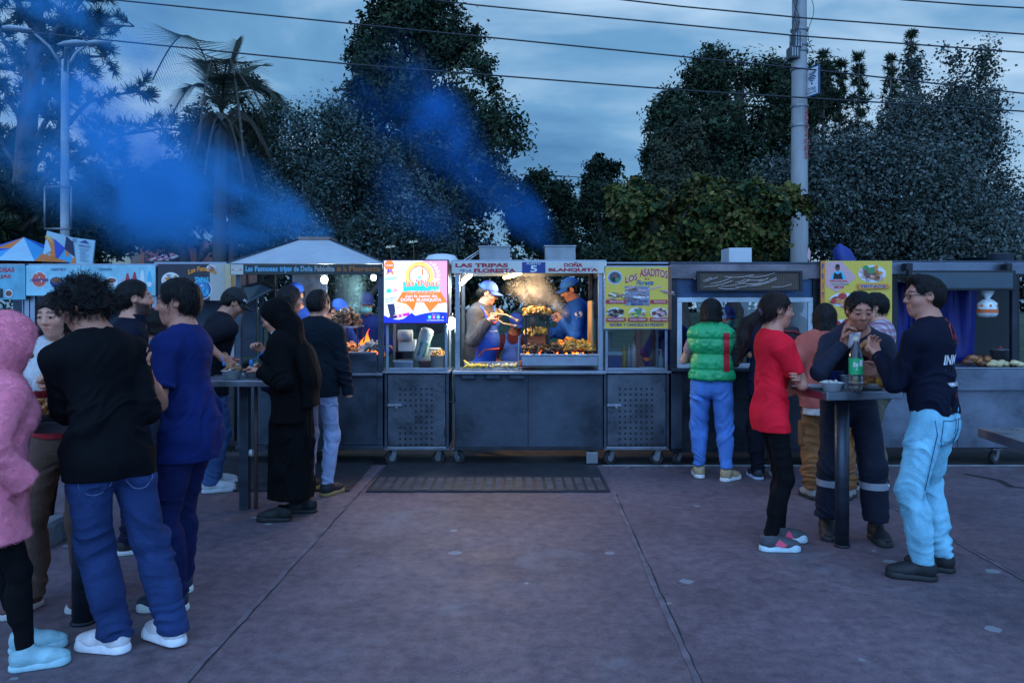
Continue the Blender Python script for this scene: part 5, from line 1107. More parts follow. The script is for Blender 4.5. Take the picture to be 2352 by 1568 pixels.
print_on(I, 'emblem', I['upper'], [([[(.035*math.cos(t)+.0, .035*math.sin(t)) for t in [R(k*24) for k in range(15)]]], None, M('print_red', (.35,.02,.025), .7, var=.15))], I['chest']+I['fw']*.5-I['rt']*.09+I['up']*.02, I['rt'], I['up'], -I['fw'])
# --- woman in plaid
x_, y_ = 3.06, 6.62; yw = 62
I = person('short-haired woman in a plaid shirt and khaki trousers with dangling earrings, turned left', x_, y_, yw, 1.63, 1., SK4, .006, fem=True, head=(12,8,0), lw=(-.2,.28,1.02), rw=(.2,.25,1.0), top=dict(mat=plaid('plaid_cotton'), loose=1.1, name='plaid_shirt', collar=.02, hem=-.1), legs=dict(col=(.11,.10,.075), rc=.07), shoe=dict(col=(.01,.01,.012), sole=(.45,.47,.5)), hair=dict(kind='short', col=BLK, th=.02, n=900, L=.05), sn=27)
mb = MB(); q = I['hx'](-.082,-.003,-.035)
for k in range(4): mb.ball(q-np.array((0,0,.012*k)), .005 if k < 3 else .008, M('gold_stud', (0,0,0)))
mb.build('earring', I['root']); glasses(I)
# --- man in glasses, pale jeans
x_, y_ = 2.385, 4.50; yw = 44
I = person('man in glasses, navy printed sweater and pale blue jeans standing at the right table', x_, y_, yw, 1.70, 1.02, (.36,.19,.13), .005, lean=2, head=(40,0,0), lw=LP(x_,y_,yw,2018,815,4.72), rw=(.18,.36,1.12), lpole=(-.5,-.45,-.8), lhand=dict(curl=.75, n=(0,-.2,1)), la=(-.10,.02,30), ra=(.13,.0,18), belly=.03,
    top=dict(col=(.005,.007,.018), name='sweater', hem=.015, loose=1.03, amp=.015, sx=5, sz=10, var=.12, hemw=.96), legs=dict(mat=DEN('denim_light_blue', (.22,.51,.64)), rt=.095, rk=.072, rc=.060, amp=.015, drop=.0, end=.09, rise=.08), shoe=dict(col=(.010,.010,.013), sole=(.012,.012,.014), L=.31, boot=.05), hair=dict(kind='fade', col=(.014,.011,.011), th=.009, n=2200, L=.022, quiff=True), sn=28); GM = I
glasses(I); pr = M('print_red', (.35,.02,.025)); prb = M('print_blue', (.02,.03,.16), .7, var=.1); prd = M('print_dull_red', (.12,.012,.02), .7, var=.2)
fw, up, rt = I['fw'], I['up'], I['rt']
helm = [[(.05*math.cos(t), .02+.055*math.sin(t)) for t in [R(a) for a in range(-10,191,20)]] + [(-.05*.62*math.cos(t)*-1*-1, .012+.03*math.sin(t)) for t in [R(a) for a in range(0,181,30)]],
        [(-.05,.01),(-.036,.01),(-.03,-.05),(-.044,-.045)], [(.036,.01),(.05,.01),(.044,-.045),(.03,-.05)], [(-.012,-.02),(.012,-.02),(.006,-.05),(-.006,-.05)], [(.0,-.055),(.012,-.06),(.006,-.1),(-.004,-.09)]]
print_on(I, 'back_print', I['upper'], [(helm, None, pr), ('INME', (-.105,-.185,.055,-.13), wt, .03), ([[(-.09,-.26),(.08,-.26),(.08,-.205),(-.09,-.205)]], None, prb), ('www.inm.c', (-.10,-.305,.06,-.275), wt), ('OS', (-.085,-.37,-.01,-.33), prd, .03), ([[(.0,-.37),(.08,-.37),(.08,-.355),(.0,-.355)], [(.0,-.345),(.08,-.345),(.08,-.33),(.0,-.33)]], None, prd)], I['chest']-fw*.5+up*.115+rt*.02, rt, up, fw)
mb = MB(); bl = M('belt_dark', (.008,.008,.01), .5, var=.1); p_ = I['pel']; s = I['s']
f = Field(I['lo'], I['hi'], .006); f.cap(p_+up*.03*s-np.array((0,.006,0)), p_+up*.075*s-np.array((0,.006,0)), .152*s, .150*s, .0, fl=(0,1,0), flf=.72, flat=True); fobj('belt', f, bl, I['root'])
lm = M('belt_loop', (.16,.45,.66), .8, var=.1); drop = on_surface(I['trousers'], (0,0,0), (0,1,0)); mb = MB()
for a in (-.10, .045, .075): mb.box((a-.007, -.125+abs(a)*.3, p_[2]+.02), (a+.007, -.117+abs(a)*.3, p_[2]+.085), lm)
mb.build('belt_loop', I['trousers'])
seams(I, M('denim_stitch_shadow', (.03,.10,.19), .8, var=.1), pk(-.075,.895,.06,.14)+pk(.08,.895,.06,.14)+[[(-.165,.9),(-.15,.82),(-.14,.7),(-.13,.5)]])  # dark seam and pocket lines on the pale jeans
sd, sh, el, wr = I['arms'][0]; mb = MB(); q = unit(el-wr); mb.cyl(wr+q*.012, wr+q*.045, .035, M('watch_metal', (.4,.42,.44), .25, .8, var=.1), .037, 16); mb.cyl(wr+q*.028+np.array((-.0,-.0,.0))-np.array((.03,0,0)), wr+q*.028-np.array((.045,0,0)), .02, M('watch_black', (.01,.01,.01)), .02, 14); mb.build('watch', I['root'])
# ================================================================ CARTS
ST = M('cart_steel', (.052,.064,.085), .42, .75, var=.35, vs=3, bump=.10, bs=40, stretch=(1,1,2.5))
ST2 = M('worn_dark_steel', (.032,.035,.044), .5, .7, var=.5, vs=4, bump=.18, bs=25)
STB = M('bright_steel', (.24,.26,.30), .35, .8, var=.2, vs=5, bump=.06, bs=60)
STW = M('scuffed_steel_panel', (.05,.062,.082), .5, .6, var=.5, vs=2.2, bump=.3, bs=9)
ALU = M('aluminium_frame', (.22,.25,.30), .4, .7, var=.18, vs=8)
BLKM = M('black_metal', (.012,.012,.014), .5, .2, var=.25, vs=10)
GLS = M('case_glass', (.75,.82,.85), .04, var=0, trans=1., spec=.5)
RUBB = M('wheel_rubber', (.02,.02,.022), .8, var=.3); GREY = M('caster_grey', (.20,.21,.23), .5, .5, var=.2)
WOOD = M('greasy_board', (.28,.17,.08), .6, var=.4, vs=6, bump=.2, bs=30)
def glassmat():
    m, t, b, N, K = node_mat('window_glass'); o = t.nodes['Material Output']
    tr = N('ShaderNodeBsdfTransparent'); tr.inputs[0].default_value = (.86,.91,.93,1); gl = N('ShaderNodeBsdfGlossy'); gl.inputs['Roughness'].default_value = .04; fr = N('ShaderNodeFresnel'); fr.inputs[0].default_value = 1.5; mx_ = N('ShaderNodeMixShader')
    K(fr.outputs[0], mx_.inputs[0]); K(tr.outputs[0], mx_.inputs[1]); K(gl.outputs[0], mx_.inputs[2]); K(mx_.outputs[0], o.inputs[0]); return m
GL = glassmat()
def wp(o):
    v = Vector((0,0,0))
    while o: v += Vector(o.location); o = o.parent
    return v
def W_(mb, name, par): o = mb.build(name, par); o.location = -wp(par); return o
def bx(lo, hi, m, bev=.004): return MB().box(lo, hi, m, bev)
def part(name, par, *boxes):
    mb = MB()
    for b in boxes: mb.box(b[0], b[1], b[2], b[3] if len(b) > 3 else .004)
    return W_(mb, name, par)
def caster(par, x, y, r=.06, ang=0., m=GREY):
    mb = MB(); d = Vector((math.cos(ang), math.sin(ang), 0)); n = Vector((-d.y, d.x, 0)); c = Vector((x, y, r)) - d*.02
    for s in (-1, 1): a = c + n*.028*s; mb.slab([a+d*.03-Vector((0,0,.0)), a-d*.02, a+Vector((0,0,r+.03))-d*.0, a+d*.05+Vector((0,0,r+.03))], tuple(n*.004*s), m)
    mb.box((x-.045, y-.045, 2*r+.02), (x+.045, y+.045, 2*r+.03), m)
    o = W_(mb, 'caster', par); w = MB(); w.cyl(c-n*.02, c+n*.02, r, RUBB, n=20); w.cyl(c-n*.023, c+n*.023, r*.5, m, n=14); W_(w, 'wheel', o); return o
def flat(z0, y, x0):  # front-facing sign plane with metres measured from its lower left corner
    return lambda a, b, d=0.: Vector((x0+a, y-d, z0+b))
def disc(mb, pl, cx, cy, r, m, d=0., n=28, r2=None, sy=1., a0=0, a1=360):
    if r2 is None: mb.poly([pl(cx+r*math.cos(R(a0+(a1-a0)*k/n)), cy+r*sy*math.sin(R(a0+(a1-a0)*k/n)), d) for k in range(n)], m)
    else:
        for k in range(n):
            t0, t1 = R(a0+(a1-a0)*k/n), R(a0+(a1-a0)*(k+1)/n)
            mb.poly([pl(cx+q*math.cos(t), cy+q*sy*math.sin(t), d) for q, t in ((r2,t0),(r,t0),(r,t1),(r2,t1))], m)
def rect(mb, pl, x0, y0, x1, y1, m, d=0., sk=0.): mb.poly([pl(x0,y0,d), pl(x1,y0+sk,d), pl(x1,y1+sk,d), pl(x0,y1,d)], m)
def pn(c, name, em=0.): return M(name, c, .45, var=.05, vs=30, emit=em)
YEL, RED, NAVY, WHT, ORG, CYN, BRN, GRN, PNK = [pn(c, 'print_'+n) for c, n in (((.62,.42,.05),'yellow'), ((.40,.02,.03),'scarlet'), ((.012,.03,.16),'navy'), ((.60,.60,.58),'paper'), ((.60,.20,.02),'orange'), ((.04,.38,.52),'cyan'), ((.16,.06,.03),'brown'), ((.05,.22,.07),'leafgreen'), ((.55,.30,.30),'pink'))]
FY = 7.6
X = lambda u, D=FY: PX(u, D)
Z = lambda v, D=FY: PZ(v, D)
def foodphoto(mb, pl, cx, cy, rx, ry, seed, cols, d=.003):
    """a printed dish: plate, then small flat patches"""
    rnd = random.Random(seed); disc(mb, pl, cx, cy, rx, WHT, d, 24, sy=ry/rx)
    for k in range(26):
        a = rnd.uniform(0, 6.28); q = rnd.random()**.5*.78; s = rx*rnd.uniform(.12,.3); c = cols[rnd.randrange(len(cols))]
        disc(mb, pl, cx+rx*q*math.cos(a), cy+ry*q*math.sin(a), s, c, d+.0006*(k+1), 7, sy=rnd.uniform(.4,.9))
def casework(label, u0, u1, sign_v, seed):
    """narrow cart: cabinet with a drilled door, glass case above, board on top"""
    x0, x1 = X(u0), X(u1); root = empty('food_cart', ((x0+x1)/2, FY, 0), 0, label, 'food cart', 'steel food carts in a row')
    zc = Z(852); zb = Z(1030); y0, y1 = FY, FY+.5
    part('cabinet', root, ((x0,y0+.02,zb), (x1,y1,zc-.02), ST2), ((x0-.005,y0,zb-.012), (x1+.005,y0+.03,zb+.02), STB), ((x0-.004,y0-.004,zb), (x0+.022,y0+.03,zc), ST), ((x1-.022,y0-.004,zb), (x1+.004,y0+.03,zc), ST))
    dr = part('door', root, ((x0+.03,y0-.004,zb+.03), (x1-.03,y0+.02,zc-.035), M('door_steel', (.085,.095,.115), .45, .7, var=.45, vs=4, bump=.18, bs=25))); mb = MB(); w = x1-x0
    for i in range(7):
        for j in range(11): 
            if seed == 1 and i < 3 and 4 <= j <= 6: continue
            cx = x0+w*(.24+.083*i); cz = zc-.17-.0528*j; mb.cyl((cx,y0-.0055,cz), (cx,y0-.003,cz), .0115, BLKM, n=10)
    o = W_(mb, 'ventilation_holes', dr); o['kind'] = 'stuff'
    part('latch', dr, ((x0+.025,y0-.025,Z(930)-.012), (x0+.16,y0-.005,Z(930)+.012), STB), ((x0+.10,y0-.04,Z(930)-.03), (x0+.125,y0-.024,Z(930)+.008), STB))
    for z in (zc-.16, zb+.16): part('hinge', dr, ((x1-.045,y0-.012,z-.04), (x1-.028,y0-.003,z+.04), ST))
    part('counter', root, ((x0-.02,y0-.03,zc-.02), (x1+.02,y1,zc), STB))
    zt = Z(745); part('case_frame', root, ((x0+.01,y0,zc), (x0+.035,y0+.03,zt), ALU), ((x1-.035,y0,zc), (x1-.01,y0+.03,zt), ALU), ((x0+.036,y0,zc+.001), (x1-.036,y0+.03,zc+.03), ALU), ((x0+.01,y1-.03,zc), (x0+.035,y1,Z(606)), ALU), ((x1-.035,y1-.03,zc), (x1-.01,y1,Z(606)), ALU), ((x0,y0,Z(606)), (x1,y1+.3,Z(602)), ALU))
    part('glass_pane', root, ((x0+.036,y0+.012,zc+.031), (x1-.036,y0+.016,zt-.001), GL, 0))
    for px_, py_ in ((x0+.07,y0+.07), (x1-.08,y0+.07)): caster(root, px_, py_, .062, .6 if px_ < (x0+x1)/2 else -.4)
    return root, x0, x1, zc
# ---------------- lit signboard cart
LB, xa, xb, zcnt = casework('narrow steel cart carrying the brightly lit advert board', 884, 1030, (598,742), 1)
xs0, xs1, zs0, zs1 = X(882,7.5), X(1027,7.5), Z(741,7.5), Z(599,7.5)
sgn = empty('lit_signboard', ((xs0+xs1)/2, 7.5, zs0), 0, 'glowing advert board with laurel wreath and orange ribbon tails', 'sign')
part('housing', sgn, ((xs0-.012,7.505,zs0-.012), (xs1+.012,7.62,zs1+.012), M('maroon_frame', (.10,.03,.05), .5, var=.2), .006))
E = lambda n, c, s=.95: M('lit_'+n, c, .3, var=0, emit=s)
eW, ePk, eY, eO, eC, eB, eGd, eSk, eDk, eMg, eG = E('white',(.78,.80,.95)), E('rose',(.85,.33,.48)), E('yellow',(.95,.62,.14)), E('orange',(.95,.20,.015)), E('cyan',(.03,.55,.75)), E('blue',(.012,.03,.62)), E('gold',(.92,.75,.42)), E('skin',(.8,.5,.4)), E('ink',(.02,.03,.10)), E('magenta',(.55,.03,.55)), E('green',(.05,.6,.15))
mb = MB(); w, h = xs1-xs0, zs1-zs0; pl0 = flat(zs0, 7.503, xs0); pl = lambda a, b, d=0.: pl0(a*w, b*h, d)
N_ = 12
rect(mb, pl, 0, 0, 1, 1, eW, 0)
mb.poly([pl(.62,1,.001), pl(1,1,.001), pl(1,.3,.001), pl(.9,.45,.001), pl(.83,.7,.001), pl(.6,.9,.001)], ePk)
for r_, m_, d_ in ((.235,eGd,.002), (.222,eY,.003), (.165,eO,.004), (.15,eW,.005), (.14,eDk,.006), (.134,eW,.007)): disc(mb, pl, .56, .76, r_, m_, d_, 36)
for sd in (-1, 1):          # laurel leaves
    for k in range(13):
        a = R(-48+11.5*k); cx, cy = .56+sd*.30*math.cos(a), .745+.30*math.sin(a)
        for q in (.4, -.5):
            t = math.atan2(math.cos(a), -sd*math.sin(a)) + q; e = Vector((math.cos(t), math.sin(t)))*.034; n_ = Vector((-e.y, e.x))*.35
            if cy+e.y*2 < .995: mb.poly([pl(cx,cy,.008), pl(cx+e.x+n_.x,cy+e.y+n_.y,.008), pl(cx+2*e.x,cy+2*e.y,.008), pl(cx+e.x-n_.x,cy+e.y-n_.y,.008)], eGd)
# cook figure at a grill in the roundel (plain shapes)
disc(mb, pl, .56, .83, .035, eGd, .008, 16); rect(mb, pl, .52, .855, .60, .885, eW, .0085); disc(mb, pl, .56, .885, .045, eW, .009, 14, sy=.6); mb.poly([pl(.56+.16*math.cos(R(t)), .76+.16*math.sin(R(t)), .0088) for t in (62,75,90,104,116)]+[pl(.55,.86,.0088)], eO); mb.poly([pl(.50,.70,.0092), pl(.62,.70,.0092), pl(.60,.80,.0092), pl(.52,.80,.0092)], eW); rect(mb, pl, .60, .77, .625, .87, eO, .0094); rect(mb, pl, .54, .72, .585, .745, eC, .0096)
for k in range(6): rect(mb, pl, .505+.022*k, .655, .52+.022*k, .69, (eDk, eO)[k % 2], .0098, .01)
mb.poly([pl(.30,.66,.010), pl(.87,.63,.010), pl(.87,.52,.010), pl(.83,.53,.010), pl(.82,.49,.010), pl(.44,.52,.010), pl(.31,.50,.010)], eC)
mb.poly([pl(.29,.50,.0105), pl(.90,.50,.0105), pl(1.0,.33,.0105), pl(.86,.31,.0105), pl(.73,.17,.0105), pl(.63,.33,.0105), pl(.51,.33,.0105), pl(.47,.18,.0105), pl(.35,.31,.0105), pl(.20,.34,.0105)], eO)
for off, m_, d_, bo in ((.0, eW, .0115, .05), (0, eO, .0125, .03)): letters(mb, 'las tripas', (.335,.55,.86,.68), m_, pl, bold=bo, shear=.1, depth=d_, arc=.015)
letters(mb, 'de la', (.74,.52,.86,.55), eW, pl, depth=.0125)
for m_, d_, bo in ((eW,.012,.055), (eO,.013,.035)): letters(mb, 'FLORESTA', (.34,.462,.86,.515), m_, pl, bold=bo, shear=.3, depth=d_)
letters(mb, 'con la sazón de:', (.34,.415,.85,.45), eW, pl, bold=.02, depth=.0125)
letters(mb, 'DOÑA  BLANQUITA', (.27,.335,.91,.41), eW, pl, bold=.012, depth=.0125); letters(mb, 'EL SABOR DE SIEMPRE', (.46,.955,.66,.972), eO, pl, depth=.006, arc=.01)
k = 16; top = [pl(i/k, .045+.0*i + (.075-.07*math.sin(math.pi*min(1,i/k/.45)))*(i/k < .45) + (.13*math.sin(math.pi*.62*(i/k-.30)/.7))*(i/k > .30), .009) for i in range(k+1)]
for i in range(k): mb.poly([pl(i/k,0,.009), pl((i+1)/k,0,.009), top[i+1], top[i]], eB)
for i, m_ in enumerate((eC, eMg, eG, eDk)): rect(mb, pl, .70+.068*i, .065, .75+.068*i, .118, m_, .011); letters(mb, ('f','▸','o','♪')[i] if i in (0,2) else ('>','o','>','d')[i], (.714+.068*i,.075,.737+.068*i,.108), eW, pl, depth=.0125)
letters(mb, 'LasTripasDeLaFloresta', (.68,.028,.95,.05), eW, pl, depth=.011, bold=.02); letters(mb, 'Síguenos en', (.76,.128,.88,.142), eW, pl, depth=.011)
disc(mb, pl, .085, .925, .08, eO, .010, 20); letters(mb, 'CALIDAD', (.025,.915,.145,.94), eW, pl, depth=.0115); mb.poly([pl(.06,.86,.009), pl(.03,.77,.009), pl(.075,.79,.009), pl(.10,.86,.009)], eO); mb.poly([pl(.09,.86,.009), pl(.12,.79,.009), pl(.165,.77,.009), pl(.13,.86,.009)], eO); disc(mb, pl, .085, .84, .03, eB, .0105, 16); disc(mb, pl, .092, .842, .014, ePk, .0112, 12)
rect(mb, pl, .02, .73, .22, .735, eC, .003, .02); rect(mb, pl, .02, .695, .2, .71, eC, .003, .02); rect(mb, pl, .02, .38, .21, .388, eDk, .003, .03); rect(mb, pl, .02, .35, .19, .356, eDk, .003, .03); rect(mb, pl, .03, .33, .14, .336, eDk, .003, .02); rect(mb, pl, .03, .45, .19, .458, ePk, .003, .02)
disc(mb, pl, .075, .57, .022, eSk, .004, 10); mb.poly([pl(.035,.48,.0035), pl(.12,.49,.0035), pl(.105,.55,.0035), pl(.05,.55,.0035)], eC); mb.poly([pl(.12,.49,.0038), pl(.23,.51,.0038), pl(.18,.57,.0038)], ePk)
mb.poly([pl(.05,.30,.004), pl(.36,.335,.004), pl(.41,.12,.004), pl(.09,.05,.004)], eGd); mb.poly([pl(.05,.30,.005), pl(.16,.31,.005), pl(.19,.14,.005), pl(.10,.09,.005)], eDk); disc(mb, pl, .225, .255, .04, eSk, .006, 14); disc(mb, pl, .225, .285, .04, eW, .0065, 12, sy=.5); mb.poly([pl(.17,.15,.0062), pl(.34,.18,.0062), pl(.29,.23,.0062), pl(.19,.22,.0062)], eW); mb.poly([pl(.08,.10,.007), pl(.40,.17,.007), pl(.41,.12,.007), pl(.09,.05,.007)], eMg); mb.poly([pl(.08,.10,.0075), pl(.20,.126,.0075), pl(.20,.075,.0075), pl(.09,.05,.0075)], eDk); disc(mb, pl, .225, .108, .018, eSk, .0085, 10); disc(mb, pl, .29, .12, .018, eSk, .0085, 10)
W_(mb, 'advert_print', sgn)
lt = bpy.data.lights.new('board_glow', 'AREA'); lo_ = bpy.data.objects.new('board_glow', lt); COL.objects.link(lo_); lt.shape = 'RECTANGLE'; lt.size = w; lt.size_y = h; lt.energy = 9; lt.color = (.95,.85,.95); lo_.location = ((xs0+xs1)/2, 7.47, (zs0+zs1)/2); lo_.rotation_euler = (R(-90), 0, 0)
# ---------------- LOS ASADITOS cart
AS, xa2, xb2, _z = casework('narrow steel cart under the yellow grill-menu board', 1388, 1536, (612,753), 2)
ax0, ax1, az0, az1 = X(1390,7.55), X(1540,7.55), Z(754,7.55), Z(613,7.55)
sg2 = empty('menu_board', ((ax0+ax1)/2, 7.55, az0), 0, 'yellow menu board with red arched title and six dishes', 'sign')
part('panel', sg2, ((ax0-.012,7.555,az0-.012), (ax1+.012,7.598,az1+.012), ALU, .006)); part('panel_wrap', sg2, ((ax1-.02,7.548,az0-.008), (ax1+.008,7.5545,az1+.008), BRN, .002))
mb = MB(); w, h = ax1-ax0, az1-az0; pa = flat(az0, 7.553, ax0); pl = lambda a, b, d=0.: pa(a*w, b*h, d); rect(mb, pl, 0, 0, .965, 1, YEL)
for k in range(14): rect(mb, pl, .0, .1+.058*k, .965, .103+.058*k, M('print_crease', (.70,.52,.12), .4, var=.1), .0006, .008*((k*7) % 3-1))
for r_, m_, d_ in ((.115,WHT,.001), (.105,NAVY,.002), (.097,WHT,.003), (.09,M('print_slate', (.04,.06,.09), .5, var=.4, vs=40),.004)): disc(mb, pl, .15, .83, r_, m_, d_, 28)
disc(mb, pl, .15, .85, .04, BRN, .005, 12); disc(mb, pl, .19, .79, .035, GRN, .0052, 10); rect(mb, pl, .11, .77, .15, .83, BLKM, .0051)
for bo, m_, d_ in ((.06,WHT,.002), (.028,RED,.0035)): 
    for tx, bxx in (('LOS', (.31,.79,.49,.895)), ('ASADITOS', (.53,.83,.955,.955))): letters(mb, tx, bxx, m_, (lambda a, b, d=0.: pl(a, b + .05*(1-((a-.68)/.30)**2) - .03, d)), bold=bo, depth=d_)
letters(mb, 'de la', (.60,.79,.68,.83), RED, pl, depth=.002); letters(mb, 'Floresta', (.47,.705,.74,.785), CYN, pl, bold=.03, shear=.45, depth=.002); letters(mb, 'Floresta', (.472,.707,.742,.787), NAVY, pl, bold=.012, shear=.45, depth=.003)
GR = M('print_grill', (.22,.17,.14), .5, var=.5, vs=60); rect(mb, pl, .30, .37, .68, .69, M('print_dim_photo', (.20,.19,.24), .5, var=.5, vs=40), .001)
rnd = random.Random(4)
for k in range(26): x_ = rnd.uniform(.03,.93); y_ = rnd.uniform(.48,.64); rect(mb, pl, x_, y_, x_+rnd.uniform(.06,.22), y_+rnd.uniform(.01,.025), (BRN,GR,WHT,PNK)[k % 4], .002+.0002*k, rnd.uniform(-.06,.06))
for (tx, x_0, x_1) in (('PINCHOS', .01, .31), ('PINCHOCLO', .69, .955)): rect(mb, pl, x_0, .405, x_1, .465, RED, .008); letters(mb, tx, (x_0+.06,.42,x_1-.03,.45), WHT, pl, depth=.0095)
letters(mb, 'POLLO, CARNE', (.34,.425,.65,.46), NAVY, pl, depth=.009, bold=.025); letters(mb, 'MIXTOS', (.40,.38,.58,.412), NAVY, pl, depth=.009, bold=.025)
for k, (tx, cols) in enumerate((('MOLLICUERO', (BRN,BLKM,GR)), ('CHOCLO ASADO', (GRN,YEL,GR)), ('CHORIZO PAISA', (RED,BRN,PNK)))): foodphoto(mb, pl, .155+.335*k, .255, .135, .085, 30+k, cols); rect(mb, pl, .01+.335*k, .115, .31+.335*k if k < 2 else .955, .175, RED, .020); letters(mb, tx, (.035+.335*k,.13,.285+.333*k,.16), WHT, pl, depth=.0215)
letters(mb, 'RECIBA Y CANCELE SU PEDIDO', (.07,.035,.90,.08), NAVY, pl, bold=.03, depth=.002); W_(mb, 'menu_print', sg2)
# ---------------- bright stall (PUESTO 5)
x0, x1 = X(1045), X(1385); zc = Z(850); zb = Z(1030)
C5 = empty('food_cart', ((x0+x1)/2, FY, 0), 0, 'wide steel cart with the open, brightly lit serving hatch', 'food cart', 'steel food carts in a row')
xm = X(1213)
part('body', C5, ((x0,FY+.01,zb), (x1,FY+.42,zc-.03), ST)); part('front_panel', C5, ((x0+.003,FY-.004,zb+.004), (xm-.003,FY+.009,zc-.031), STW, .003)); part('front_panel', C5, ((xm+.003,FY-.004,zb+.004), (x1-.003,FY+.009,zc-.031), STW, .003)); part('bottom_rail', C5, ((x0-.004,FY-.012,zb-.012), (x1+.004,FY-.005,zb+.025), ST2), ((x0,FY,zb-.012), (x1,FY+.42,zb-.001), ST2))
part('counter', C5, ((x0-.02,FY-.10,zc-.03), (x1+.02,FY+.44,zc), STB, .006))
for ua, ub in ((1060,1092), (1115,1150), (1168,1205)): part('drawer_pull', C5, ((X(ua),FY-.06,zc-.085), (X(ub),FY-.0045,zc-.032), ST, .012))
zr = Z(602); zs = Z(628)
for px_ in (x0, x1-.045): part('post', C5, ((px_,FY,zc), (px_+.045,FY+.045,zs-.001), STB)); part('post', C5, ((px_,FY+.95,zc-.6), (px_+.04,FY+.99,zr-.03), ST))
part('roof', C5, ((x0-.03,FY-.02,zr-.005), (x1+.03,FY+1.0,zr+.02), STB), ((x0-.03,FY+.97,zr-.10), (x1+.03,FY+1.0,zr-.006), ST), ((x0-.03,FY+.02,zs-.02), (x0-.005,FY+.96,zr-.006), ST), ((x1+.005,FY+.02,zs-.02), (x1+.03,FY+.96,zr-.006), ST))
part('side_sheet', C5, ((x1-.10,FY+.06,zc+.1), (x1-.085,FY+.5,Z(690)), WOOD, .003), ((x1-.06,FY+.05,zc+.05), (x1-.05,FY+.10,Z(700)), BLKM, .002))
for cx, an in ((x0+.02, 2.4), (x1-.1, -1.5)): caster(C5, cx, FY+.05, .065, an)
part('jack_plate', C5, ((x1-.16,FY-.02,.02), (x1-.05,FY-.005,.13), GREY, .01))
mb = MB(); mb.tube([(x0-.02,FY+.02,zc-.05), (x0-.02,FY-.01,zc-.15), (x0-.005,FY-.01,zc-.30), (x0-.06,FY-.01,zc-.30)], .010, ST, 7); W_(mb, 'tow_hook', C5)
hd = empty('name_board', ((x0+x1)/2, FY-.03, zs), 0, 'white name board with red capitals and a blue PUESTO 5 square', 'sign')
part('board', hd, ((x0-.03,FY-.045,zs), (x1+.03,FY-.024,zr+.004), M('cream_board', (.46,.45,.40), .5, var=.12, vs=4), .004))
mb = MB(); w, h = x1-x0+.06, zr-zs; ph = flat(zs, FY-.047, x0-.03); pl = lambda a, b, d=0.: ph(a*w, b*h, d); RD = pn((.30,.012,.02), 'print_crimson')
letters(mb, 'LAS TRIPAS', (.025,.52,.365,.88), RD, pl, bold=.05); letters(mb, 'DE LA', (.055,.14,.13,.36), NAVY, pl, bold=.02); letters(mb, 'FLORESTA', (.145,.06,.415,.42), RD, pl, bold=.055)
rect(mb, pl, .455, .03, .605, .98, NAVY, .001); letters(mb, 'PUESTO', (.485,.76,.575,.93), WHT, pl, depth=.002); letters(mb, '5', (.508,.10,.552,.68), WHT, pl, bold=.02, depth=.002); letters(mb, 'DOÑA', (.725,.55,.845,.98), RD, pl, bold=.05); letters(mb, 'BLANQUITA', (.625,.10,.945,.46), RD, pl, bold=.055); W_(mb, 'lettering', hd)
# ---------------- dark cart with mesh screen
x0, x1 = X(1540), X(1884); zt = Z(605); zw0, zw1 = Z(832), Z(683); E5 = empty('food_cart', ((x0+x1)/2, FY, 0), 0, 'dark grimy cart with a white-framed window under a mesh screen', 'food cart', 'steel food carts in a row')
zc2 = Z(845)
part('body', E5, ((x0+.02,FY+.02,Z(1040)), (x1-.02,FY+.5,zc2-.03), ST2)); part('counter', E5, ((x0,FY-.06,zc2-.03), (x1,FY+.52,zc2), ST)); part('front_panel', E5, ((x0+.03,FY+.004,Z(1032)), (x1-.03,FY+.018,zc2-.05), ST2))
part('side_plate', E5, ((x0+.005,FY-.012,Z(1030)), (x0+.11,FY+.003,zc2-.05), STW))
part('roof_beam', E5, ((x0-.01,FY-.03,Z(640)), (x1+.01,FY+.02,zt-.006), M('stained_steel', (.16,.13,.14), .5, .6, var=.6, vs=3, bump=.2, bs=15)), ((x0-.01,FY-.035,zt-.005), (x1+.01,FY+1.0,zt+.012), ST))
for px_ in (x0, x1-.07): part('post', E5, ((px_,FY,zc2), (px_+.06,FY+.05,Z(640)-.001), ST2)); part('post', E5, ((px_,FY+.95,.1), (px_+.05,FY+1.,zt-.006), ST2))
part('upper_sheet', E5, ((x0+.062,FY+.02,zw1+.002), (x1-.072,FY+.03,Z(641)), M('blue_grimy_sheet', (.02,.045,.10), .35, .3, var=.6, vs=5)))
fw_ = M('white_window_frame', (.42,.46,.5), .5, var=.2, vs=5); t_ = .045
wf = part('window_frame', E5, ((x0+.063,FY-.012,zw1-t_), (x1-.073,FY+.019,zw1), fw_), ((x0+.063,FY-.012,zc2+.001), (x1-.073,FY+.019,zc2+t_), fw_), ((x0+.063,FY-.011,zc2+t_+.001), (x0+.063+t_,FY+.018,zw1-t_-.001), fw_), ((x1-.073-t_,FY-.011,zc2+t_+.001), (x1-.073,FY+.018,zw1-t_-.001), fw_))
part('glass_pane', E5, ((x0+.064+t_,FY+.002,zc2+t_+.002), (x1-.075-t_,FY+.006,zw1-t_-.002), GL, 0)); part('inner_shelf', E5, ((x0+.1,FY+.2,zc2+.10), (x1-.1,FY+.5,zc2+.115), ALU))
for px_ in (x0+.09, x1-.1): caster(E5, px_, FY+.08, .06, .8)
bxx = part('roof_vent_box', E5, ((X(1668,7.9),7.8,zt+.013), (X(1727,7.8),8.1,Z(569,7.8)), M('white_enamel', (.45,.46,.48), .5, var=.1), .006))
xm0, xm1, zm0, zm1 = X(1600,7.5), X(1842,7.5), Z(669,7.5), Z(622,7.5); ms = empty('mesh_screen', ((xm0+xm1)/2, 7.5, zm0), 0, 'rust-brown wire mesh screen with pale straw caught in it', 'screen')
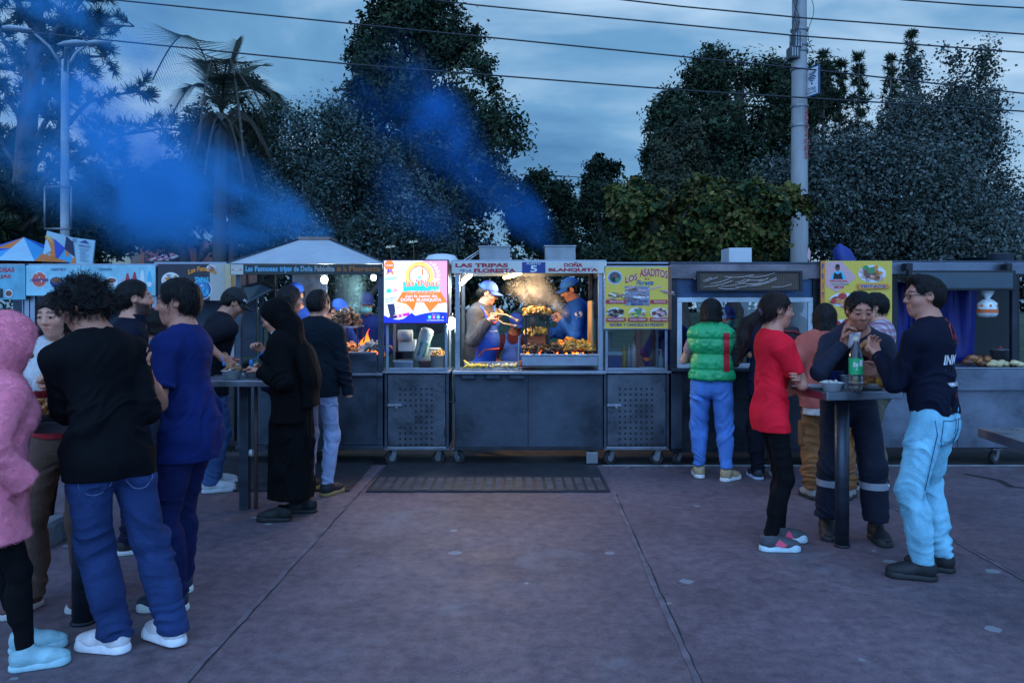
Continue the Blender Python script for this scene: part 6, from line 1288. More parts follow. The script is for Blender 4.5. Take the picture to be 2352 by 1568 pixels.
part('frame', ms, ((xm0,7.48,zm0), (xm1,7.52,zm0+.018), BLKM), ((xm0,7.48,zm1-.018), (xm1,7.52,zm1), BLKM), ((xm0,7.481,zm0+.019), (xm0+.03,7.519,zm1-.019), BLKM), ((xm1-.03,7.481,zm0+.019), (xm1,7.519,zm1-.019), BLKM)); part('backing', ms, ((xm0+.031,7.505,zm0+.019), (xm1-.031,7.515,zm1-.019), M('rust_backing', (.075,.045,.035), .8, var=.5, vs=12)))
mb = MB(); wm2 = M('mesh_wire', (.16,.115,.09), .6, .4, var=.2); nx_, nz_ = 60, 12
for i in range(nx_): x_ = xm0+.035+(xm1-xm0-.07)*i/(nx_-1); mb.box((x_-.0022,7.492,zm0+.02), (x_+.0022,7.496,zm1-.02), wm2)
for i in range(nz_): z_ = zm0+.024+(zm1-zm0-.05)*i/(nz_-1); mb.box((xm0+.032,7.497,z_-.0022), (xm1-.032,7.501,z_+.0022), wm2)
W_(mb, 'wire_mesh', ms); rnd = random.Random(9); mb = MB(); stw = M('straw', (.42,.36,.33), .8, var=.2)
for k in range(17):
    a = Vector((rnd.uniform(xm0+.05,xm1-.2), 7.486, rnd.uniform(zm0+.03,zm1-.03))); an = rnd.uniform(-.6,.6); L_ = rnd.uniform(.08,.3); mb.tube([a+Vector((math.cos(an+q*.3)*L_*q, -.004*q, max(-.2,min(.2,math.sin(an+q*.5)*L_*q*.45)))) for q in (0,.33,.66,1)], .0035, stw, 5)
W_(mb, 'straw', ms)
# ---------------- FRITADA board
x0, x1 = X(1885,7.5), X(2049,7.5); z0, z1 = Z(790,7.5), Z(599,7.5); fb = empty('menu_board', ((x0+x1)/2, 7.5, z0), 0, 'yellow and orange FRITADA board with vertical lettering', 'sign')
part('panel', fb, ((x0,7.503,z0), (x1,7.53,z1), ST, .003)); mb = MB(); w, h = x1-x0, z1-z0; pf = flat(z0, 7.501, x0); pl = lambda a, b, d=0.: pf(a*w, b*h, d); rect(mb, pl, 0, 0, 1, 1, YEL); rect(mb, pl, 0, 0, .062, 1, ORG, .001)
for k in range(9): mb.poly([pl(.55,.55,.0004), pl(.55+.9*math.cos(R(k*24-60)), .55+.9*math.sin(R(k*24-60)), .0004), pl(.55+.9*math.cos(R(k*24-52)), .55+.9*math.sin(R(k*24-52)), .0004)], M('print_amber', (.60,.32,.04), .45, var=.1)) if False else None
for k, ch in enumerate('FRITADA'): letters(mb, ch, ((.014 if ch != 'I' else .027),.93-.115*k-.035,(.05 if ch != 'I' else .037),.93-.115*k+.035), NAVY, pl, bold=.03, depth=.002)
mb.poly([pl(.08,.99,.002), pl(.30,.99,.002), pl(.50,.80,.002), pl(.22,.62,.002), pl(.075,.70,.002)], PNK); disc(mb, pl, .235, .915, .035, BRN, .003, 12); disc(mb, pl, .235, .938, .032, BLKM, .0035, 12, sy=.7); mb.poly([pl(.13,.78,.003), pl(.36,.78,.003), pl(.31,.86,.003), pl(.25,.885,.003), pl(.18,.86,.003)], CYN); mb.poly([pl(.17,.78,.0035), pl(.31,.78,.0035), pl(.285,.86,.0035), pl(.235,.84,.0035), pl(.19,.86,.0035)], BLKM)
letters(mb, 'FRITADAS', (.13,.745,.37,.77), RED, pl, depth=.004, bold=.03); letters(mb, 'DOÑA', (.15,.71,.40,.735), GRN, pl, depth=.004, bold=.03); letters(mb, 'MECHE', (.19,.67,.32,.70), RED, pl, depth=.004, bold=.03)
foodphoto(mb, pl, .72, .845, .195, .105, 50, (RED,PNK,BRN,GRN,ORG)); foodphoto(mb, pl, .32, .53, .20, .085, 51, (BRN,RED,PNK,ORG)); foodphoto(mb, pl, .74, .53, .14, .06, 52, (BRN,YEL,ORG)); foodphoto(mb, pl, .35, .22, .2, .08, 53, (BRN,RED,YEL))
mb.poly([pl(.50,.725,.02), pl(.93,.725,.02), pl(.96,.67,.02), pl(.52,.655,.02)], ORG); letters(mb, 'FRITADA', (.54,.675,.90,.715), WHT, pl, bold=.06, shear=.2, depth=.0215); letters(mb, 'FRITADA', (.545,.677,.897,.713), NAVY, pl, bold=.025, shear=.2, depth=.023); W_(mb, 'menu_print', fb)
# ---------------- right-hand cart with blue tarp
x0, x1 = X(2049), X(2480); G5 = empty('food_cart', ((x0+x1)/2, FY, 0), 0, 'long pale steel cart with blue tarp and dark screen at the far right', 'food cart', 'steel food carts in a row'); zc3 = Z(843); LBM = M('pale_steel_front', (.12,.135,.17), .4, .6, var=.4, vs=2.5, bump=.1, bs=25)
xl = X(1890); part('body', G5, ((xl,FY+.03,Z(1030)), (x1,FY+.6,zc3-.012), ST)); part('counter_fascia', G5, ((xl,FY-.05,Z(895)), (x1,FY+.02,zc3-.012), LBM)); part('counter', G5, ((xl-.02,FY-.06,zc3-.011), (x1,FY+.6,zc3), STB)); part('front_panel', G5, ((xl+.01,FY+.006,Z(1028)), (X(2200)-.002,FY+.029,Z(896)), LBM)); part('front_panel', G5, ((X(2200)+.002,FY+.006,Z(1028)), (x1,FY+.029,Z(896)), LBM))
part('roof_beam', G5, ((x0-.6,FY-.02,Z(630)), (x1,FY+.03,Z(602)), LBM), ((xl,FY-.02,Z(602)+.001), (x1,FY+1.1,Z(602)+.014), ST))
for px_ in (x0+.005, X(2325), X(2440)): part('post', G5, ((px_,FY+.0,zc3), (px_+.05,FY+.05,Z(630)-.001), ST2))
part('back_shade', G5, ((X(2235),FY+.9,zc3-.3), (x1,FY+.93,Z(632)), BLKM))
for px_ in (xl+.1, X(2300)): caster(G5, px_, FY+.1, .06, .5)
sx0, sx1, sz0, sz1 = X(2086,7.45), X(2332,7.45), Z(667,7.45), Z(621,7.45); sc = empty('screen', ((sx0+sx1)/2, 7.45, sz0), 0, 'long blank dark display screen hung under the right-hand roof beam', 'screen')
part('bezel', sc, ((sx0,7.44,sz0), (sx1,7.50,sz1), BLKM, .006)); part('display', sc, ((sx0+.03,7.436,sz0+.022), (sx1-.03,7.439,sz1-.02), M('blank_display', (.03,.05,.065), .25, var=.1), .001)); part('bracket', sc, ((sx0-.01,7.46,sz1+.001), (sx0+.05,7.56,sz1+.07), BLKM)); part('bracket', sc, ((sx1-.07,7.46,sz1+.001), (sx1-.02,7.56,sz1+.06), BLKM))
tarp = M('blue_tarp', (.006,.012,.17), .5, var=.2, vs=3); nx_, nz_ = 40, 14; v = []; f_ = []
for j in range(nz_+1):
    for i in range(nx_+1): a = i/nx_; b = j/nz_; v.append((X(2020,8.1)+(X(2245,8.1)-X(2020,8.1))*a, 8.1+.05*math.sin(a*19+b*2)*(.4+b)+.03*math.sin(a*41), Z(640,8.1)-(Z(640,8.1)-Z(830,8.1))*b-.06*math.sin(a*math.pi)*(1-b)))
for j in range(nz_):
    for i in range(nx_): q = j*(nx_+1)+i; f_.append((q, q+1, q+nx_+2, q+nx_+1))
o = link('tarp', np_mesh('tarp', v, f_, tarp)); tag(o, 'deep blue tarp hanging behind the man in glasses', 'tarp'); md = o.modifiers.new('s', 'SOLIDIFY'); md.thickness = .004
# ---------------- hipped-roof stall
x0, x1 = X(541), X(880); A5 = empty('food_stall', ((x0+x1)/2, FY, 0), 0, 'steel stall with a pale grey hipped roof and long dark name board', 'food stall'); zc4 = Z(856); zt = Z(606)
part('body', A5, ((x0+.01,FY+.02,Z(1030)), (x1-.01,FY+.55,zc4-.025), ST)); part('front_panel', A5, ((x0+.02,FY+.0,Z(1022)), (x1-.06,FY+.018,zc4-.045), STW)); part('bottom_rail', A5, ((x0,FY-.012,Z(1032)), (x1,FY+.019,Z(1023)), ST)); part('corner_plate', A5, ((x1-.058,FY-.006,Z(1022)), (x1-.004,FY+.018,zc4-.046), ST)); part('counter', A5, ((x0,FY-.05,zc4-.025), (x1,FY+.57,zc4), STB)); part('splash_guard', A5, ((X(735),FY-.005,zc4+.001), (x1-.06,FY+.015,Z(812)), ST), ((X(735),FY-.008,Z(812)+.001), (x1-.06,FY+.018,Z(808)), STB))
for px_ in (x0, x1-.05): part('post', A5, ((px_,FY,zc4), (px_+.05,FY+.05,Z(631)), ST)); part('post', A5, ((px_,FY+1.15,.05), (px_+.05,FY+1.2,zt), ST))
part('back_post', A5, ((X(580),FY+.5,zc4), (X(596),FY+.54,zt), BLKM)); part('side_wall', A5, ((X(598),FY+1.1,zc4-.3), (X(690),FY+1.12,zt-.02), STB))
mb = MB(); rf = M('pale_roof_sheet', (.40,.44,.45), .5, .25, var=.1, vs=4); yb = FY+1.25; a = [Vector((x0-.06,FY-.06,zt)), Vector((x1+.03,FY-.06,zt)), Vector((x1+.03,yb,zt)), Vector((x0-.06,yb,zt))]; zr = Z(551,FY+.45); t = [Vector((X(686,8.05),FY+.45,zr)), Vector((X(757,8.05),FY+.45,zr)), Vector((X(757,8.05),FY+.75,zr)), Vector((X(686,8.05),FY+.75,zr))]
mb.add(a+t, [(0,1,5,4), (1,2,6,5), (2,3,7,6), (3,0,4,7), (0,3,2,1), (4,5,6,7)], rf); W_(mb, 'roof', A5); mb = MB(); mb.box((t[0].x-.01,t[0].y-.01,zr+.002), (t[1].x+.01,t[2].y+.01,zr+.03), M('rust_cap', (.2,.13,.11), .7, var=.3)); W_(mb, 'roof_cap', A5)
for q in ((0,4),(1,5)): m2 = MB(); m2.tube([a[q[0]]+Vector((0,-.004,.006)), t[q[1]-4]+Vector((0,-.004,.006))], .008, ST, 6); W_(m2, 'roof_seam', A5)
nb = empty('name_board', ((x0+x1)/2, FY-.06, Z(630)), 0, 'long black name board with blue to orange lettering under the hipped roof', 'sign'); zs, zr_ = Z(631,7.55), Z(607,7.55)
part('board', nb, ((x0-.03,7.535,zs), (x1+.0,7.555,zr_), M('board_black', (.012,.016,.014), .4, var=.2), .003)); mb = MB(); w, h = x1-x0+.03, zr_-zs; pb = flat(zs, 7.533, x0-.03); pl = lambda a, b, d=0.: pb(a*w, b*h, d)
rect(mb, pl, .005, .02, .088, .98, pn((.40,.38,.33), 'print_cream')); disc(mb, pl, .045, .5, .022, ORG, .001, 18, r2=.016, sy=5.2*.98); disc(mb, pl, .018, .46, .008, RED, .001, 10, sy=5); disc(mb, pl, .072, .46, .008, RED, .001, 10, sy=5); rect(mb, pl, .03, .46, .06, .56, WHT, .002)
tx = [('Las', .102,.152,0), ('Famosas', .163,.317,0), ('tripas', .327,.408,0), ('de', .418,.456,1), ('Doña', .464,.546,1), ('Fabiolita', .556,.69,2), ('de', .70,.735,3), ('la', .745,.77,3), ('Floresta', .782,.992,3)]
cb = [pn((.10,.32,.46), 'print_skyblue'), pn((.16,.30,.33), 'print_dull_blue'), pn((.32,.22,.12), 'print_tan'), pn((.30,.09,.01), 'print_rust')]
for t_, xx0, xx1, c in tx:
    letters(mb, t_, (xx0,.30 if not any(ch in t_ for ch in 'p') else .14,xx1,.84), pn((.05,.17,.26), 'print_edge_blue') if c < 3 else pn((.10,.035,.008), 'print_edge_rust'), pl, bold=.06, depth=.001); letters(mb, t_, (xx0+.003,.32 if 'p' not in t_ else .16,xx1-.003,.82), cb[c], pl, bold=.012, depth=.002)
W_(mb, 'lettering', nb)
tv = empty('display', (X(590,7.8), 7.8, Z(690)), 0, 'tilted dark screen hanging inside the left end of the hipped stall', 'screen'); mb = MB(); q = [P(553,672,7.95), P(632,648,7.75), P(640,660,7.7), P(560,705,7.9)]; q = [P(556,658,7.95), P(604,648,7.78), P(634,664,7.72), P(562,702,7.9)]; mb.slab(q, (.01,.05,.02), BLKM); W_(mb, 'bezel', tv); c = sum(q, Vector())/4; mb = MB(); mb.slab([c+(p_-c)*.84+Vector((0,-.006,0)) for p_ in q], (0,.004,0), M('blank_display', (0,0,0))); W_(mb, 'display_glass', tv); part('arm', tv, ((X(565,7.85),7.84,Z(655)), (X(570,7.85),7.87,zt-.01), BLKM))
# ---------------- drink stalls at the far left
D8 = 8.2
def drinkstall(label, u0, u1, vt=608):
    x0, x1 = X(u0,D8), X(u1,D8); r = empty('food_stall', ((x0+x1)/2, D8, 0), 0, label, 'food stall', 'drink and snack stalls on the left')
    part('body', r, ((x0,D8+.05,.12), (x1,D8+.6,.9), ST2)); part('counter', r, ((x0-.02,D8,.901), (x1+.02,D8+.65,.93), STB)); part('shelf', r, ((x0+.07,D8+.3,1.19), (x1-.07,D8+.6,1.205), ALU)); part('back_panel', r, ((x0+.06,D8+.95,.93), (x1-.06,D8+.97,1.75), ST))
    for px_ in (x0, x1-.05): part('post', r, ((px_,D8+.05,.931), (px_+.05,D8+.1,Z(vt,D8)-.02), STB)); part('post', r, ((px_,D8+1.0,.0), (px_+.05,D8+1.05,Z(vt,D8)-.02), ST))
    part('roof', r, ((x0-.03,D8-.0,Z(vt,D8)-.019), (x1+.03,D8+1.1,Z(vt,D8)+.01), ALU)); return r, x0, x1
S1, _, _ = drinkstall('drink stall at the left edge with coloured juice bottles', -110, 60); S2, bx0, bx1 = drinkstall('drink stall with the long pale blue soda banner', 62, 355); S3, cx0, cx1 = drinkstall('dark stall under the banner with the round blue emblem', 360, 534, 604)
bm_ = [M('banner_seablue', (.10,.30,.38), .5, var=.45, vs=3.5), M('banner_iceblue', (.22,.44,.50), .5, var=.35, vs=4), M('banner_dark', (.02,.02,.03), .5, var=.3)]
def banner(label, u0, u1, v0, v1, m, y=D8-.03):
    o = empty('banner', ((X(u0,y)+X(u1,y))/2, y, Z(v1,y)), 0, label, 'banner'); part('sheet', o, ((X(u0,y),y,Z(v1,y)), (X(u1,y),y+.02,Z(v0,y)), m, .003)); w, h = X(u1,y)-X(u0,y), Z(v0,y)-Z(v1,y); pb = flat(Z(v1,y), y-.002, X(u0,y)); return o, (lambda a, b, d=0.: pb(a*w, b*h, d)), w/h
b1, pl, ar = banner('sea-blue banner with red capitals cut by the left edge', -112, 58, 609, 688, bm_[0]); mb = MB()
letters(mb, 'OSAS', (.645,.80,.855,.93), RED, pl, bold=.04); letters(mb, 'JAS', (.66,.60,.81,.73), RED, pl, bold=.04); disc(mb, pl, .78, .18, .055, WHT, .001, 20, sy=ar); disc(mb, pl, .78, .18, .045, BRN, .002, 14, sy=ar*.9)
for k in range(3): rect(mb, pl, .56+.05*k, .05, .60+.05*k, .42-.05*k, (BLKM,NAVY,BLKM)[k], .001)
W_(mb, 'print', b1)
b2, pl, ar = banner('pale blue drinks banner with round orange soda emblem', 60, 357, 609, 679, bm_[1]); mb = MB()
disc(mb, pl, .103, .53, .062, WHT, .001, 28, sy=ar); disc(mb, pl, .103, .53, .056, pn((.50,.09,.06), 'print_soda_orange'), .002, 28, sy=ar); letters(mb, 'ORANGINE', (.035,.46,.172,.56), NAVY, pl, bold=.04, depth=.003)
for k in range(5): disc(mb, pl, .085+.018*k, .72-.12*(k % 3), .006, WHT, .0032, 8, sy=ar)
letters(mb, 'CALDO DE 31', (.19,.82,.31,.90), NAVY, pl, bold=.02, depth=.001); letters(mb, 'CORTADITO', (.565,.82,.665,.90), NAVY, pl, bold=.02, depth=.001); disc(mb, pl, .235, .45, .05, NAVY, .001, 20, sy=ar*.8); disc(mb, pl, .235, .5, .04, BRN, .002, 16, sy=ar*.6); disc(mb, pl, .66, .45, .05, WHT, .001, 20, sy=ar*.8); disc(mb, pl, .66, .5, .038, BRN, .002, 16, sy=ar*.5)
for cx, c, hh in ((.745,PNK,.45), (.785,RED,.62), (.84,RED,.66), (.90,WHT,.72), (.955,CYN,.68)):   # printed bottles
    rect(mb, pl, cx-.016, .12, cx+.016, .12+hh*.7, c, .001); mb.poly([pl(cx-.016,.12+hh*.7,.001), pl(cx+.016,.12+hh*.7,.001), pl(cx+.006,.12+hh,.001), pl(cx-.006,.12+hh,.001)], c); rect(mb, pl, cx-.016, .3, cx+.016, .45, WHT if c is not WHT else ORG, .002)
W_(mb, 'print', b2)
b3, pl, ar = banner('dark banner with round blue emblem and arched orange title', 362, 516, 606, 690, bm_[2]); mb = MB(); rect(mb, pl, .78, 0, 1, 1, pn((.36,.34,.30), 'print_bone')); disc(mb, pl, .66, .30, .15, WHT, .001, 26, sy=ar); disc(mb, pl, .66, .30, .138, NAVY, .002, 26, sy=ar); disc(mb, pl, .66, .30, .12, pn((.03,.16,.34), 'print_midblue'), .003, 26, sy=ar)
letters(mb, 'TRIPAS', (.555,.48,.765,.64), CYN, pl, bold=.05, depth=.004); letters(mb, 'de', (.64,.38,.69,.45), WHT, pl, depth=.004); letters(mb, 'DOÑA', (.56,.14,.77,.36), CYN, pl, bold=.06, depth=.004); letters(mb, 'Las Famosas', (.46,.70,.88,.84), ORG, pl, bold=.05, depth=.004, arc=.10)
foodphoto(mb, pl, .80, .88, .07, .1, 8, (BRN,RED)); foodphoto(mb, pl, .2, .55, .14, .22, 9, (BRN,ORG,YEL)); W_(mb, 'print', b3)
W2 = MB(); W2.box((X(516,8.1),8.1,Z(690,8.1)), (X(530,8.1),8.3,Z(606,8.1)), pn((.42,.34,.2), 'lit_bone')); W_(W2, 'end_panel', S3)  # end panel in one warm bone colour
# juice bottles on the left stall
def bottle(x, y, z, r, h, cm, label, cap_m, liquid=None, name='bottle', group='juice bottles on the left stall', lab=None):
    o = empty(name, (x, y, z), 0, label, 'bottle', group); mb = MB(); mb.lathe((0,0,0), [(0,0),(r*.9,0),(r,r*.3),(r,h*.55),(r*.85,h*.7),(r*.36,h*.86),(r*.34,h*.95),(0,h*.95)], cm, 14); mb.build('bottle_body', o); mb = MB(); mb.lathe((0,0,h*.93), [(0,0),(r*.42,0),(r*.42,h*.07),(0,h*.07)], cap_m, 12); mb.build('bottle_cap', o); return o
jc = [M('juice_'+n, c, .1, var=.05, spec=.6) for n, c in (('green',(.05,.25,.06)), ('red',(.38,.03,.02)), ('orange',(.5,.2,.02)), ('clear',(.30,.38,.4)), ('cola',(.03,.012,.008)))]; capm = M('cap_red', (.4,.04,.03), .4, var=0); capw = M('cap_white', (.55,.55,.55), .4, var=0); nm = ['green','red','orange','clear','dark']
for k in range(9): bottle(X(-2+7.4*k,8.35), 8.35+.04*(k % 2), .93, .036, .27-.02*(k % 3), jc[(0,0,1,2,0,1,4,3,4)[k]], '%s drink bottle on the left stall counter, %s from the picture edge' % (nm[(0,0,1,2,0,1,4,3,4)[k]], ('first','second','third','fourth','fifth','sixth','seventh','eighth','ninth')[k]), capm if k % 2 else capw)
for k in range(8): bottle(X(75+6.6*k,8.4), 8.42, .93, .033, .24, jc[4], 'dark cola bottle with white cap behind the facing woman', capw, group='cola bottles behind the facing woman')
# ================================================================ LAMPS
def pt_light(name, loc, e, col, r=.03):
    l = bpy.data.lights.new(name, 'POINT'); o = bpy.data.objects.new(name, l); COL.objects.link(o); l.energy = e; l.color = col; l.shadow_soft_size = r; o.location = loc; return o
lampw = M('tube_glow_cool', (.75,.92,1.), .3, var=0, emit=9); lampy = M('tube_glow_warm', (1.,.72,.34), .3, var=0, emit=9); bulbm = M('bulb_glow', (.95,1.,.92), .3, var=0, emit=14)
def tube_lamp(label, a, b, m, e, col):
    a, b = Vector(a), Vector(b); c = (a+b)/2; o = empty('tube_lamp', c, 0, label, 'lamp'); mb = MB(); mb.cyl(a, b, .016, m, n=10); W_(mb, 'tube', o); mb = MB(); u = Vector((0,.01,.028)); mb.slab([a+u+Vector((0,-.03,0)), b+u+Vector((0,-.03,0)), b+u+Vector((0,.03,0)), a+u+Vector((0,.03,0))], (0,0,.02), ALU); W_(mb, 'housing', o)
    for k in (.25, .75): q = a.lerp(b, k); l = pt_light('tube_light', q-Vector((0,0,.045)), e, col, .05)
tube_lamp('white tube lamp at the upper left corner of the bright hatch', P(1060,652,7.85), P(1082,632,8.1), lampw, 9, (.80,.95,1.))
tube_lamp('warm tube lamp under the middle of the bright hatch roof', P(1158,638,7.9), P(1196,628,8.15), lampy, 30, (1.,.64,.28))
def bulb(label, c, e, col, r=.032):
    c = Vector(c); o = empty('light_bulb', c, 0, label, 'lamp'); mb = MB(); mb.ball(c, (r,r,r*1.15), bulbm, 14); W_(mb, 'glass', o); mb = MB(); mb.cyl(c+Vector((0,0,r)), c+Vector((0,0,r+.05)), .016, ALU, n=10); mb.tube([c+Vector((0,0,r+.05)), c+Vector((0,0,r+.20))], .004, BLKM, 5); W_(mb, 'socket', o); pt_light('bulb_light', c-Vector((0,.0,.05)), e, col, .05)
bulb('glaring bulb between the lit advert cart and the open hatch', P(1037,742,7.72), 9, (.95,1.,.9), .05)
bulb('hanging bulb near the middle of the hipped stall', P(745,642,8.1), 9, (.8,.95,1.), .036); bulb('hanging bulb at the right end of the hipped stall', P(858,637,8.3), 8, (.85,1.,1.), .03)
# ================================================================ FOOD AND COOKING GEAR
gold = M('fried_gold', (.72,.31,.03), .4, var=.4, vs=40, spec=.6); goldd = M('fried_brown', (.30,.11,.025), .4, var=.5, vs=30, spec=.6); chard = M('charred_brown', (.10,.035,.018), .5, var=.5, vs=30, spec=.5); ashm = M('ash_grey', (.30,.28,.27), .9, var=.4, vs=20); coal = M('charcoal', (.012,.011,.011), .9, var=.4)
ember = M('ember_glow', (1.,.16,.01), .6, var=.6, vs=30, emit=5)
def curls(mb, c, r, n, mats, seed, tr=.011):
    rnd = random.Random(seed)
    for k in range(n):
        a = rnd.uniform(0, 6.28); q = rnd.random()**.5; p = Vector(c) + Vector((r[0]*q*math.cos(a), r[1]*q*math.sin(a), r[2]*(1-q*q)*rnd.random()+tr)); R_ = rnd.uniform(.018,.036); t0 = rnd.uniform(0, 6.28); tl = rnd.uniform(3, 5.6); e1 = Vector((rnd.gauss(0,1), rnd.gauss(0,1), rnd.gauss(0,.4))).normalized(); e2 = e1.orthogonal().normalized()
        mb.tube([p + e1*R_*math.cos(t0+tl*j/7) + e2*R_*math.sin(t0+tl*j/7) + Vector((0,0,.003*j)) for j in range(8)], tr*rnd.uniform(.75,1.2), mats[rnd.randrange(len(mats))], 6)
def pile(name, label, c, r, n, mats, seed, tr=.011, group='heaps of grilled tripe'):
    mb = MB(); curls(mb, (0,0,0), r, n, mats, seed, tr); o = mb.build(name); o.location = c; return tag(o, label, 'food', group)
gx0, gx1 = X(1198), X(1375); gz = Z(842); gy = FY+.02
gb = empty('grill', ((gx0+gx1)/2, gy+.2, zcnt), 0, 'charcoal grill with steel trough and black three-tier rack in the bright hatch', 'grill'); zg = Z(814)
part('trough', gb, ((gx0,gy,gz-.005+.012), (gx1,gy+.40,zg-.01), STB, .006)); part('foil_lip', gb, ((gx0-.01,gy-.02,zg-.009), (gx1,gy+.02,zg+.003), M('crumpled_foil', (.5,.52,.55), .3, .85, var=.2, vs=30, bump=.8, bs=40), .004)); mb = MB()
for k in range(30): x_ = gx0+.01+(gx1-gx0-.03)*k/29; mb.tube([(x_,gy+.03,zg+.03), (x_,gy+.40,zg+.03)], .004, BLKM, 5)
for y_ in (gy+.04, gy+.38): mb.tube([(gx0,y_,zg+.024), (gx1-.02,y_,zg+.024)], .007, BLKM, 6)
W_(mb, 'grate', gb); mb = MB(); rnd = random.Random(3)
for k in range(60): mb.ball((rnd.uniform(gx0+.03,gx1-.05), rnd.uniform(gy+.04,gy+.36), zg-.01+.012*rnd.random()), rnd.uniform(.012,.026), (coal,coal,ashm,ember)[k % 4], 6)
W_(mb, 'coals', gb); rx0, rx1 = X(1205,7.8), X(1262,7.8); zt1, zt2 = Z(727,7.8), Z(768,7.8); ry0, ry1 = 7.72, 8.0
part('rack', gb, *[((xx,yy,zg+.03), (xx+.022,yy+.02,zt1), BLKM) for xx in (rx0,rx1-.022) for yy in (ry0,ry1-.02)], ((rx0-.01,ry0-.01,zt1+.001), (rx1+.01,ry1+.01,zt1+.018), BLKM), ((rx0+.023,ry0,zt2-.012), (rx1-.023,ry1,zt2), BLKM), ((rx0+.01,ry1+.001,zg+.04), (rx1-.01,ry1+.012,zt2-.02), goldd))
pile('tripe_heap', 'golden tripe heaped on the top shelf of the black rack', ((rx0+rx1)/2, 7.86, zt1+.02), (.12,.12,.045), 50, [gold,goldd,gold], 1); pile('tripe_heap', 'golden tripe on the middle shelf of the black rack', ((rx0+rx1)/2, 7.84, zt2), (.10,.12,.045), 45, [gold,gold,goldd], 2)
pile('tripe_heap', 'big golden heap of tripe rings at the right of the grill', (X(1318,7.8), 7.8, zg+.035), (.19,.15,.085), 130, [gold,gold,gold,goldd], 3, .012); pile('tripe_heap', 'few pale rings at the far right end of the grate', (X(1358,7.75), 7.75, zg+.035), (.05,.06,.05), 14, [gold], 4, .014)
pile('tripe_heap', 'dark charred pieces under the black rack', (X(1232,7.75), 7.76, zg+.035), (.12,.08,.03), 26, [chard,goldd,ashm], 5); pile('tripe_heap', 'charred pieces between rack and golden heap', (X(1276,7.72), 7.72, zg+.035), (.07,.05,.035), 16, [chard,goldd], 6)
mb = MB()
for k in range(5): mb.tube([(X(1220,7.75)+.005*k, 7.71, zt1), (X(1220,7.75)+.008*k, 7.71, zt1-.05-.02*(k % 2)), (X(1219,7.75)+.01*k, 7.712, zt1-.10-.03*(k % 3))], .008, chard, 6, .004)
W_(mb, 'hanging_scraps', gb); pt_light('ember_light', (X(1300), 7.8, zg+.10), 2.2, (1,.45,.12), .08)
# service trays
tx0, tx1 = X(1062), X(1192); tr = empty('food_tray', ((tx0+tx1)/2, FY+.2, zcnt), 0, 'shallow steel tray of corn and potatoes at the front left of the bright hatch', 'tray'); zq = Z(850)+.002
part('tray_pan', tr, ((tx0,FY+.0,zq), (tx1,FY+.30,zq+.012), STB), ((tx0,FY,zq+.013), (tx1,FY+.008,zq+.045), GL, 0), ((tx0,FY+.292,zq+.013), (tx1,FY+.3,zq+.06), STB), ((tx0+(tx1-tx0)*.45,FY+.01,zq+.013), (tx0+(tx1-tx0)*.47,FY+.29,zq+.05), STB)); mb = MB(); rnd = random.Random(6); corn = M('corn_yellow', (.62,.42,.05), .5, var=.3, vs=40); pot = M('pale_potato', (.55,.48,.34), .6, var=.2, vs=30)
for k in range(90): a = rnd.random(); mb.ball((tx0+.02+(tx1-tx0-.04)*a, FY+.02+.26*rnd.random(), zq+.02+.016*rnd.random()), rnd.uniform(.009,.02), corn if a < .42 or rnd.random() < .3 else pot, 6)
o = W_(mb, 'corn_and_potato', tr); tn = MB(); tn.tube([P(1066,828,7.7), P(1078,838,7.65), P(1086,846,7.6)], .010, corn, 6); tag(tn.build('scoop'), 'yellow scoop handle sticking out of the corn tray', 'scoop')
mb = MB(); gp = (X(1193), FY-.0, zq); part('sneeze_guard', C5, ((X(1190),FY+.02,zq), (X(1192.5),FY+.03,Z(772)), STB), ((X(1190.5),FY+.031,zq+.01), (X(1192),FY+.30,Z(790)), GL, 0))
def tongs(label, h, tip, m, gap=.03):
    h, tip = Vector(h), Vector(tip); d = (tip-h); s = d.cross(Vector((0,1,0))).normalized()*gap; mb = MB()
    for q in (-1, 1): mb.tube([h-d*.15, h+s*q*.5, h+d*.5+s*q*1.3, tip+s*q*.8], .0075, m, 6); mb.ball(tip+s*q*.8, (.018,.012,.012), m, 8)
    return tag(mb.build('tongs'), label, 'tongs')
hr = Vector(WC['root'].matrix_world @ Vector(WC['arms'][1][3])) if False else None
def wpt(I, p): r = I['root']; a = r.rotation_euler[2]; p = Vector(p); return Vector((r.location.x+p.x*math.cos(a)-p.y*math.sin(a), r.location.y+p.x*math.sin(a)+p.y*math.cos(a), r.location.z+p.z))
wood_t = M('wooden_tongs', (.52,.36,.18), .6, var=.25, vs=12, stretch=(1,6,1)); h_ = wpt(WC, WC['arms'][1][3]+unit(WC['arms'][1][3]-WC['arms'][1][2])*.08); tongs('wooden tongs in the hands of the woman cook', h_, P(1186,742,7.95), wood_t, .035)
h_ = wpt(MC, MC['arms'][0][3]+unit(MC['arms'][0][3]-MC['arms'][0][2])*.08); tongs('blue handled tongs held by the man cook', h_+Vector((.0,-.02,.0)), P(1258,742,8.1), M('blue_plastic', (.02,.16,.45), .4, var=.05), .014)
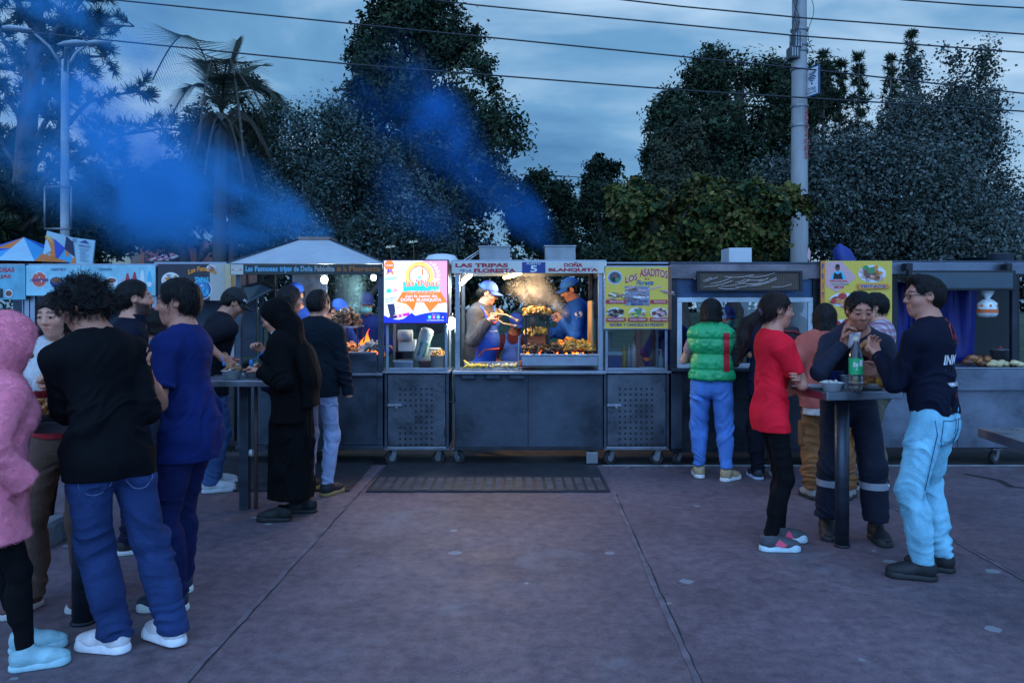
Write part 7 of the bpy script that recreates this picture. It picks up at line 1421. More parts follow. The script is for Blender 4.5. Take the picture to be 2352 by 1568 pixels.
# fire in the hipped stall
fx0, fx1 = X(768,7.75), X(866,7.75); fz = Z(806,7.75); fr = empty('fire_pan', ((fx0+fx1)/2, 7.8, zc4), 0, 'black fire pan with open flames in the hipped stall', 'grill'); part('pan', fr, ((fx0,FY+.03,zc4+.001), (fx1,FY+.45,fz-.04), BLKM, .01), ((fx0-.01,FY+.022,fz-.039), (fx1+.01,FY+.05,fz), BLKM, .006), ((fx0-.01,FY+.44,fz-.039), (fx1+.01,FY+.46,fz), BLKM, .006)); mb = MB(); rnd = random.Random(8)
for k in range(70): mb.ball((rnd.uniform(fx0+.02,fx1-.02), rnd.uniform(FY+.06,FY+.42), fz-.03+.03*rnd.random()), rnd.uniform(.014,.03), (coal,ember,ashm,coal)[k % 4], 6, .5)
W_(mb, 'coals', fr); fzt = Z(752,7.75); part('rack', fr, *[((xx,yy,fz-.03), (xx+.014,yy+.014,fzt), BLKM) for xx in (X(785,7.75),X(822,7.75)) for yy in (7.68,7.98)], ((X(765,7.75),7.66,fzt+.001), (X(826,7.75),8.0,fzt+.015), STB))
pile('tripe_heap', 'tall dark brown heap of tripe above the open flames', (X(794,7.8), 7.82, fzt+.016), (.14,.12,.15), 120, [chard,chard,goldd,M('dark_meat', (.14,.06,.035), .5, var=.4)], 11, .013); pile('tripe_heap', 'ash-grey curled tripe at the right of the flames', (X(850,7.72), 7.72, fz), (.10,.10,.09), 40, [ashm,ashm,M('pale_tripe', (.40,.34,.31), .6, var=.3)], 12, .014); pile('tripe_heap', 'small pale roll of tripe amid the flames', (X(805,7.7), 7.72, fz), (.06,.06,.06), 14, [ashm,goldd], 13, .012)
def flame_mat():
    m, t, b, N, K = node_mat('flame'); o = t.nodes['Material Output']; tc = N('ShaderNodeTexCoord'); s = N('ShaderNodeSeparateXYZ'); K(tc.outputs['Generated'], s.inputs[0]); rp = N('ShaderNodeValToRGB'); e = rp.color_ramp.elements; e[0].position = 0; e[0].color = (1,.5,.10,1); e[1].position = 1; e[1].color = (.9,.08,.004,1); q = e.new(.45); q.color = (1,.26,.02,1); K(s.outputs[2], rp.inputs[0])
    em = N('ShaderNodeEmission'); em.inputs[1].default_value = 2.6; K(rp.outputs[0], em.inputs[0]); lw_ = N('ShaderNodeLayerWeight'); lw_.inputs[0].default_value = .35; tr_ = N('ShaderNodeBsdfTransparent'); mx_ = N('ShaderNodeMixShader'); K(lw_.outputs['Facing'], mx_.inputs[0]); K(em.outputs[0], mx_.inputs[1]); K(tr_.outputs[0], mx_.inputs[2]); K(mx_.outputs[0], o.inputs[0]); return m
fmt = flame_mat(); rnd = random.Random(12)
for k, (u, hgt, ln, wd) in enumerate(((777,.17,-.02,.022), (783,.12,.05,.018), (773,.10,.02,.018), (812,.09,.03,.018), (824,.13,.10,.022), (834,.24,.16,.03), (828,.17,.12,.024), (842,.12,.06,.016), (797,.08,.02,.018), (818,.07,.05,.02))):
    b = P(u-(4 if k > 3 else 0), 800, 7.70+.02*rnd.random()); b.z = fz-.02; mb = MB(); pts = []; 
    for j in range(9): q = j/8; pts.append((Vector((ln*q*.55+.018*math.sin(q*7+k), .01*math.sin(q*5+k*2), hgt*q)), wd*(math.sin(math.pi*min(1,q*.8+.22))**.9)*(1-q**2.2)+.0008))
    v = []; n = 9
    for p_, r_ in pts:
        for j in range(n): t = 6.2832*j/n; v.append(p_+Vector((r_*math.cos(t)*1.2, r_*math.sin(t)*.7, 0)))
    mb.add(v, [(i*n+j, i*n+(j+1)%n, (i+1)*n+(j+1)%n, (i+1)*n+j) for i in range(8) for j in range(n)], fmt, True); o = mb.build('flame', fr); o.location = Vector(b)-wp(fr)
pt_light('fire_light', (X(812,7.75), 7.7, fz+.14), 2.2, (1,.40,.08), .08)
# ================================================================ THINGS INSIDE THE CASES
def tub(name, label, c, r0, r1, h, m, cat, group=None, n=22, sx=1., rim=True, fill=None):
    mb = MB(); t = .004; mb.lathe((0,0,0), [(0,.0),(r0,0),(r1,h),(r1+(.006 if rim else 0),h),(r1+(.006 if rim else 0),h-.006),(r1,h-.007)] if False else [(0,0),(r0,0),(r1,h),(r1+.006,h+.001),(r1-.003,h-.002),(r0-.003,.005),(0,.005)], m, n, sx=sx); o = mb.build(name); o.location = c; tag(o, label, cat, group); return o
zi = zcnt+.031; wp_ = M('white_plastic', (.55,.56,.56), .4, var=.1); wfoam = M('white_foam', (.62,.63,.65), .6, var=.06, bump=.1, bs=80); pbag = M('plastic_bag', (.52,.58,.57), .25, var=.25, vs=16, bump=.9, bs=14, spec=.7)
cx = lambda u: X(u, 7.75)
mb = MB(); rnd = random.Random(2)
for j in range(12):
    pass
prf = [(0,0),(.05,0),(.062,.03),(.066,.12),(.063,.22),(.068,.28),(.06,.315),(.03,.33),(0,.33)]; mb.lathe((0,0,0), prf, pbag, 20); mb.lathe((0,0,.05), [(.0685,0),(.069,.14)], M('bag_green_print', (.06,.25,.20), .4, var=.8, vs=30), 7); o = mb.build('cup_sleeve'); o.location = (cx(962), 7.74, zi+.06); o.rotation_euler = (0, R(16), 0); tag(o, 'clear wrapped sleeve of foam cups leaning in the left glass case', 'cups')
mb = MB(); mb.box((-.10,-.09,0), (.10,.09,.09), STB, .018); o = mb.build('steel_pan'); o.location = (cx(929), 7.73, zi-.02); tag(o, 'rectangular steel pan at the bottom of the left glass case', 'pan')
tub('plastic_tub', 'brownish plastic tub beside the steel pan', (cx(976), 7.72, zi-.02), .05, .065, .075, M('maroon_plastic', (.16,.06,.06), .5, var=.1), 'tub')
tub('bucket', 'white plastic bucket in the right corner of the left glass case', (cx(1004), 7.74, zi-.02), .055, .065, .13, wp_, 'bucket'); mb = MB(); curls(mb, (0,0,0), (.05,.05,.03), 14, [gold], 44, .006); o = mb.build('potato_chips'); o.location = (cx(1004), 7.74, zi+.105); tag(o, 'yellow chips poking out of the white bucket', 'food')
tub('cooking_pot', 'dark pot behind the steel pan', (cx(922), 7.92, zi-.02), .085, .085, .15, ST2, 'pot'); mb = MB(); mb.box((-.09,-.07,0), (.09,.07,.12), wp_, .01); mb.box((-.095,-.075,.121), (.095,.075,.135), wfoam, .006); o = mb.build('plastic_box'); o.location = (cx(985), 7.9, zi+.04); tag(o, 'grey white lidded box behind the wrapped cups', 'box')
mb = MB(); mb.box((-.085,-.06,0), (.085,.06,.115), wfoam, .008); o = mb.build('foam_box'); o.location = (cx(930), 7.95, zi+.14); tag(o, 'white foam box stacked on the dark pot', 'box'); mb = MB(); mb.cyl((-.07,0,0), (.07,0,0), .055, wfoam, n=18); o = mb.build('paper_roll'); o.location = (cx(928), 7.85, zi+.30); tag(o, 'white paper roll high in the left glass case', 'paper roll')
# condiments in the ASADITOS case
cx2 = lambda u: X(u, 7.7)
mb = MB(); mb.box((-.09,-.07,0), (.09,.07,.13), M('navy_plastic', (.015,.03,.16), .4, var=.1), .008); mb.box((-.095,-.075,.131), (.095,.075,.17), M('clear_lid', (.35,.40,.42), .3, var=.1), .012); o = mb.build('storage_box'); o.location = (cx2(1413), 7.74, zi-.02); tag(o, 'navy lidded storage box in the right glass case', 'box')
def squeeze(u, m, h, label, r=.026):
    o = empty('sauce_bottle', (cx2(u), 7.68, zi-.02), 0, label, 'bottle', 'sauce bottles in the right glass case'); mb = MB(); mb.lathe((0,0,0), [(0,0),(r,0),(r,h*.72),(r*.7,h*.80)], m, 14); mb.build('bottle_body', o); mb = MB(); mb.lathe((0,0,h*.78), [(0,0),(r*.8,0),(r*.75,h*.07),(r*.22,h*.10),(r*.1,h*.24),(0,h*.24)], m, 12); mb.build('nozzle', o)
squeeze(1433, M('mustard', (.50,.27,.02), .4, var=.08), .24, 'mustard-yellow squeeze bottle behind the navy box', .024); squeeze(1455, M('mayo', (.55,.53,.46), .4, var=.06), .27, 'cream white squeeze bottle with pointed nozzle'); squeeze(1444, M('milky_clear', (.30,.35,.38), .15, var=.1), .24, 'cloudy clear bottle between the yellow and white ones', .022)
tub('cup_stack', 'tall stack of pale cups at the left of the right glass case', (cx2(1402), 7.85, zi+.13), .035, .042, .2, wp_, 'cups'); tub('plate', 'white plate lying at the right of the glass case', (cx2(1490), 7.7, zi-.02), .05, .095, .018, wfoam, 'plate')
o = empty('soap_dispenser', (cx2(1517), 7.68, zi-.02), 0, 'clear pump bottle at the right end of the glass case', 'bottle'); mb = MB(); mb.lathe((0,0,0), [(0,0),(.026,0),(.026,.11),(.01,.135),(.01,.16),(0,.16)], M('milky_clear', (0,0,0)), 14); mb.build('bottle_body', o); mb = MB(); mb.tube([(0,0,.15),(0,0,.19),(-.03,0,.185)], .006, wp_, 6); mb.build('pump', o)
# pots and roast on the right cart
zk = Z(843)+.001
tub('cooking_pot', 'steel pot on the counter behind the man in glasses', (X(2298,7.8), 7.8, zk+.04), .085, .09, .11, STB, 'pot'); mb = MB(); mb.cyl((0,0,0), (0,0,.006), .10, STB, n=20); mb.ball((0,0,.02), .014, M('cap_red', (0,0,0)), 8); o = mb.build('pot_lid'); o.location = (X(2298,7.8), 7.8, zk+.155); tag(o, 'steel lid with red knob on the right cart pot', 'lid'); tub('stove_ring', 'low steel plate under the pot on the right cart', (X(2298,7.8), 7.8, zk), .12, .12, .03, STB, 'plate')
mb = MB(); rnd = random.Random(5)
for k in range(9): mb.ball((rnd.uniform(-.12,.12), rnd.uniform(-.06,.06), .03+.05*rnd.random()), (rnd.uniform(.03,.06), .035, .03), goldd if k % 2 else chard, 10, .5)
o = mb.build('roast_pork'); o.location = (X(2246,7.7), 7.7, zk); tag(o, 'brown roast meat pieces on the right cart counter', 'food')
mb = MB()
for k in range(7): mb.ball((-.14+.045*k, rnd.uniform(-.04,.04), .025+.015*(k % 2)), (.05,.035,.026), M('pale_tortilla', (.55,.45,.24), .6, var=.2), 10, .4)
o = mb.build('corn_and_skins'); o.location = (X(2305,7.64), 7.62, zk); tag(o, 'pale yellow heap of corn and skins along the right counter', 'food')
o = empty('plastic_bag', (X(2268,7.55), 7.55, Z(728,7.55)), 0, 'hanging clear bag of white foam plates with orange print', 'bag'); mb = MB(); mb.lathe((0,0,0), [(0,0),(.07,.0),(.09,.03),(.085,.13),(.05,.16),(.02,.175),(.05,.22),(.06,.25)], pbag, 16); mb.build('bag_film', o); mb = MB(); mb.lathe((0,0,.04), [(.0915,0),(.0925,.035)], M('print_orange_red', (.55,.12,.03), .5, var=.3), 16); mb.lathe((0,0,.10), [(.092,0),(.088,.02)], M('print_orange_red', (0,0,0)), 7); mb.build('printed_band', o); mb = MB(); mb.tube([(0,0,.22),(0,0,.42)], .003, wp_, 5); mb.build('string', o)
# ================================================================ STANDING TABLES
def table(label, c, w, dpt, h, yaw, r=.043, thick=.05, post='round', top_m=STB):
    o = empty('standing_table', (c[0], c[1], 0), R(yaw), label, 'table', 'steel standing tables'); mb = MB(); mb.box((-w/2,-dpt/2,h-thick), (w/2,dpt/2,h), top_m, .006); mb.build('table_top', o); mb = MB()
    if post == 'round': mb.cyl((0,0,0), (0,0,h-thick), r, ST, n=24)
    else: mb.box((-r,-r,0), (r,r,h-thick-.001), ST, .004)
    p = mb.build('post', o); mb = MB(); mb.lathe((0,0,.002), [(0,0),(.0,0),(r*1.15,0),(r*1.1,.012),(r,.014)], ST2, 20); mb.build('base_plate', o); return o
TR = table('round-post steel table between the woman in red and the man in glasses', (PX(1934,5.05), 5.05), .52, .46, 1.005, 12)
part_red = MB(); part_red.box((-.262,-.18,1.005-.047), (-.2605,.2,1.003), M('red_sticker', (.22,.02,.03), .5, var=.2)); part_red.build('red_edge_strip', TR)
TM = table('square-post steel table at which the nun eats', (PX(563,5.98), 5.98), .62, .5, .985, 0, .034, .045, 'square'); mb = MB(); mb.cyl((.033,0,.42), (.06,0,.42), .026, M('sign_white', (0,0,0)), n=12); mb.build('tag', TM)
mb = MB(); mb.tube([(PX(590,6.0),5.98,0), (PX(590,6.0),5.98,.94)], .014, M('rusty_tube', (.12,.075,.06), .7, .3, var=.4), 8); mb.build('side_rod', None); bpy.data.objects['side_rod'].parent = TM; bpy.data.objects['side_rod'].location = -Vector(TM.location)
TL = table('steel standing table among the group at the left edge', (PX(192,3.84), 3.84), .50, .5, 1.0, 4, .052)
TE = empty('bench_table', (3.05, 4.7, 0), R(-6), 'bright-edged steel table corner poking in at the right edge', 'table'); mb = MB(); mb.box((-.15,-.3,.70), (.9,.3,.76), M('bright_steel', (0,0,0)), .006); mb.build('table_top', TE); mb = MB(); mb.cyl((.45,0,0), (.45,0,.699), .05, ST, n=20); mb.build('post', TE)
# on the right table
zt = 1.006
def tp(u, dy, z=zt): return Vector((PX(u, 5.0+dy), 5.0+dy, z))
tub('foam_plate', 'empty white foam plate at the left edge of the right table', tp(1873,-.02), .055, .095, .022, wfoam, 'plate'); ob = tub('foam_bowl', 'white foam bowl of pale corn at the front of the right table', tp(1910,-.13), .05, .068, .05, wfoam, 'bowl'); mb = MB(); rnd = random.Random(3)
for k in range(26): mb.ball((rnd.uniform(-.045,.045), rnd.uniform(-.045,.045), .045+.01*rnd.random()), .010, M('boiled_corn', (.5,.5,.44), .5, var=.15), 6)
o = mb.build('boiled_corn'); o.location = tp(1910,-.13); tag(o, 'pale boiled corn filling the front foam bowl', 'food'); tub('dark_bowl', 'dark blue bowl behind the foam bowl of corn', tp(1913,.08), .06, .068, .10, M('navy_plastic', (0,0,0)), 'bowl')
tub('plastic_cup', 'clear plastic cup beside the green-labelled bottle', tp(1942,-.02), .028, .036, .085, M('clear_cup', (.8,.85,.88), .1, var=0, trans=.9), 'cup')
o = empty('soda_bottle', tp(1966,-.17), 0, 'clear soda bottle with green label and white cap on the right table', 'bottle'); pet = M('pet_clear', (.82,.90,.92), .05, var=0, trans=.97, spec=.6); mb = MB(); mb.lathe((0,0,0), [(0,.008),(.018,.0),(.036,.004),(.041,.02),(.041,.09),(.039,.10),(.041,.11),(.041,.19),(.038,.215),(.030,.25),(.019,.285),(.0135,.30),(.0135,.318),(0,.318)], pet, 24); mb.build('bottle_body', o); mb = MB(); mb.lathe((0,0,.318), [(.0165,-.012),(.0165,.012),(.014,.014),(0,.014)], M('cap_cream', (.5,.42,.3), .4, var=0), 16); mb.build('bottle_cap', o)
mb = MB(); gl_ = M('label_green', (.02,.36,.13), .35, var=.08); mb.lathe((0,0,.105), [(.0418,0),(.0418,.098)], gl_, 28); cyl = lambda a, b, d=0.: Vector((.0425*math.sin(a/.0425), -.0425*math.cos(a/.0425), .105+b)); letters(mb, 'ite', (-.036,.045,-.004,.078), WHT, cyl, bold=.03, shear=.3); mb.poly([cyl(.004+.004*i, .05) for i in range(7)]+[cyl(.028-.004*i, .088) for i in range(7)], WHT); disc(mb, cyl, -.012, .032, .006, WHT, 0, 10, r2=.003); mb.build('bottle_label', o); mb = MB(); mb.lathe((0,0,0), [(0,.01),(.035,.007),(.0385,.02),(.0385,.05),(0,.05)], M('lemonade', (.6,.45,.35), .1, var=0, trans=.8), 20); mb.build('drink', o)
o = tub('foam_plate', 'foam plate with the fried roll at the right end of the table', tp(2002,-.06), .05, .085, .02, wfoam, 'plate'); mb = MB()
for k in range(9): mb.ball((.018*(k-4), rnd.uniform(-.02,.02), .028+.022*math.sin(math.pi*k/8)), (.026,.036,.022), goldd if k % 3 else gold, 8, .6)
o = mb.build('fried_roll'); o.location = tp(2002,-.06, zt+.01); tag(o, 'golden brown fried roll on the right foam plate', 'food')
q = wpt(WM, WM['arms'][1][3]); mb = MB(); v = []
for j in range(6):
    for i in range(5): v.append((-.035+.0175*i, .012*math.sin(i*1.7+j), .02*j+.004*math.sin(i*2.)))
mb.add(v, [(j*5+i, j*5+i+1, j*5+i+6, j*5+i+5) for j in range(5) for i in range(4)], M('napkin', (.50,.42,.46), .8, var=.1), True); o = mb.build('napkin'); o.location = P(1962,800,4.97); md = o.modifiers.new('s', 'SOLIDIFY'); md.thickness = .004; tag(o, 'pinkish paper napkin held up to the eating man mouth', 'napkin'); mb = MB()
for k in range(4): mb.ball((.012*k, 0, .01*k), (.02,.016,.016), goldd, 8, .6)
o = mb.build('snack'); o.location = P(1976,797,4.96); tag(o, 'piece of fried food in the eating man hands', 'food')
# on the nun's table
zt2 = .987
def tm(u, y): return Vector((PX(u, y), y, zt2))
tub('foam_bowl', 'white foam bowl nearest the man in the lettered cap', tm(533,5.86), .055, .075, .06, wfoam, 'bowl'); tub('foam_bowl', 'white foam bowl under the nun hand', tm(582,6.0), .055, .075, .055, wfoam, 'bowl')
for u, y, l_ in ((533,5.86,'tripe filling the bowl nearest the lettered cap'), (582,6.0,'tripe filling the bowl under the nun hand')): mb = MB(); curls(mb, (0,0,0), (.05,.05,.02), 16, [goldd,M('pale_tripe', (0,0,0))], int(u), .008); o = mb.build('bowl_filling'); o.location = tm(u, y)+Vector((0,0,.045)); tag(o, l_, 'food')
bpl = M('blue_plastic', (0,0,0)); mb = MB(); a, b = P(583,828,5.9), P(607,806,5.9); mb.tube([b+(b-a)*.35, b, a], .0045, bpl, 6); mb.ball(a+(a-b)*.25, (.016,.008,.028), bpl, 10); tag(mb.build('spoon'), 'bright blue plastic spoon in the nun raised hand', 'spoon'); mb = MB(); a, b = P(514,836,6.2), P(509,818,6.2); mb.tube([a, b], .0045, bpl, 6); mb.ball(a, (.012,.008,.018), bpl, 8); tag(mb.build('spoon'), 'blue spoon held by the man in the lettered cap', 'spoon')
# left table plate
tub('foam_plate', 'white foam plate of fried food on the left table', Vector((PX(112,3.72), 3.72, 1.002)), .07, .11, .03, wfoam, 'plate'); mb = MB(); curls(mb, (0,0,0), (.08,.07,.05), 40, [gold,goldd], 77, .012); o = mb.build('fried_food'); o.location = Vector((PX(112,3.72), 3.72, 1.015)); tag(o, 'golden fried heap on the plate of the left table', 'food')
# ================================================================ ON AND ABOVE THE ROOFS
rz = Z(602)+.021
for u0, u1, vt, lab in ((1103,1172,570,'left galvanised hood on the roof of the bright cart'), (1252,1320,569,'right galvanised hood on the roof of the bright cart')):
    D = 7.95; o = empty('chimney_hood', ((PX(u0,D)+PX(u1,D))/2, D, rz), 0, lab, 'hood', 'galvanised roof hoods'); w = (PX(u1,D)-PX(u0,D))/2; hh = PZ(vt,D)-rz; mb = MB(); gv = M('galvanised', (.25,.26,.27), .5, .6, var=.3, vs=6)
    mb.add([(-w,-.12,0),(w,-.12,0),(w,.12,0),(-w,.12,0),(-w*1.05,-.13,hh),(w*.98,-.13,hh),(w*.98,.13,hh),(-w*1.05,.13,hh)], [(0,1,5,4),(1,2,6,5),(2,3,7,6),(3,0,4,7),(0,3,2,1)], gv); mb.slab([(-w*1.1,-.14,hh+.003),(w*1.04,-.14,hh+.003),(w*1.04,.14,hh+.003),(-w*1.1,.14,hh+.003)], (0,0,.012), gv); mb.build('hood_shell', o)
mb = MB(); mb.tube([P(1058,602,7.9), P(1108,571,7.95)], .006, wp_, 5); mb.tube([P(1068,602,7.9), P(1110,574,7.95)], .005, wp_, 5); tag(mb.build('guy_rope'), 'pair of pale ropes tied to the left roof hood', 'rope')
mb = MB(); mb.lathe((0,0,0), [(.17,0),(.165,.06),(.13,.10),(.06,.115),(0,.115)], M('white_plastic', (0,0,0)), 18, sx=1., sy=.6); o = mb.build('plastic_bundle'); o.location = (PX(1014,7.9), 7.9, Z(606)); tag(o, 'rounded white plastic bundle lying on the roof behind the lit board', 'bundle')
mb = MB(); mb.tube([(0,0,0),(.01,0,.12),(0,0,.24)], .004, M('stem_brown', (.08,.06,.03), .8), 5)
for k in range(7): a = k*.9; mb.slab([(0,0,.24),(.03*math.cos(a),.03*math.sin(a),.26),(.05*math.cos(a),.05*math.sin(a),.25+.02*math.sin(k)),(.025*math.cos(a+.5),.025*math.sin(a+.5),.24)], (0,0,.002), M('pale_petal', (.6,.52,.34), .7, var=.1))
o = mb.build('flower'); o.location = (PX(949,8.1), 8.1, Z(606)+.0); tag(o, 'pale dried flower standing up behind the lit board', 'flower'); o2 = o.copy(); COL.objects.link(o2); o2.location = (PX(897,7.7), 7.7, Z(625)); o2['label'] = 'pale dried flower at the left top corner of the lit board'
mb = MB(); tarp2 = M('blue_canvas', (.01,.03,.17), .6, var=.2); v = []; n = 12; pr = [(.015,0),(.08,-.06),(.10,-.16),(.12,-.3)]
for r_, z_ in pr:
    for j in range(n): t = 6.2832*j/n; q = 1+.25*math.cos(3*t); v.append((r_*q*math.cos(t)+(-z_)*.28, r_*q*math.sin(t), z_))
mb.add(v, [(i*n+j, i*n+(j+1)%n, (i+1)*n+(j+1)%n, (i+1)*n+j) for i in range(3) for j in range(n)], tarp2, True); o = mb.build('closed_parasol'); o.location = P(1928,560,8.1); tag(o, 'tip of a folded dark blue parasol above the FRITADA board', 'parasol')
mb = MB(); mb.slab([P(1857,568,8.2), P(1862,578,8.2), P(1860,602,8.2), P(1854,590,8.2)], (0,.004,0), M('print_pink', (0,0,0))); mb.tube([P(1856,560,8.21), P(1857,606,8.21)], .004, BLKM, 5); tag(mb.build('pennant'), 'small drooping pink pennant in front of the concrete pole', 'flag')
tub('cooking_pot', 'steel pot standing on the roof at the far right', Vector((PX(2296,7.9), 7.9, Z(602)+.016)), .12, .12, .08, STB, 'pot'); tub('steel_basin', 'low steel basin beside the pot on the far right roof', Vector((PX(2235,7.8), 7.8, Z(602)+.016)), .10, .13, .035, ST, 'basin')
mb = MB(); rnd = random.Random(5)
for k in range(4): mb.tube([P(2310+5*math.cos(j*.7+k)+3*k, 612+8*math.sin(j*.8+k*2), 7.52) for j in range(12)], .006, BLKM, 5)
tag(mb.build('cable_coil'), 'tangled black cables hooked on the right-hand roof beam', 'cable')
# patterned parasol, red awning and tilted menu card at the left
cl = [M('canopy_'+n, c, .6, var=.08) for n, c in (('azure',(.04,.28,.50)), ('royal',(.015,.06,.35)), ('orange',(.55,.16,.03)), ('ice',(.30,.48,.55)), ('ink',(.01,.015,.05)), ('sand',(.5,.36,.12)))]
o = empty('parasol', (PX(60,8.9), 8.9, 0), 0, 'parasol with blue, white and orange triangles behind the left banner', 'parasol'); mb = MB(); D = 8.9; rnd = random.Random(4); zt_, zb_ = PZ(545,D), PZ(606,D); w_ = .75; n = 14
prev = None
for i in range(n):
    t0, t1 = 6.2832*i/n, 6.2832*(i+1)/n; ap = Vector((PX(55,D),D,zt_)); r0 = w_; e0 = Vector((PX(55,D)+r0*math.cos(t0), D+r0*math.sin(t0), zb_)); e1 = Vector((PX(55,D)+r0*math.cos(t1), D+r0*math.sin(t1), zb_)); m0, m1 = ap.lerp(e0,.5), ap.lerp(e1,.5)
    mb.poly([ap, m0, m1], cl[i % 4]); mb.poly([m0, e0, m1], cl[(i*2+1) % 5]); mb.poly([m1, e0, e1], cl[(i*3+2) % 4])
W_(mb, 'canopy', o); mb = MB(); mb.cyl((PX(55,D),D,0), (PX(55,D),D,zt_), .02, STB, n=10); W_(mb, 'pole', o)
D = 8.6; o = empty('menu_card', (PX(155,D), D, Z(606,D)), 0, 'tilted folded menu card with triangles and small print above the soda banner', 'sign'); mb = MB(); pc = lambda u, v, d=0.: P(u, v, D-d)
mb.slab([pc(108,530), pc(165,545), pc(218,552), pc(212,606), pc(95,606)], (0,.02,0), M('card_ice', (.26,.40,.46), .5, var=.12, vs=4)); W_(mb, 'card', o); mb = MB()
for pts, c in (([(103,543),(124,548),(128,606),(122,606)],2), ([(124,548),(150,570),(128,600)],1), ([(152,542),(168,556),(172,590),(148,572)],4), ([(128,606),(150,570),(165,592),(168,606)],0), ([(148,566),(162,578),(152,592)],2), ([(165,596),(173,588),(174,606),(162,606)],2), ([(103,541),(114,541),(122,560)],5), ([(108,548),(96,590),(118,575)],3)): mb.poly([pc(u, v, .004+.001*c) for u, v in pts], cl[c])
letters(mb, 'HAMBURGUESAS', (180,-566,208,-561), NAVY, lambda a, b, d=0.: pc(a, -b+(a-180)*.12, .012)); letters(mb, 'UDO', (166,-556,176,-547), NAVY, lambda a, b, d=0.: pc(a, -b, .012))
mb.poly([pc(182,556,.011), pc(196,551,.011), pc(205,560,.011)], NAVY)
for k in range(7): mb.poly([pc(182+(k % 2)*2, 571+4.4*k, .011), pc(204-(k % 3)*4, 573+4.4*k, .011), pc(204-(k % 3)*4, 574+4.4*k, .011), pc(182+(k % 2)*2, 572+4.4*k, .011)], NAVY)
W_(mb, 'print', o)
o = empty('awning', (PX(20,8.7), 8.7, 0), 0, 'rolled dusty red awning over the left-edge stall', 'awning'); mb = MB(); a = [P(-90,578,8.6), P(20,586,8.6), P(72,594,8.6), P(68,606,8.55), P(-90,608,8.55)]; mb.slab(a, (0,.3,0), M('awning_dusty_red', (.32,.08,.08), .8, var=.2)); W_(mb, 'cloth', o)
# yellow car and low wall glimpsed through the hatch
def car():
    D = 36.; x = PX(1046,D); gz = .02+1.15*min(1,max(0,(D-13)/9))**1.4; o = empty('parked_car', (x, D, gz), 0, 'yellow car parked beyond the trees, seen through the hatch smoke', 'car'); ym = M('car_yellow', (.55,.35,.02), .3, var=.05, coat=.5); mb = MB()
    pr = [(-2.1,.35),(-2.1,.75),(-1.35,.88),(-.75,1.36),(.75,1.40),(1.45,.92),(2.05,.86),(2.1,.35)]; mb.slab([(a, -.8, b) for a, b in pr], (0,1.6,0), ym); mb.build('car_body', o); mb = MB(); gm_ = M('car_glass', (.02,.03,.04), .08, var=0)
    for q in ([(-1.15,.92),(-.68,1.28),(-.05,1.31),(-.05,.92)], [(.05,.92),(.05,1.31),(.7,1.31),(1.2,.92)]): mb.slab([(a,-.815,b) for a, b in q], (0,.01,0), gm_)
    mb.build('window', o)
    for a in (-1.3, 1.35): mb = MB(); mb.cyl((a,-.83,.33), (a,-.6,.33), .33, RUBB, n=20); mb.cyl((a,-.84,.33), (a,-.82,.33), .18, ALU, n=14); mb.build('wheel', o)
car()
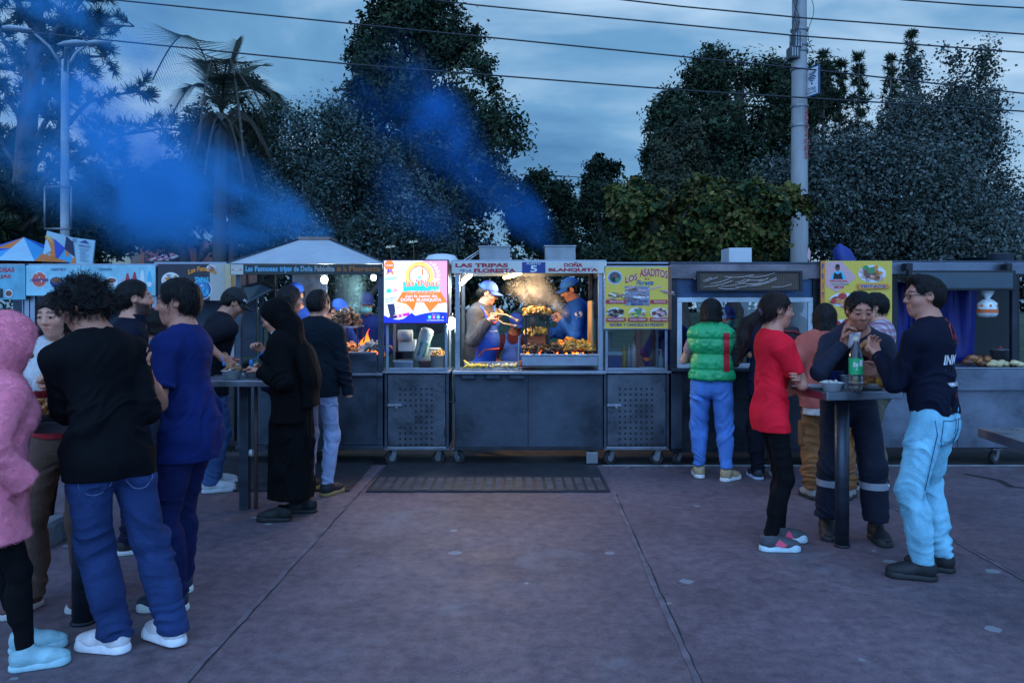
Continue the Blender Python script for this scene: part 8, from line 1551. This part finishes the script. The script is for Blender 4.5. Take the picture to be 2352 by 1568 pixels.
# ================================================================ SMOKE
def smoke_mat(name, col, dens, r0, r1, Ln, seed, nsc=1.1, thr=.40, aniso=.0, fade=.55):
    """density round the local +x axis of a widening plume, broken up by noise"""
    m = bpy.data.materials.new(name); m.use_nodes = True; t = m.node_tree; t.nodes.clear(); N = t.nodes.new; K = t.links.new
    o = N('ShaderNodeOutputMaterial'); pv = N('ShaderNodeVolumePrincipled'); pv.inputs['Color'].default_value = col+(1,); pv.inputs['Anisotropy'].default_value = aniso; K(pv.outputs[0], o.inputs['Volume'])
    tc = N('ShaderNodeTexCoord')
    def mt(op, a, b=None, c=None):
        n = N('ShaderNodeMath'); n.operation = op
        for i, s in enumerate((a, b, c)):
            if s is None: continue
            if isinstance(s, (int, float)): n.inputs[i].default_value = s
            else: K(s, n.inputs[i])
        return n.outputs[0]
    mp = N('ShaderNodeMapping'); mp.inputs['Location'].default_value = (seed*3.1, seed*1.7, seed*.9); mp.inputs['Scale'].default_value = (.62, 1, 1); K(tc.outputs['Object'], mp.inputs[0])
    nz = N('ShaderNodeTexNoise'); nz.inputs['Scale'].default_value = nsc; nz.inputs['Detail'].default_value = 5; nz.inputs['Roughness'].default_value = .62; nz.inputs['Distortion'].default_value = .5; K(mp.outputs[0], nz.inputs['Vector'])
    n2 = N('ShaderNodeTexNoise'); n2.inputs['Scale'].default_value = nsc*.55; n2.inputs['Detail'].default_value = 1; K(mp.outputs[0], n2.inputs['Vector'])
    off = N('ShaderNodeVectorMath'); off.operation = 'MULTIPLY_ADD'; K(n2.outputs['Color'], off.inputs[0]); off.inputs[1].default_value = (r1*.55,)*3; off.inputs[2].default_value = (-r1*.275,)*3
    s0 = N('ShaderNodeSeparateXYZ'); K(tc.outputs['Object'], s0.inputs[0]); s1 = N('ShaderNodeSeparateXYZ'); K(off.outputs[0], s1.inputs[0])
    q = mt('MAXIMUM', mt('DIVIDE', s0.outputs[0], Ln), 0.); qq = mt('POWER', q, .8)
    y = mt('ADD', s0.outputs[1], mt('MULTIPLY', s1.outputs[1], qq)); z = mt('ADD', s0.outputs[2], mt('MULTIPLY', s1.outputs[2], qq)); rho = mt('SQRT', mt('ADD', mt('MULTIPLY', y, y), mt('MULTIPLY', z, z)))
    rad = mt('MULTIPLY_ADD', qq, r1-r0, r0); e = mt('SUBTRACT', 1., mt('DIVIDE', rho, rad)); e = mt('MULTIPLY', mt('MAXIMUM', e, 0.), 1.6); e = mt('MINIMUM', e, 1.); e = mt('MULTIPLY', e, e)
    nn = mt('MAXIMUM', mt('SUBTRACT', nz.outputs['Fac'], thr), 0.); nn = mt('MULTIPLY', mt('MULTIPLY', nn, nn), 38.)
    ef = mt('MINIMUM', mt('MULTIPLY', mt('MAXIMUM', mt('SUBTRACT', 1., q), 0.), 2.2), 1.); st_ = mt('MINIMUM', mt('MULTIPLY', q, 14.), 1.)
    thin = mt('POWER', mt('DIVIDE', r0, rad), fade)
    d = mt('MULTIPLY', mt('MULTIPLY', mt('MULTIPLY', e, nn), mt('MULTIPLY', ef, st_)), mt('MULTIPLY', thin, dens)); K(d, pv.inputs['Density']); return m
def plume(label, a, b, r0, r1, col, dens, seed, **k):
    a, b = Vector(a), Vector(b); Ln = (b-a).length; n = 12; mb = MB(); m = smoke_mat('smoke_%d' % seed, col, dens, r0, r1, Ln, seed, **k)
    mb.cyl((0,0,0), (Ln,0,0), r0*1.15+.06, m, r1*1.15, 14, False); o = mb.build('smoke'); o.location = a; o.rotation_mode = 'QUATERNION'; o.rotation_quaternion = (b-a).to_track_quat('X', 'Z'); tag(o, label, 'smoke', None, 'stuff'); return o
BL = (.085,.42,.80)
plume('thick blue smoke streaming up left from the hipped roof', P(758,556,8.15), P(170,360,9.6), .2, 1.5, BL, 2.6, 1, fade=.8, thr=.37, nsc=1.5)
plume('thin blue smoke drifting across the far-left pine', P(430,500,9.5), P(40,40,11.5), .9, 2.4, BL, 1.0, 2, fade=.2)
plume('dark blue smoke rising from the roof hoods of the bright cart', P(1300,580,8.2), P(840,170,10.6), .14, .95, (.035,.27,.72), 2.2, 3, fade=.6)
plume('blue smoke rising from the left roof hood', P(1150,575,8.2), P(900,400,9.4), .12, .7, (.035,.27,.72), 2.0, 5, fade=.5)
plume('pale smoke billowing under the warm lamp in the bright hatch', P(1300,735,8.25), P(1185,628,8.4), .10, .33, (.75,.75,.78), 5., 6, nsc=3.2, fade=.4)
plume('teal lit smoke inside the hipped stall', P(805,745,8.2), P(800,622,8.5), .13, .36, (.45,.75,.8), 3.2, 7, nsc=3., fade=.4)
